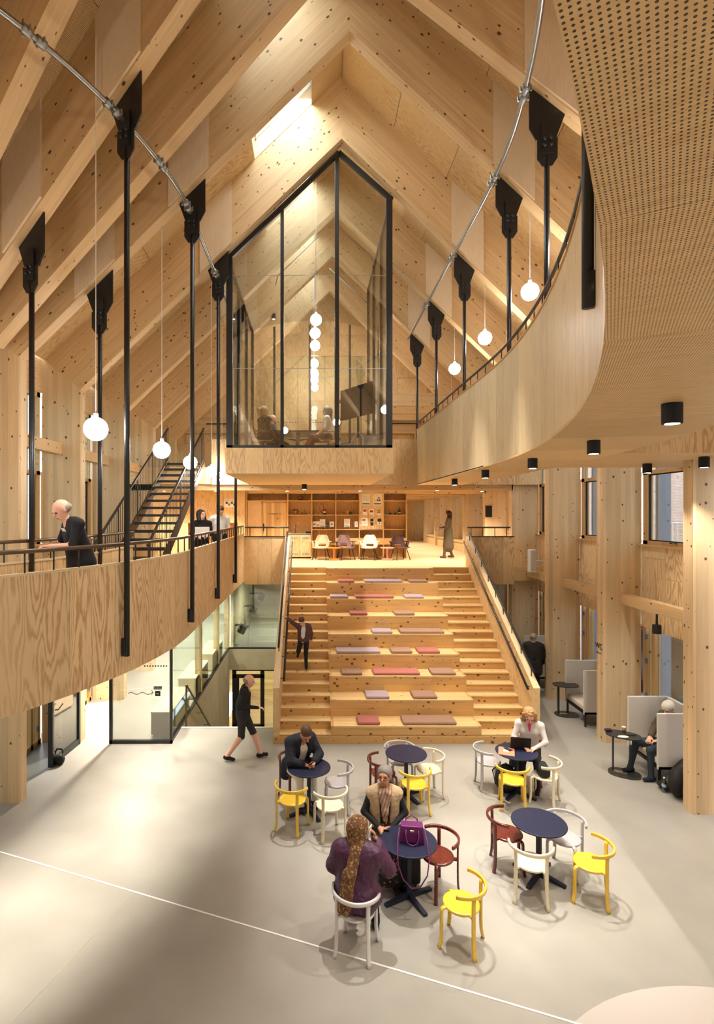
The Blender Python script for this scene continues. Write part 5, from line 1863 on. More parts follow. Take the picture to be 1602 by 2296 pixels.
# things on the occupied side table
t = thing('coffee_cup', 'small brown and white paper coffee cup on the black side table', 'cup', (CT1.x + .08, CT1.y + .12, zt))
MB().lathe([(.026, 0), (.034, .085)], 16).build('cup', plain('kraft', srgb(150, 120, 96), .7), t, world=False, smooth=True)
MB().lathe([(.036, .085), (.036, .095), (.030, .1)], 16).build('lid', M['white'], t, world=False, smooth=True)
o = MB().box(CT1.x + .05, CT1.x + .20, CT1.y - .06, CT1.y + .02, zt, zt + .012).build('phone', M['black'], None, bevel=.004)
tag(o, 'black phone lying on the black side table', 'phone')
o = MB().box(CT1.x - .26, CT1.x - .13, CT1.y + .12, CT1.y + .19, zt, zt + .05).build('glasses_case', plain('case_navy', srgb(48, 46, 66), .6), None, bevel=.02)
tag(o, 'dark blue glasses case at the edge of the black side table', 'case')
o = MB().prism([(CT1.x - .06 + .10 * math.cos(a), CT1.y - .10 + .05 * math.sin(a), zt) for a in [2 * PI * i / 14 for i in range(14)]], (0, 0, .006)).build('napkin', M['white'])
tag(o, 'crumpled white napkin on the black side table', 'napkin')

# ---------------------------------------------------------------- laptop table things
T = TBL['T3']
Rl = Matrix.Translation((T.x + .10, T.y + .10, .722)) @ Matrix.Rotation(-.12, 4, 'Z')
t = thing('laptop', 'open black laptop in front of the woman with curly hair', 'laptop', Rl.translation, -.22)
MB().box(-.165, .165, -.03, .20, 0, .016).build('base', M['black'], t, world=False, bevel=.004)
MB().box(-.165, .165, -.006, .006, 0, .225, Matrix.Translation((0, -.03, .012)) @ Matrix.Rotation(.30, 4, 'X')).build('screen', M['blackmatt'], t, world=False)
MB().box(-.14, -.11, -.010, -.006, .195, .205, Matrix.Translation((0, -.03, .012)) @ Matrix.Rotation(.30, 4, 'X')).build('badge', pc['red'], t, world=False)
t = thing('folder', 'orange card folder with a white label on the laptop table', 'folder', (T.x - .18, T.y - .02, .722), -.35)
MB().box(-.13, .13, -.16, .16, 0, .006).build('cover', plain('folder_orange', srgb(222, 130, 96), .7), t, world=False)
MB().box(-.05, .04, -.02, .10, .006, .0075).build('label_sheet', M['white'], t, world=False)
o = MB().box(-.04, .04, -.075, .075, 0, .009).build('phone', M['black'], None, bevel=.003)
o.location = (T.x - .13, T.y + .05, .7285)
o.rotation_euler = (0, 0, .5)
tag(o, 'black phone lying on the orange folder', 'phone')

# handbag on the front table
T = TBL['T4']
M['purple'] = plain('purple_leather', srgb(104, 34, 98), .42, var=.15, scale=120)
t = thing('handbag', 'purple leather handbag with gold clasp on the round table', 'handbag', (T.x + .03, T.y - .07, .722), -.12)
MB().prism([(-.155, 0, .0), (.155, 0, 0), (.135, 0, .205), (-.135, 0, .205)], (0, .12, 0)).build('body', M['purple'], t, world=False, bevel=.012)
MB().prism([(-.14, -.004, .125), (.14, -.004, .125), (.135, -.002, .212), (-.135, -.002, .212)], (0, .128, 0)).build('flap', M['purple'], t, world=False, bevel=.006)
MB().box(-.025, .025, -.012, -.003, .145, .168).build('clasp', plain('gold', (.85, .6, .22), .25, metal=1), t, world=False, bevel=.003)
MB().tube([(-.075, -.01, .17), (-.08, -.03, .10), (-.06, -.05, .03), (0, -.06, .005), (.06, -.05, .03), (.08, -.03, .10), (.075, -.01, .17)], .008, 8).build('handle', M['purple'], t, world=False, smooth=True)
MB().tube([(-.075, .125, .17), (-.07, .14, .23), (0, .15, .27), (.07, .14, .23), (.075, .125, .17)], .008, 8).build('handle', M['purple'], t, world=False, smooth=True)
strap = [(-.15, .02, .18), (-.175, -.05, .08), (-.185, -.25, .0), (-.18, -.285, -.10), (-.12, -.29, -.26), (-.02, -.29, -.36), (.08, -.29, -.33), (.16, -.28, -.20), (.185, -.26, -.02), (.175, -.08, .08), (.15, .02, .18)]
MB().tube(strap, .0075, 6).build('shoulder_strap', M['purple'], t, world=False, smooth=True)
# black shopping bag under the table
t = thing('shopping_trolley', 'black wheeled shopping bag under the handbag table', 'bag', (T.x - .02, T.y + .28, 0), .1)
MB().box(-.2, .2, -.14, .14, .05, .58).build('body', M['blackmatt'], t, world=False, bevel=.04)
for s_ in (-1, 1):
    MB().tube([(s_ * .17 - .01, .15, .05), (s_ * .17 + .01, .15, .05)], .05, 12).build('wheel', M['black'], t, world=False)
MB().tube([(-.1, .12, .56), (-.1, .15, .66), (.1, .15, .66), (.1, .12, .56)], .01, 6).build('handle', M['black'], t, world=False)
# bags at the laptop table
T = TBL['T3']
t = thing('backpack', 'black backpack under the laptop table', 'backpack', (T.x - .17, T.y + .05, 0), .3)
MB().sphere((0, 0, .24), .24, 16, 10, (.8, .6, 1.0)).build('body', M['blackmatt'], t, world=False, smooth=True)
MB().sphere((0, -.12, .2), .14, 12, 8, (.9, .5, 1.0)).build('pocket', M['black'], t, world=False, smooth=True)
for s_ in (-1, 1):
    MB().tube([(s_ * .08, .1, .44), (s_ * .12, .2, .3), (s_ * .1, .14, .08)], .014, 6).build('strap', M['black'], t, world=False, smooth=True)
cp, crz = CHP['T3ivory']
t = thing('shoulder_bag', 'black shoulder bag lying on the ivory chair', 'bag', (cp.x - .02, cp.y + .03, .46), crz + .5)
MB().box(-.17, .17, -.09, .09, 0, .16).build('body', M['blackmatt'], t, world=False, bevel=.05)
MB().tube([(.15, -.05, .10), (.22, -.12, .05), (.27, -.16, -.12), (.26, -.16, -.24)], .014, 6).build('strap', M['blackmatt'], t, world=False, smooth=True)
# backpack, jacket and bottle at the front column
t = thing('backpack', 'black backpack slumped on the floor behind the front column', 'backpack', (6.20, 9.20, 0), .6)
MB().sphere((0, 0, .25), .25, 16, 10, (.9, .6, 1.0)).build('body', M['blackmatt'], t, world=False, smooth=True)
MB().sphere((-.05, -.13, .2), .15, 12, 8, (.9, .5, 1.0)).build('pocket', M['black'], t, world=False, smooth=True)
t = thing('jacket', 'dark quilted jacket sliding from the booth to the floor', 'jacket', (6.15, 9.42, 0), 0)
mbj = MB()
mbj.sweep([(-.12, .0, .05), (.0, .0, .14), (.14, .02, .27), (.30, .04, .40), (.42, .05, .46)], [(.11 * math.cos(a), .075 * math.sin(a)) for a in [2 * PI * i / 12 for i in range(12)]])
mbj.build('sleeve', plain('jacket_black', (.018, .016, .02), .6, var=.3, scale=25), t, world=False, smooth=True)
MB().sphere((.34, .05, .30), .2, 14, 8, (.8, .6, 1.1)).build('body', plain('jacket_black2', (.018, .016, .02), .6), t, world=False, smooth=True)
p = px_z(1490, 1776, 0)
t = thing('water_bottle', 'clear plastic water bottle standing on the floor by the backpack', 'bottle', p)
MB().lathe([(.036, 0), (.038, .01), (.036, .08), (.038, .15), (.03, .19), (.013, .22), (.013, .235)], 16).build('body', glass('bottle_plastic', (.86, .93, .95), 1.0, .05), t, world=False, smooth=True)
MB().lathe([(.0365, .0), (.0365, .09)], 16).build('water', glass('bottle_water', (.80, .88, .92), .6, .05), t, world=False, smooth=True)
MB().lathe([(.016, .235), (.016, .255)], 12).build('cap', M['white'], t, world=False)
MB().lathe([(.0385, .10), (.0385, .14)], 16).build('label_band', plain('label_blue', srgb(170, 196, 214), .5), t, world=False)

# ---------------------------------------------------------------- fittings on the street side
p = px(1189, 1254, 14.9)
t = thing('column_speaker', 'slim white column loudspeaker beside the third column', 'loudspeaker', p)
t.location = (6.0, 14.9, p.z - .35)
MB().box(-.08, .08, -.11, .11, 0, .62).build('cabinet', M['white'], t, world=False, bevel=.02)
MB().box(-.07, .07, -.116, -.110, .03, .59).build('grille', plain('grille_grey', srgb(190, 186, 180), .8), t, world=False)
MB().tube([(.08, 0, .3), (.2, .05, .3), (.4, .08, .28)], .02, 6).build('bracket', M['white'], t, world=False)
t = S('sign_wc', 'black WC lettering with arrow on the second column', 'sign', (6.05, 11.5, 1.95))
o = text('WC', .17, (6.052, 11.51, 1.98), (PI / 2, 0, -PI / 2), M['blackmatt'], t)
MB().bar((6.052, 11.42, 1.84), (6.052, 11.60, 1.84), .012, .002, (1, 0, 0)).bar((6.052, 11.60, 1.84), (6.052, 11.56, 1.87), .012, .002, (1, 0, 0)).bar((6.052, 11.60, 1.84), (6.052, 11.56, 1.81), .012, .002, (1, 0, 0)).build('arrow', M['blackmatt'], t)
t = thing('wall_lamp', 'short black cylinder lamp under the tie rail by the front column', 'wall lamp', (6.42, 10.15, 2.55))
MB().lathe([(.075, 0), (.075, .16)], 18).build('housing', M['blackmatt'], t, world=False)
MB().tube([(0, 0, .16), (0, 0, .36)], .02, 8).build('stem', M['blackmatt'], t, world=False)
# cctv dome on the landing ceiling
p = px(889, 1097, 18.4)
t = thing('sprinkler_head', 'small steel sprinkler head under the landing ceiling', 'sprinkler', (p.x, p.y, ZS2 - .2))
MB().lathe([(.02, .2), (.02, .12), (.05, .11), (.055, .07), (.03, .05), (.05, .02), (.03, 0)], 14).build('body', M['galv2'], t, world=False, smooth=True)

# ---------------------------------------------------------------- outside the street windows
o = MB().face([(7.2, -20, -.15), (60, -20, -.15), (60, 90, -.15), (7.2, 90, -.15)]).build('street', concrete('asphalt', srgb(120, 120, 122), srgb(140, 140, 142), .8))
tag(o, 'grey street paving outside the windows', 'street', kind='structure')
o = MB().box(19, 30, 2, 80, -.15, 14).build('brick_building', M['brick'], None, (0, 1, 0))
tag(o, 'pale red brick building across the street', 'building')
o = MB().face([(-60, -20, -.15), (-7.2, -20, -.15), (-7.2, 90, -.15), (-60, 90, -.15)]).build('lawn', plain('lawn_green', srgb(96, 120, 70), .9, var=.3, scale=5))
tag(o, 'green lawn outside the foyer side windows', 'lawn', kind='structure')
bl = thing('balcony_railing', 'white metal balcony railing on the brick building', 'railing', (18.8, 24, 3.3))
for k in range(40):
    MB().bar((18.8, 16 + k * .4, 3.3), (18.8, 16 + k * .4, 4.3), .03, .03).build('baluster', M['white'], bl)
MB().bar((18.8, 16, 4.3), (18.8, 32, 4.3), .06, .06).bar((18.8, 16, 3.3), (18.8, 32, 3.3), .06, .06).build('rail', M['white'], bl)
t = thing('parked_van', 'dark brown parked van with pale roof outside the lower window', 'van', (9.9, 15.2, -.15))
prof = [(-2.2, .35), (2.2, .35), (2.25, .9), (1.6, 1.12), (1.1, 1.78), (-1.9, 1.86), (-2.2, 1.5)]
MB().prism([(-.9, a, z) for a, z in prof], (1.8, 0, 0)).build('body', plain('van_paint', srgb(70, 58, 56), .3), t, world=False, bevel=.06)
MB().prism([(-.91, a, z) for a, z in ((1.35, 1.18), (1.02, 1.66), (.2, 1.7), (.2, 1.18))], (1.82, 0, 0)).build('side_window', M['black'], t, world=False)
MB().prism([(-.91, a, z) for a, z in ((.1, 1.18), (.1, 1.7), (-1.6, 1.74), (-1.6, 1.18))], (1.82, 0, 0)).build('side_window', M['black'], t, world=False)
MB().box(-.88, .88, -1.95, 1.05, 1.84, 1.9).build('roof', M['white'], t, world=False, bevel=.03)
MB().sphere((-1.0, .95, 1.2), .14, 10, 6, (.6, .6, 1)).build('mirror', M['white'], t, world=False, smooth=True)
for a in (-1.4, 1.4):
    for s_ in (-.8, .8):
        MB().tube([(s_ - .1, a, .33), (s_ + .1, a, .33)], .33, 18).build('wheel', M['blackmatt'], t, world=False)
# ---------------------------------------------------------------- people: one continuous surface per body
def V3(*a):
    return np.array(a, dtype=np.float64)


class SDF:
    def __init__(s):
        s.p = []

    def cap(s, a, b, ra, rb=None, m=0, k=.02, sub=False):
        s.p.append(('c', np.array(a, float), np.array(b, float), ra, ra if rb is None else rb, m, k, sub))
        return s

    def ell(s, c, r, m=0, k=.02, R=None, sub=False):
        s.p.append(('e', np.array(c, float), np.array(r, float), R, None, m, k, sub))
        return s

    def mesh(s, name, mats, h, parent, wob=0.0, label=None):
        lo, hi = np.full(3, 1e9), np.full(3, -1e9)
        for q in s.p:
            if q[7]:
                continue
            if q[0] == 'c':
                r = max(q[3], q[4])
                lo = np.minimum(lo, np.minimum(q[1], q[2]) - r)
                hi = np.maximum(hi, np.maximum(q[1], q[2]) + r)
            else:
                r = q[2].max()
                lo = np.minimum(lo, q[1] - r)
                hi = np.maximum(hi, q[1] + r)
        lo -= 4 * h
        hi += 4 * h
        n = np.ceil((hi - lo) / h).astype(int) + 1
        f = np.full(n, 1.0, dtype=np.float32)
        best = np.full(n, 1.0, dtype=np.float32)
        mid = np.zeros(n, dtype=np.int8)
        ax = [lo[i] + h * np.arange(n[i]) for i in range(3)]
        for q in s.p:
            k = q[6]
            if q[0] == 'c':
                a, b, ra, rb = q[1], q[2], q[3], q[4]
                l0, h0 = np.minimum(a, b) - max(ra, rb), np.maximum(a, b) + max(ra, rb)
            else:
                l0, h0 = q[1] - q[2].max(), q[1] + q[2].max()
            mg = k + 3 * h
            i0 = np.clip(np.floor((l0 - mg - lo) / h).astype(int), 0, n - 1)
            i1 = np.clip(np.ceil((h0 + mg - lo) / h).astype(int) + 1, 1, n)
            if (i1 <= i0).any():
                continue
            sl = tuple(slice(i0[i], i1[i]) for i in range(3))
            X, Y, Z = np.meshgrid(*[ax[i][sl[i]] for i in range(3)], indexing='ij')
            P = np.stack([X, Y, Z], -1)
            if q[0] == 'c':
                ab = b - a
                L = max(float(ab @ ab), 1e-9)
                t = np.clip(((P - a) @ ab) / L, 0, 1)
                d = np.linalg.norm(P - (a + t[..., None] * ab), axis=-1) - (ra + t * (rb - ra))
            else:
                u = P - q[1]
                if q[3] is not None:
                    u = u @ np.array(q[3])
                r = q[2]
                k0 = np.linalg.norm(u / r, axis=-1)
                k1 = np.linalg.norm(u / (r * r), axis=-1)
                d = k0 * (k0 - 1) / np.maximum(k1, 1e-6)
            fs = f[sl]
            if q[7]:
                hh = np.clip(.5 - .5 * (fs + d) / max(k, 1e-4), 0, 1)
                f[sl] = fs * (1 - hh) + (-d) * hh + k * hh * (1 - hh)
                continue
            hh = np.clip(.5 + .5 * (fs - d) / max(k, 1e-4), 0, 1)
            f[sl] = fs * (1 - hh) + d * hh - k * hh * (1 - hh)
            bs = best[sl]
            up = d < bs
            bs[up] = d[up]
            best[sl] = bs
            ms = mid[sl]
            ms[up] = q[5]
            mid[sl] = ms
        if wob:
            X, Y, Z = np.meshgrid(*ax, indexing='ij')
            f = f + wob * (np.sin(X * 61 + 2 * np.sin(Z * 37)) * np.sin(Y * 57 + 1.5 * np.sin(X * 41)) * np.sin(Z * 49 + 2 * np.sin(Y * 33))).astype(np.float32)
        ins = f < 0
        c = [(0, 0, 0), (1, 0, 0), (0, 1, 0), (1, 1, 0), (0, 0, 1), (1, 0, 1), (0, 1, 1), (1, 1, 1)]
        m_ = tuple(n - 1)
        cnt = np.zeros(m_, dtype=np.int8)
        sh = lambda arr, o: arr[o[0]:o[0] + m_[0], o[1]:o[1] + m_[1], o[2]:o[2] + m_[2]]
        for o in c:
            cnt += sh(ins, o)
        act = (cnt > 0) & (cnt < 8)
        idx = np.argwhere(act)
        if len(idx) == 0:
            return None
        vid = np.full(m_, -1, dtype=np.int64)
        vid[act] = np.arange(len(idx))
        acc = np.zeros((len(idx), 3))
        num = np.zeros(len(idx))
        for e0 in range(8):
            for e1 in range(e0 + 1, 8):
                o0, o1 = np.array(c[e0]), np.array(c[e1])
                if np.abs(o0 - o1).sum() != 1:
                    continue
                f0 = f[tuple((idx + o0).T)]
                f1 = f[tuple((idx + o1).T)]
                cr = (f0 < 0) != (f1 < 0)
                t = np.where(cr, f0 / np.where(cr, f0 - f1, 1), 0)
                acc += (o0 + t[:, None] * (o1 - o0)) * cr[:, None]
                num += cr
        vs = lo + h * (idx + acc / num[:, None])
        mv = mid[tuple((idx + np.round(acc / num[:, None]).astype(int)).T)]
        faces = []
        for a in range(3):
            b_, c_ = (a + 1) % 3, (a + 2) % 3
            o1 = [0, 0, 0]
            o1[a] = 1
            s0 = ins[tuple(slice(0, n[i] - (1 if i == a else 0)) for i in range(3))]
            s1 = ins[tuple(slice(o1[i], None) for i in range(3))]
            ch = np.argwhere(s0 != s1)
            ch = ch[(ch[:, b_] > 0) & (ch[:, c_] > 0) & (ch[:, b_] < n[b_] - 1) & (ch[:, c_] < n[c_] - 1)]
            sg = s0[tuple(ch.T)]
            eb = np.zeros(3, int)
            eb[b_] = 1
            ec = np.zeros(3, int)
            ec[c_] = 1
            q0 = vid[tuple((ch - eb - ec).T)]
            q1 = vid[tuple((ch - ec).T)]
            q2 = vid[tuple(ch.T)]
            q3 = vid[tuple((ch - eb).T)]
            Q = np.stack([q0, q1, q2, q3], 1)
            Q[~sg] = Q[~sg][:, ::-1]
            faces.append(Q)
        F = np.concatenate(faces)
        F = F[(F >= 0).all(1)]
        # light smoothing
        for _ in range(1):
            sm = np.zeros_like(vs)
            nm = np.zeros(len(vs))
            for a_, b_ in ((0, 1), (1, 2), (2, 3), (3, 0)):
                np.add.at(sm, F[:, a_], vs[F[:, b_]])
                np.add.at(sm, F[:, b_], vs[F[:, a_]])
                np.add.at(nm, F[:, a_], 1)
                np.add.at(nm, F[:, b_], 1)
            vs = vs * .6 + .4 * sm / np.maximum(nm, 1)[:, None]
        me = bpy.data.meshes.new(name)
        me.from_pydata(vs.tolist(), [], F.tolist())
        for mt in mats:
            me.materials.append(mt)
        me.polygons.foreach_set('material_index', mv[F[:, 0]].astype(np.int32))
        me.polygons.foreach_set('use_smooth', np.ones(len(F), dtype=bool))
        me.update()
        o = bpy.data.objects.new(name, me)
        COL.objects.link(o)
        o.parent = parent
        if label:
            o['label'] = label
        return o


def skin(name, rgb):
    t = plain(name, srgb(*rgb), .5, var=.06, scale=30)
    t.node_tree.nodes['Principled BSDF'].inputs['Subsurface Weight'].default_value = .08
    return t


SK = {'fair': skin('skin_fair', (226, 176, 152)), 'mid': skin('skin_mid', (196, 140, 108)), 'tan': skin('skin_tan', (172, 118, 88))}
cl = lambda n, rgb, r=.85, v=.14, s=70: plain('cloth_' + n, srgb(*rgb), r, var=v, scale=s)
CLO = {'black': cl('black', (26, 25, 28)), 'navy': cl('navy', (34, 36, 48)), 'white': cl('white', (232, 230, 226), .85, .05), 'cream': cl('cream', (226, 218, 204), .85, .06),
       'olive': cl('olive', (88, 78, 58)), 'beige': cl('beige', (186, 160, 126)), 'lightgrey': cl('lightgrey', (206, 198, 194), .9, .06), 'pink': cl('pink', (206, 66, 118)),
       'purple': cl('purple', (72, 36, 66), .5, .2, 40), 'denim': cl('denim', (46, 54, 68)), 'brown': cl('brown', (96, 66, 66)), 'khaki': cl('khaki', (196, 176, 138)),
       'charcoal': cl('charcoal', (44, 42, 42)), 'sole': cl('sole', (200, 196, 188))}


def pattern(name, a, b, scale, thr=.5, c=None):
    t = NT(name)
    tc = t.add('ShaderNodeTexCoord')
    v = t.add('ShaderNodeTexVoronoi')
    t.link(tc.outputs['Object'], v.inputs['Vector'])
    v.inputs['Scale'].default_value = scale
    f = t.math('LESS_THAN', v.outputs['Distance'], thr)
    col = t.mix(f, a, b)
    if c:
        n = t.noise(tc.outputs['Object'], scale * 2.5, 2, .5, '3D')
        col = t.mix(t.math('GREATER_THAN', n, .56), col, c)
    return t.finish(col, .85)


CLO['floral'] = pattern('cloth_floral', srgb(26, 24, 28), srgb(150, 92, 56), 22, .30)
CLO['scarf'] = pattern('cloth_scarf', srgb(110, 78, 50), srgb(168, 130, 86), 34, .42, srgb(70, 48, 34))
CLO['zebra'] = pattern('cloth_print', srgb(40, 34, 30), srgb(170, 140, 100), 40, .38)
CLO['redblack'] = pattern('cloth_redblack', srgb(24, 20, 20), srgb(130, 30, 34), 30, .26)
CLO['shirtprint'] = pattern('cloth_shirtprint', srgb(226, 224, 220), srgb(60, 58, 60), 40, .26)
stripe = NT('cloth_stripe')
tc_ = stripe.add('ShaderNodeTexCoord')
sx_ = stripe.add('ShaderNodeSeparateXYZ')
stripe.link(tc_.outputs['Object'], sx_.inputs[0])
sw = stripe.math('SINE', stripe.math('MULTIPLY', stripe.math('ADD', sx_.outputs[0], stripe.math('MULTIPLY', sx_.outputs[2], .35)), 150))
CLO['stripe'] = stripe.finish(stripe.mix(stripe.ramp(sw, (-.9, .9, 0, 1)), srgb(190, 160, 132), srgb(146, 112, 104)), .9)
hairm = lambda n, rgb: plain('hair_' + n, srgb(*rgb), .55, var=.35, scale=90)
HA = {'dark': hairm('dark', (44, 32, 26)), 'grey': hairm('grey', (128, 122, 118)), 'blond': hairm('blond', (196, 160, 112)), 'curly': hairm('curly', (168, 128, 84)), 'white': hairm('white', (220, 212, 200)),
      'ash': hairm('ash', (150, 138, 120)), 'brown': hairm('brown', (84, 58, 42))}
M['eye'] = plain('eye_dark', (.02, .015, .012), .3)
M['lip'] = plain('lip', srgb(150, 80, 74), .5)


def norm(v):
    return v / max(np.linalg.norm(v), 1e-9)


def hand(S_, w, d, up, m, size=1.0, curl=.5, thumb=1):
    """palm and five bent fingers; d = pointing direction, up = back of the hand"""
    d = norm(np.array(d, float))
    up = np.array(up, float)
    up = norm(up - d * (up @ d))
    sd = np.cross(d, up) * thumb
    z = size
    S_.cap(w, w + d * .03 * z, .026 * z, .028 * z, m, .015)
    pc_ = w + d * .055 * z
    for q in (-.028, -.010, .008, .026):
        S_.cap(w + d * .025 * z + sd * q * .7 * z, w + d * .085 * z + sd * q * z, .014 * z, .0125 * z, m, .012)
    ln = (.058, .07, .074, .066)
    for q, L in zip((-.030, -.010, .010, .029), ln):
        b = w + d * .088 * z + sd * q * z
        d1 = norm(d * math.cos(curl) - up * math.sin(curl))
        d2 = norm(d * math.cos(curl * 2.1) - up * math.sin(curl * 2.1))
        e = b + d1 * L * .55 * z
        S_.cap(b, e, .0105 * z, .0095 * z, m, .005)
        S_.cap(e, e + d2 * L * .5 * z, .0095 * z, .0085 * z, m, .004)
    tb_ = w + d * .03 * z + sd * .030 * z
    t1 = norm(d * .7 + sd * .75 - up * .25)
    t2 = norm(d * .95 + sd * .15 - up * .35)
    S_.cap(tb_, tb_ + t1 * .04 * z, .014 * z, .012 * z, m, .01)
    S_.cap(tb_ + t1 * .04 * z, tb_ + t1 * .04 * z + t2 * .032 * z, .0115 * z, .010 * z, m, .004)


def rot3(yaw, pitch, roll=0):
    return np.array((Matrix.Rotation(yaw, 3, 'Z') @ Matrix.Rotation(pitch, 3, 'X') @ Matrix.Rotation(roll, 3, 'Y')).to_3x3())


HZ = 1.1


def head(S_, c, R, m, z=1.1):
    """skull, jaw, nose, brow, ears in head axes (y forward, z up)"""
    q = lambda x, y, zz: c + R @ (V3(x, y, zz) * z)
    S_.ell(q(0, -.012, .022), V3(.076, .094, .088) * z, m, .02, R)
    S_.ell(q(0, .022, -.045), V3(.056, .062, .068) * z, m, .03, R)
    S_.cap(q(0, .085, .004), q(0, .107, -.024), .010 * z, .014 * z, m, .012)
    S_.cap(q(-.034, .075, .022), q(.034, .075, .022), .012 * z, None, m, .02)
    S_.ell(q(0, .076, -.066), V3(.022, .014, .010) * z, m, .014, R)
    for s_ in (-1, 1):
        S_.ell(q(.076 * s_, -.006, -.008), V3(.010, .020, .030) * z, m, .008, R)
        S_.ell(q(.034 * s_, .088, .002), V3(.014, .012, .010) * z, m, .012, R, sub=True)


def face_bits(t, c, R, z=1.1, glasses=False):
    q = lambda x, y, zz: Vector(c + R @ (V3(x, y, zz) * z))
    for s_ in (-1, 1):
        MB().sphere(q(.034 * s_, .078, .004), .0105 * z, 10, 6).build('eye', M['eye'], t, world=False, smooth=True)
    MB().tube([q(-.022, .083, -.060), q(0, .091, -.059), q(.022, .083, -.060)], .004 * z, 5).build('mouth', M['lip'], t, world=False)
    if glasses:
        mb = MB()
        for s_ in (-1, 1):
            mb.tube([q(s_ * .034 + .026 * math.cos(a), .102, .0 + .02 * math.sin(a)) for a in [2 * PI * i / 12 for i in range(12)]], .0016, 5, closed=True)
            mb.tube([q(s_ * .058, .10, .004), q(s_ * .08, .0, .01)], .0016, 5)
        mb.build('glasses', M['black'], t, world=False)


STAND = dict(pel=(0, 0, .95), wai=(0, 0, 1.08), che=(0, 0, 1.30), nec=(0, .0, 1.48), hea=(0, .02, 1.635),
             shl=(-.185, 0, 1.42), shr=(.185, 0, 1.42), ell=(-.25, -.02, 1.15), elr=(.25, -.02, 1.15), wrl=(-.25, .10, .92), wrr=(.25, .10, .92),
             hil=(-.09, 0, .92), hir=(.09, 0, .92), knl=(-.10, .02, .50), knr=(.10, .02, .50), anl=(-.10, -.02, .09), anr=(.10, -.02, .09))
SIT = dict(pel=(0, 0, .555), wai=(0, .0, .70), che=(0, .02, .93), nec=(0, .03, 1.10), hea=(0, .05, 1.255),
           shl=(-.185, .02, 1.04), shr=(.185, .02, 1.04), ell=(-.25, .05, .79), elr=(.25, .05, .79), wrl=(-.12, .25, .66), wrr=(.12, .25, .66),
           hil=(-.09, .02, .54), hir=(.09, .02, .54), knl=(-.12, .43, .52), knr=(.12, .43, .52), anl=(-.12, .42, .09), anr=(.12, .42, .09))


def person(label, loc, rotz, pose, base=STAND, scale=1.0, sk='fair', top='black', trous='black', shoe='black', sleeve=None, forearm=None, shin=None, fat=1.0,
           look=(0, 0, 0), hdl=None, hdr=None, curl=.6, h=.011, glasses=False, extra=None, cat='person', toe=None, hands_up=((0, 0, 1), (0, 0, 1)), skirt=None):
    t = thing('person', label, cat, loc, rotz)
    t.scale = (scale,) * 3
    J = {k: V3(*v) for k, v in base.items()}
    J.update({k: V3(*v) for k, v in pose.items()})
    mats = [SK[sk], CLO[top], CLO[trous], CLO[shoe], CLO[sleeve or top], CLO[forearm] if forearm not in (None, 'same') else SK[sk], CLO[shin] if shin not in (None, 'bare') else CLO[trous], CLO['sole']]
    if shin == 'bare':
        mats[6] = SK[sk]
    fm = 5 if forearm != 'same' else 4
    S_ = SDF()
    f_ = fat
    up = norm(J['che'] - J['pel'])
    # torso
    S_.cap(J['pel'] + V3(-.06, 0, 0), J['pel'] + V3(.06, 0, 0), .115 * f_, None, 2, .05)
    S_.cap(J['pel'], J['wai'], .125 * f_, .122 * f_, 1, .05)
    S_.cap(J['wai'] + V3(-.03, 0, 0), J['che'] + V3(-.06, 0, 0), .112 * f_, .118, 1, .06)
    S_.cap(J['wai'] + V3(.03, 0, 0), J['che'] + V3(.06, 0, 0), .112 * f_, .118, 1, .06)
    S_.cap(J['shl'] * .72 + J['shr'] * .28, J['shr'] * .72 + J['shl'] * .28, .085, None, 1, .06)
    S_.cap(J['shl'], (J['shl'] + J['nec']) / 2, .064, .06, 1, .05)
    S_.cap(J['shr'], (J['shr'] + J['nec']) / 2, .064, .06, 1, .05)
    # neck and head
    S_.cap(J['nec'] - up * .05, J['hea'] - up * .06, .056, .050, 0, .03)
    R = rot3(*look)
    head(S_, J['hea'], R, 0)
    # arms
    for s_ in ('l', 'r'):
        a, b, c_ = J['sh' + s_], J['el' + s_], J['wr' + s_]
        S_.cap(a, b, .060 * (1 + (f_ - 1) * .6), .047, 4, .04)
        S_.cap(b, c_, .046, .031, fm, .03)
        d = (hdl if s_ == 'l' else hdr)
        d = (c_ - b) if d is None else V3(*d)
        hand(S_, c_, d, hands_up[0 if s_ == 'l' else 1], 0, 1.0, curl, 1 if s_ == 'l' else -1)
        # legs
        hp, kn, an = J['hi' + s_], J['kn' + s_], J['an' + s_]
        S_.cap(hp, kn, .092 * (1 + (f_ - 1) * .7), .066, 2, .04)
        S_.cap(kn, an, .064, .045, 6, .03)
        td = V3(0, 1, 0) if toe is None else norm(V3(*toe[0 if s_ == 'l' else 1]))
        z0 = an - V3(0, 0, .045)
        S_.cap(z0 - td * .045, z0 + td * .13, .040, .034, 3, .03)
        S_.cap(an, z0, .044, .042, 3, .03)
        S_.cap(z0 - td * .05 - V3(0, 0, .025), z0 + td * .145 - V3(0, 0, .025), .020, .018, 7, .01)
    if skirt:
        for a, b, ra, rb, mm in skirt:
            S_.cap(a, b, ra, rb, mm, .06)
    if extra:
        extra(S_, J, R)
    S_.mesh('body', mats, h, t)
    face_bits(t, J['hea'], R, HZ, glasses)
    return t, J, R


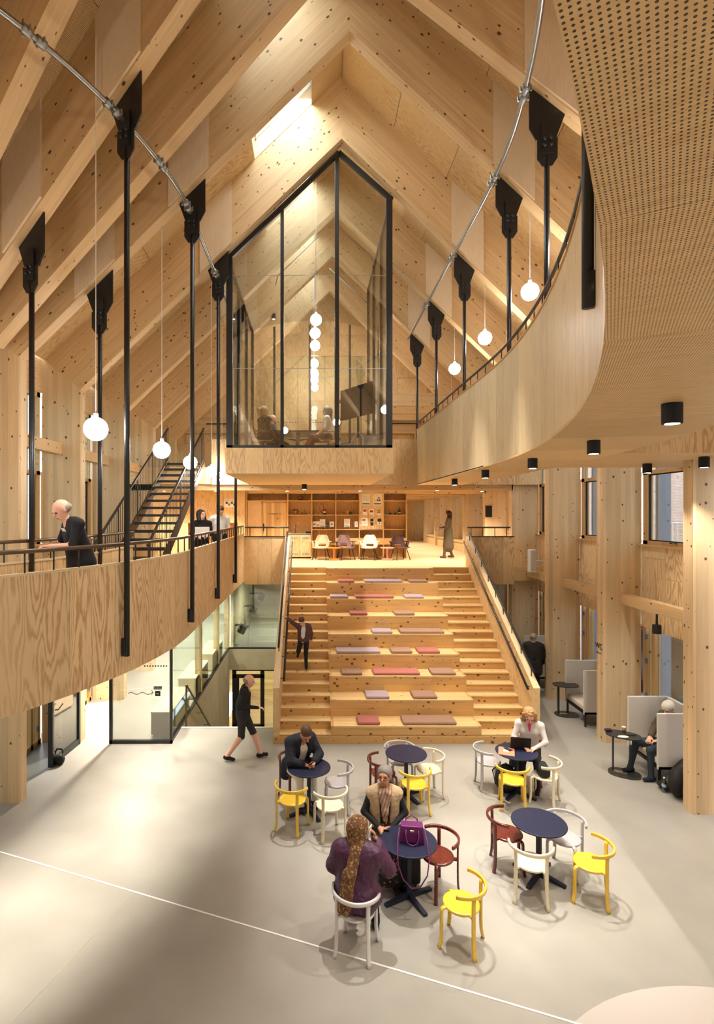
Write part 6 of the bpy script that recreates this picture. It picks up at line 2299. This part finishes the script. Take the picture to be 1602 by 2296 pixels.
def hair(t, J, R, mat, style='short', h=.010, wob=.0):
    c = J['hea']
    q = lambda x, y, z: c + R @ (V3(x, y, z) * HZ)
    S_ = SDF()
    if style == 'short':
        S_.ell(q(0, -.022, .040), V3(.084, .098, .084) * HZ, 0, .01, R)
        S_.ell(q(0, .09, -.035), V3(.085, .085, .085) * HZ, 0, .012, R, sub=True)
        S_.ell(q(0, .0, -.12), V3(.12, .14, .095) * HZ, 0, .012, R, sub=True)
    elif style == 'bald':
        S_.ell(q(0, -.03, .0), V3(.083, .092, .062) * HZ, 0, .01, R)
        S_.ell(q(0, .07, .0), V3(.10, .09, .12) * HZ, 0, .012, R, sub=True)
        S_.ell(q(0, .0, .075), V3(.07, .09, .05) * HZ, 0, .012, R, sub=True)
    else:
        S_.ell(q(0, -.02, .038), V3(.090, .102, .088) * HZ, 0, .01, R)
        S_.cap(q(0, -.06, .02), q(0, -.07, -.06), .085, .070, 0, .03)
        if style in ('long', 'curly'):
            L = .17 if style == 'curly' else .26
            r = .05 if style == 'curly' else .04
            for s_ in (-1, 1):
                S_.cap(q(.07 * s_, -.01, .03), q(.085 * s_, -.005, -L * .75), r * .85, r, 0, .03)
            S_.cap(q(0, -.07, 0), q(0, -.075, -L), .075, .06, 0, .03)
        if style == 'pony':
            S_.cap(q(0, -.10, .06), q(0, -.16, .03), .03, .045, 0, .02)
            S_.cap(q(0, -.16, .03), q(0, -.17, -.14), .045, .025, 0, .02)
        if style == 'bun':
            S_.ell(q(0, -.115, .02), V3(.05, .045, .05) * HZ, 0, .02, R)
        S_.ell(q(0, .105, -.03), V3(.078, .09, .095) * HZ, 0, .012, R, sub=True)
        if style == 'bun':
            S_.ell(q(0, .02, -.12), V3(.13, .12, .085) * HZ, 0, .012, R, sub=True)
    S_.mesh('hair', [mat], h, t, wob)


def jacket(t, J, mat, inner_gap=True, inf=.022, hem=None, sleeves=True, h=.011, collar=True, name='jacket', wob=.004, gapw=.06):
    S_ = SDF()
    for s_ in (-1, 1):
        S_.cap(J['pel'] + V3(.06 * s_, 0, -.0), J['che'] + V3(.07 * s_, 0, 0), .122 + inf, .122 + inf, 0, .05)
        k = 'l' if s_ < 0 else 'r'
        S_.cap(J['sh' + k], (J['sh' + k] + J['nec']) / 2 - V3(0, 0, .02), .066 + inf, .062 + inf, 0, .05)
        if sleeves:
            S_.cap(J['sh' + k], J['el' + k], .064 + inf, .054 + inf, 0, .04)
            e = J['el' + k] * .10 + J['wr' + k] * .90
            S_.cap(J['el' + k], e, .052 + inf, .042 + inf * .7, 0, .03)
    S_.cap(J['shl'] * .7 + J['shr'] * .3, J['shr'] * .7 + J['shl'] * .3, .09 + inf, None, 0, .06)
    if hem:
        for a, b, ra, rb in hem:
            S_.cap(a, b, ra, rb, 0, .05)
    if collar:
        n = 10
        for i in range(n):
            a = PI * (1.0 + i / (n - 1)) if not inner_gap else PI * (.85 + 1.3 * i / (n - 1))
            p = J['nec'] + V3(.075 * math.cos(a), .075 * math.sin(a), .005)
            S_.ell(p, (.032, .032, .04), 0, .02)
    # hollow of the neck and open front
    S_.cap(J['nec'] + V3(0, .0, -.02), J['hea'], .060, .06, 0, .01, sub=True)
    if inner_gap:
        fw = V3(0, .14, 0)
        S_.cap(J['nec'] + fw * .9, J['wai'] + fw + V3(0, .02, 0), gapw, gapw * .8, 0, .015, sub=True)
    S_.mesh(name, [mat], h, t, wob)
# ---------------------------------------------------------------- the people in the photograph
def yaw_to(dx, dy):
    return math.atan2(-dx, dy)


# man in black leaning at the lower gallery rail
p = Vector((-2.93, 6.92, Z1))
t, J, R = person('bald man in black T-shirt and apron leaning at the lower gallery rail', p, yaw_to(-.75, -.65),
                 dict(wai=(0, .04, 1.10), che=(0, .10, 1.31), nec=(0, .17, 1.47), hea=(0, .25, 1.60), shl=(-.19, .11, 1.43), shr=(.19, .11, 1.43),
                      ell=(-.25, .20, 1.17), elr=(.25, .20, 1.17), wrl=(-.10, .38, 1.17), wrr=(.10, .38, 1.17)),
                 scale=1.03, top='black', trous='black', fat=1.18, look=(.1, -.55, 0), h=.012,
                 skirt=[(V3(0, .03, .95), V3(0, .04, .55), .15, .16, 1)])
hair(t, J, R, HA['ash'], 'bald')
MB().box(-.06, .06, -.004, .004, -.02, .02, Matrix.Translation((0, .225, 1.36)) @ Matrix.Rotation(-.5, 4, 'X')).build('name_tag', M['white'], t, world=False)

# woman with white board and man in white T-shirt on the lower gallery
p = Vector((-2.62, 12.8, Z1))
t, J, R = person('woman in black with wavy dark hair holding a white laptop on the lower gallery', p, yaw_to(.25, -.95),
                 dict(ell=(-.24, .04, 1.16), elr=(.24, .04, 1.16), wrl=(-.12, .24, 1.12), wrr=(.12, .24, 1.12)), scale=.96, sk='fair', forearm='same', look=(.7, .1, 0), h=.013)
hair(t, J, R, HA['dark'], 'curly', wob=.006)
o = MB().box(-.17, .17, .0, .02, 0, .24).build('held_laptop', M['white'], t, world=False)
o.location = (0, .27, 1.10)
MB().box(-.08, .08, .268, .276, 1.20, 1.225).box(-.06, .10, .268, .276, 1.165, 1.19).build('laptop_sticker', plain('sticker_blue', srgb(70, 110, 140), .5), t, world=False)
p = Vector((-2.46, 14.35, Z1))
t, J, R = person('tall man in white T-shirt looking down at a tablet on the lower gallery', p, yaw_to(.35, -.9),
                 dict(hea=(0, .07, 1.62), ell=(-.25, .0, 1.16), elr=(.28, -.02, 1.18), wrl=(-.06, .24, 1.10), wrr=(.13, .22, 1.08)), scale=1.03, top='white', trous='black', look=(.1, -.6, 0), fat=1.1, h=.013)
hair(t, J, R, HA['brown'], 'short')
o = MB().box(-.15, .15, -.10, .10, 0, .012).build('tablet', M['steel'], t, world=False)
o.location = (.02, .34, 1.12)
o.rotation_euler = (.3, 0, 0)

# woman in long olive coat crossing the landing
p = px_z(1006, 1251, Z1)
t, J, R = person('woman in a long olive coat walking across the landing with a woven bag', p, yaw_to(-.95, .15),
                 dict(ell=(-.22, .10, 1.16), wrl=(-.12, .32, 1.12), elr=(.25, -.05, 1.15), wrr=(.27, .05, .93), knl=(-.09, .12, .50), anl=(-.09, .16, .09), knr=(.09, -.02, .5), anr=(.09, -.14, .10)),
                 scale=.96, top='olive', sleeve='olive', forearm='olive', trous='olive', shoe='brown', shin='brown', h=.013,
                 skirt=[(V3(0, 0, .98), V3(0, .0, .42), .16, .20, 2)])
hair(t, J, R, HA['dark'], 'long')
bg = MB().prism([(.22, -.16, .62), (.22, .12, .62), (.22, .14, .92), (.22, -.18, .92)], (.12, 0, 0))
bg.build('woven_bag', cl('wicker', (176, 150, 110)), t, world=False)

# child coming down the stair
p = Vector((-.22, 12.95, 1.066))
t, J, R = person('child in black trousers running down the left steps holding the handrail', p, PI - .12,
                 dict(pel=(0, 0, .97), wai=(0, .03, 1.09), che=(-.02, .08, 1.28), nec=(-.03, .13, 1.44), hea=(.04, .20, 1.56),
                      shl=(-.17, .08, 1.38), shr=(.17, .08, 1.38), ell=(-.24, -.02, 1.14), wrl=(-.22, -.12, .95), elr=(.34, .12, 1.50), wrr=(.50, .22, 1.66),
                      knl=(-.08, .06, .52), anl=(-.08, .0, .10), knr=(.14, .16, .62), anr=(.20, -.20, .52)),
                 scale=.76, top='shirtprint', sleeve='brown', forearm='same', trous='black', look=(-.1, -.7, 0), h=.013, toe=((0, 1, 0), (.1, .5, -.8)))
hair(t, J, R, HA['brown'], 'short')
jacket(t, J, CLO['brown'], True, .012, h=.013, wob=.002, gapw=.085)

# walker in shorts crossing the floor
p = px_z(545, 1703, 0)
t, J, R = person('man in black hoodie, shorts and black trainers walking towards the stair', p, yaw_to(1, 0),
                 dict(pel=(0, 0, .93), che=(0, .04, 1.28), nec=(0, .08, 1.45), hea=(0, .13, 1.58), ell=(-.25, -.08, 1.16), wrl=(-.24, .02, .92), elr=(.25, .06, 1.15), wrr=(.22, .32, 1.12),
                      shl=(-.185, .03, 1.40), shr=(.185, .03, 1.40), knl=(-.09, .20, .50), anl=(-.09, .34, .10), knr=(.09, -.02, .50), anr=(.09, -.30, .12)),
                 scale=.97, top='black', sleeve='black', forearm='same', trous='charcoal', shin='bare', fat=1.12, look=(0, -.2, 0), h=.011, toe=((0, 1, .1), (0, 1, -.25)))
hair(t, J, R, HA['ash'], 'bald')

# ---- seated at the tables
cp, crz = CHP['T1red']
t, J, R = person('balding man in dark quilted jacket leaning on the round table with a phone', (cp.x, cp.y, 0), crz,
                 dict(pel=(0, .02, .555), wai=(0, .10, .70), che=(0, .22, .93), nec=(0, .31, 1.09), hea=(0, .40, 1.20), shl=(-.19, .22, 1.04), shr=(.19, .22, 1.04),
                      ell=(-.27, .36, .80), elr=(.27, .36, .80), wrl=(-.10, .50, .765), wrr=(.10, .50, .765), knl=(-.13, .42, .52), knr=(.13, .42, .52), anl=(-.16, .40, .09), anr=(.12, .46, .09)),
                 SIT, sk='mid', top='cream', sleeve='navy', forearm='navy', trous='cream', look=(0, -.75, 0), fat=1.15, h=.010, curl=.8)
hair(t, J, R, HA['brown'], 'short')
jacket(t, J, CLO['navy'], True, .026, h=.010, hem=[(V3(-.13, .0, .60), V3(-.15, -.02, .42), .10, .10), (V3(.13, .0, .60), V3(.15, -.02, .42), .10, .10)], gapw=.085)
o = MB().box(-.035, .035, -.07, .07, 0, .010).build('phone', M['black'], t, world=False, bevel=.003)
o.location = (.0, .60, .80)
o.rotation_euler = (.7, 0, .2)

cp, crz = CHP['T4ivory']
t, J, R = person('elderly woman with grey hair in a beige quilted vest and striped scarf', (cp.x, cp.y, 0), yaw_to(-.05, -1),
                 dict(ell=(-.27, .06, .80), elr=(.27, .06, .80), wrl=(-.08, .24, .70), wrr=(.09, .24, .70), hea=(0, .05, 1.275), shl=(-.165, .02, 1.03), shr=(.165, .02, 1.03)),
                 SIT, sk='mid', top='floral', sleeve='black', forearm='black', trous='floral', shin='black', look=(-.35, .12, .05), fat=1.14, h=.010, glasses=True,
                 skirt=[(V3(0, .10, .55), V3(0, .40, .50), .15, .14, 2), (V3(0, .42, .48), V3(0, .44, .22), .14, .15, 2)])
hair(t, J, R, HA['grey'], 'bun')
jacket(t, J, CLO['beige'], True, .022, sleeves=False, name='quilted_vest', wob=.006, gapw=.075)
S_ = SDF()
for i in range(16):
    a = 2 * PI * i / 16
    S_.ell(J['nec'] + V3(.085 * math.cos(a), .085 * math.sin(a), .0), (.035, .035, .04), 0, .02)
S_.cap(J['nec'] + V3(-.05, .10, -.02), J['che'] + V3(.0, .15, -.08), .045, .035, 0, .03)
S_.cap(J['nec'] + V3(.05, .10, -.02), J['che'] + V3(.0, .15, -.08), .045, .035, 0, .03)
S_.cap(J['che'] + V3(.0, .15, -.06), J['wai'] + V3(.0, .17, .05), .04, .03, 0, .03)
S_.mesh('scarf', [CLO['stripe']], .009, t, .004)
o = MB().box(-.035, .035, -.065, .065, 0, .010).build('phone', M['black'], t, world=False, bevel=.003)
o.location = (0, .33, .71)
o.rotation_euler = (.5, 0, 0)

cp, crz = CHP['T4white']
fx, fy = .25, .95
t, J, R = person('woman in purple quilted coat and brown headscarf holding a phone to her ear', (cp.x, cp.y + .02, 0), yaw_to(fx, fy),
                 dict(che=(0, .06, .94), nec=(0, .10, 1.10), hea=(.0, .14, 1.25), shl=(-.19, .05, 1.03), shr=(.19, .05, 1.03), ell=(-.28, .12, .80), wrl=(-.12, .32, .72),
                      elr=(.33, .14, .84), wrr=(.19, .22, 1.08), anr=(.16, .36, .09), anl=(-.12, .40, .09)),
                 SIT, sk='tan', top='purple', forearm='purple', trous='redblack', look=(-.5, -.15, 0), fat=1.22, h=.010, hdr=(-.3, .05, 1), hands_up=((0, 0, 1), (1, .3, 0)), curl=.5)
jacket(t, J, CLO['purple'], False, .034, name='quilted_coat', wob=.007,
       hem=[(V3(-.12, .06, .60), V3(-.13, .20, .48), .15, .14), (V3(.12, .06, .60), V3(.13, .20, .48), .15, .14), (V3(-.08, -.03, .6), V3(.08, -.03, .6), .17, .17)])
S_ = SDF()
q = lambda x, y, z: J['hea'] + R @ V3(x, y, z)
S_.ell(q(0, -.022, .02), (.114, .130, .122), 0, .02, R)
S_.cap(q(0, -.05, -.02), J['nec'] + V3(0, -.05, -.02), .10, .11, 0, .05)
S_.cap(J['nec'] + V3(.0, -.12, -.02), J['che'] + V3(-.04, -.20, -.04), .07, .06, 0, .04)
S_.cap(J['che'] + V3(-.04, -.20, -.04), J['pel'] + V3(-.07, -.22, .0), .058, .05, 0, .04)
S_.cap(J['che'] + V3(-.09, -.19, -.06), J['pel'] + V3(-.13, -.20, -.02), .045, .04, 0, .04)
S_.ell(q(0, .13, -.02), (.074, .09, .10), 0, .01, R, sub=True)
S_.mesh('headscarf', [CLO['scarf']], .009, t, .004)
o = MB().box(-.006, .006, -.038, .038, -.075, .075).build('phone', M['white'], t, world=False, bevel=.003)
o.location = (.12, .17, 1.20)
o.rotation_euler = (0, .15, -.2)

cp, crz = CHP['T3red']
t, J, R = person('woman with curly blond hair in a light grey sweater typing on a laptop', (cp.x, cp.y, 0), crz,
                 dict(che=(0, .08, .94), nec=(0, .13, 1.10), hea=(0, .19, 1.235), shl=(-.18, .08, 1.04), shr=(.18, .08, 1.04), ell=(-.26, .18, .80), elr=(.26, .18, .80), wrl=(-.10, .38, .765), wrr=(.10, .38, .765)),
                 SIT, top='lightgrey', forearm='lightgrey', trous='black', look=(.1, -.6, 0), h=.010, glasses=True, curl=.4)
hair(t, J, R, HA['curly'], 'curly', wob=.013)
S_ = SDF()
S_.cap(J['nec'] + V3(0, .075, -.02), J['che'] + V3(0, .112, .02), .030, .012, 0, .02)
S_.mesh('pink_top', [CLO['pink']], .008, t)
S_ = SDF()
S_.cap(V3(.12, -.12, .62), V3(.26, -.20, .40), .07, .09, 0, .04)
S_.cap(V3(.26, -.20, .40), V3(.30, -.16, .16), .08, .05, 0, .04)
S_.mesh('hanging_coat', [CLO['black']], .012, t, .005)

# man in the booth
t, J, R = person('man in olive shirt and dark jeans reclining in the booth', (6.52, 10.0, 0), yaw_to(-1, -.12),
                 dict(pel=(0, -.02, .56), wai=(0, -.03, .70), che=(0, -.07, .92), nec=(0, -.07, 1.08), hea=(0, -.02, 1.215), shl=(-.19, -.07, 1.02), shr=(.19, -.07, 1.02), ell=(-.27, .02, .78), elr=(.27, .02, .78),
                      wrl=(-.08, .24, .66), wrr=(.10, .26, .66), knl=(-.20, .50, .55), anl=(-.22, .50, .09), knr=(.18, .48, .55), anr=(.16, .62, .09)),
                 SIT, top='khaki', sleeve='olive', forearm='same', trous='denim', shoe='navy', look=(.2, -.55, 0), fat=1.1, h=.010)
hair(t, J, R, HA['white'], 'short')
S_ = SDF()
q = lambda x, y, z: J['hea'] + R @ V3(x, y, z)
S_.ell(q(0, -.012, .05), (.099, .114, .084), 0, .01, R)
S_.ell(q(0, .0, -.08), (.14, .16, .10), 0, .008, R, sub=True)
S_.cap(q(-.05, .085, .025), q(.05, .085, .025), .016, None, 0, .01)
S_.mesh('cap', [CLO['cream']], .009, t)
jacket(t, J, CLO['olive'], True, .014, h=.010, wob=.003, gapw=.11)

# person behind the stair wall
p = Vector((5.78, 14.25, 0))
t, J, R = person('grey-haired person in a dark jacket walking away beside the third column', p, yaw_to(.25, .95),
                 dict(ell=(-.27, .05, 1.16), elr=(.27, .05, 1.16), knl=(-.1, .12, .5), anl=(-.1, .18, .09), anr=(.1, -.12, .11)), scale=.93, top='black', forearm='black', fat=1.2, h=.013)
hair(t, J, R, HA['ash'], 'short')
jacket(t, J, CLO['charcoal'], False, .03, h=.013, hem=[(V3(-.08, 0, .95), V3(-.08, 0, .72), .16, .16), (V3(.08, 0, .95), V3(.08, 0, .72), .16, .16)])

# ---- meeting room
copper = plain('copper_mesh', srgb(206, 150, 104), .6)
chrome = plain('chair_chrome', (.08, .075, .07), .35, metal=.6)


def office_chair(x, y, rz, label):
    t = thing('office_chair', label, 'chair', (x, y, 6.17), rz, 'office chairs in the meeting room')
    pts = [(.24, .50), (.20, .475), (0, .46), (-.16, .47), (-.23, .52), (-.25, .60), (-.27, .72), (-.29, .86), (-.30, .95)]
    MB().sweep([(0, a, z) for a, z in pts], [(-.23, -.008), (.23, -.008), (.23, .008), (-.23, .008)], ups=[(0, .3, 1)] * 4 + [(0, 1, .3)] * 5).build('seat_sling', copper, t, world=False)
    for s_ in (-1, 1):
        MB().tube([(s_ * .24, a, z) for a, z in pts], .014, 8).build('side_rail', chrome, t, world=False, smooth=True)
        MB().tube([(s_ * .25, -.24, .68), (s_ * .27, .12, .68), (s_ * .27, .16, .62), (s_ * .26, .10, .48)], .013, 8).build('armrest', chrome, t, world=False, smooth=True)
    MB().tube([(0, 0, .08), (0, 0, .45)], .03, 10).build('column', chrome, t, world=False)
    for k in range(5):
        a = 2 * PI * k / 5
        MB().bar((0, 0, .10), (.28 * math.cos(a), .28 * math.sin(a), .06), .04, .03).build('base_arm', chrome, t, world=False)
        MB().sphere((.28 * math.cos(a), .28 * math.sin(a), .03), .03, 8, 6).build('castor', M['blackmatt'], t, world=False, smooth=True)


office_chair(-1.28, 13.9, yaw_to(.9, .25), 'copper mesh office chair under the blond woman in the meeting room')
office_chair(.40, 13.9, yaw_to(-.95, .1), 'copper mesh office chair under the grey-haired woman in the meeting room')
office_chair(-1.15, 15.0, yaw_to(.9, -.1), 'copper mesh office chair under the bearded man in the meeting room')
t, J, R = person('blond woman with ponytail in patterned top seated in the meeting room', (-1.28, 13.9, 6.17), yaw_to(.8, .6), dict(), SIT, .98, top='zebra', forearm='zebra', trous='black', h=.013)
hair(t, J, R, HA['blond'], 'pony')
t, J, R = person('grey-haired woman in pale blouse seated cross-legged in the meeting room', (.40, 13.9, 6.17), yaw_to(-.95, .2), dict(knl=(-.10, .42, .60), anl=(-.06, .62, .30), anr=(.1, .58, .09)), SIT, .98, top='lightgrey', trous='brown', h=.013)
hair(t, J, R, HA['grey'], 'long')
t, J, R = person('bald bearded man seated in the meeting room', (-1.15, 15.0, 6.17), yaw_to(.9, -.2), dict(), SIT, .97, top='denim', forearm='same', trous='charcoal', h=.013)
hair(t, J, R, HA['brown'], 'bald')
t = thing('meeting_table', 'meeting table with dark top and crossed black legs in the glazed room', 'table', (-.40, 14.5, 6.17))
MB().box(-.85, .85, -.55, .55, .72, .75).build('table_top', M['darkframe'], t, world=False)
MB().box(-.05, .05, -.3, .3, .02, .72).build('pedestal', M['darkframe'], t, world=False)
for z in (.18, .36, .54):
    for s_ in (-1, 1):
        MB().prism([(s_ * .05, -.02, z), (s_ * .34, -.02, z + .07), (s_ * .05, -.02, z + .05)], (0, .04, 0)).build('branch', M['darkframe'], t, world=False)
MB().box(-.4, .4, -.35, .35, 0, .02).build('base', M['darkframe'], t, world=False)
# presentation screen on a tripod
t = thing('presentation_screen', 'large dark screen on a tripod in the corner of the meeting room', 'screen', (1.05, 13.2, 6.17), -1.0)
MB().box(-.62, .62, -.02, .02, .95, 1.70).build('display', M['blackmatt'], t, world=False)
MB().box(-.35, .35, .02, .06, 1.05, 1.5).build('rear_housing', plain('screen_grey', srgb(92, 84, 76), .5), t, world=False)
MB().tube([(0, .06, .45), (0, .06, 1.6)], .03, 8).build('mast', M['black'], t, world=False)
for k in range(3):
    a = 2 * PI * k / 3 + .5
    MB().tube([(0, .06, .62), (.45 * math.cos(a), .06 + .45 * math.sin(a), 0)], .016, 6).build('leg', M['steel'], t, world=False)
o = MB().box(1.15, 1.45, 12.3, 12.6, 6.17, 6.55).build('media_box', plain('media_white', srgb(190, 176, 166), .6))
tag(o, 'pale media box on the floor of the meeting room', 'box')
t = thing('vase', 'small white vase on the gable shelf', 'vase', (1.03, YG - .2, 7.385))
MB().lathe([(.03, 0), (.06, .06), (.05, .12), (.02, .16), (.03, .2)], 14).build('body', M['white'], t, world=False, smooth=True)
t2 = MB().sphere((0, 0, .25), .05, 8, 6, (1, 1, 1.2)).build('twigs', M['blackmatt'], t, world=False)
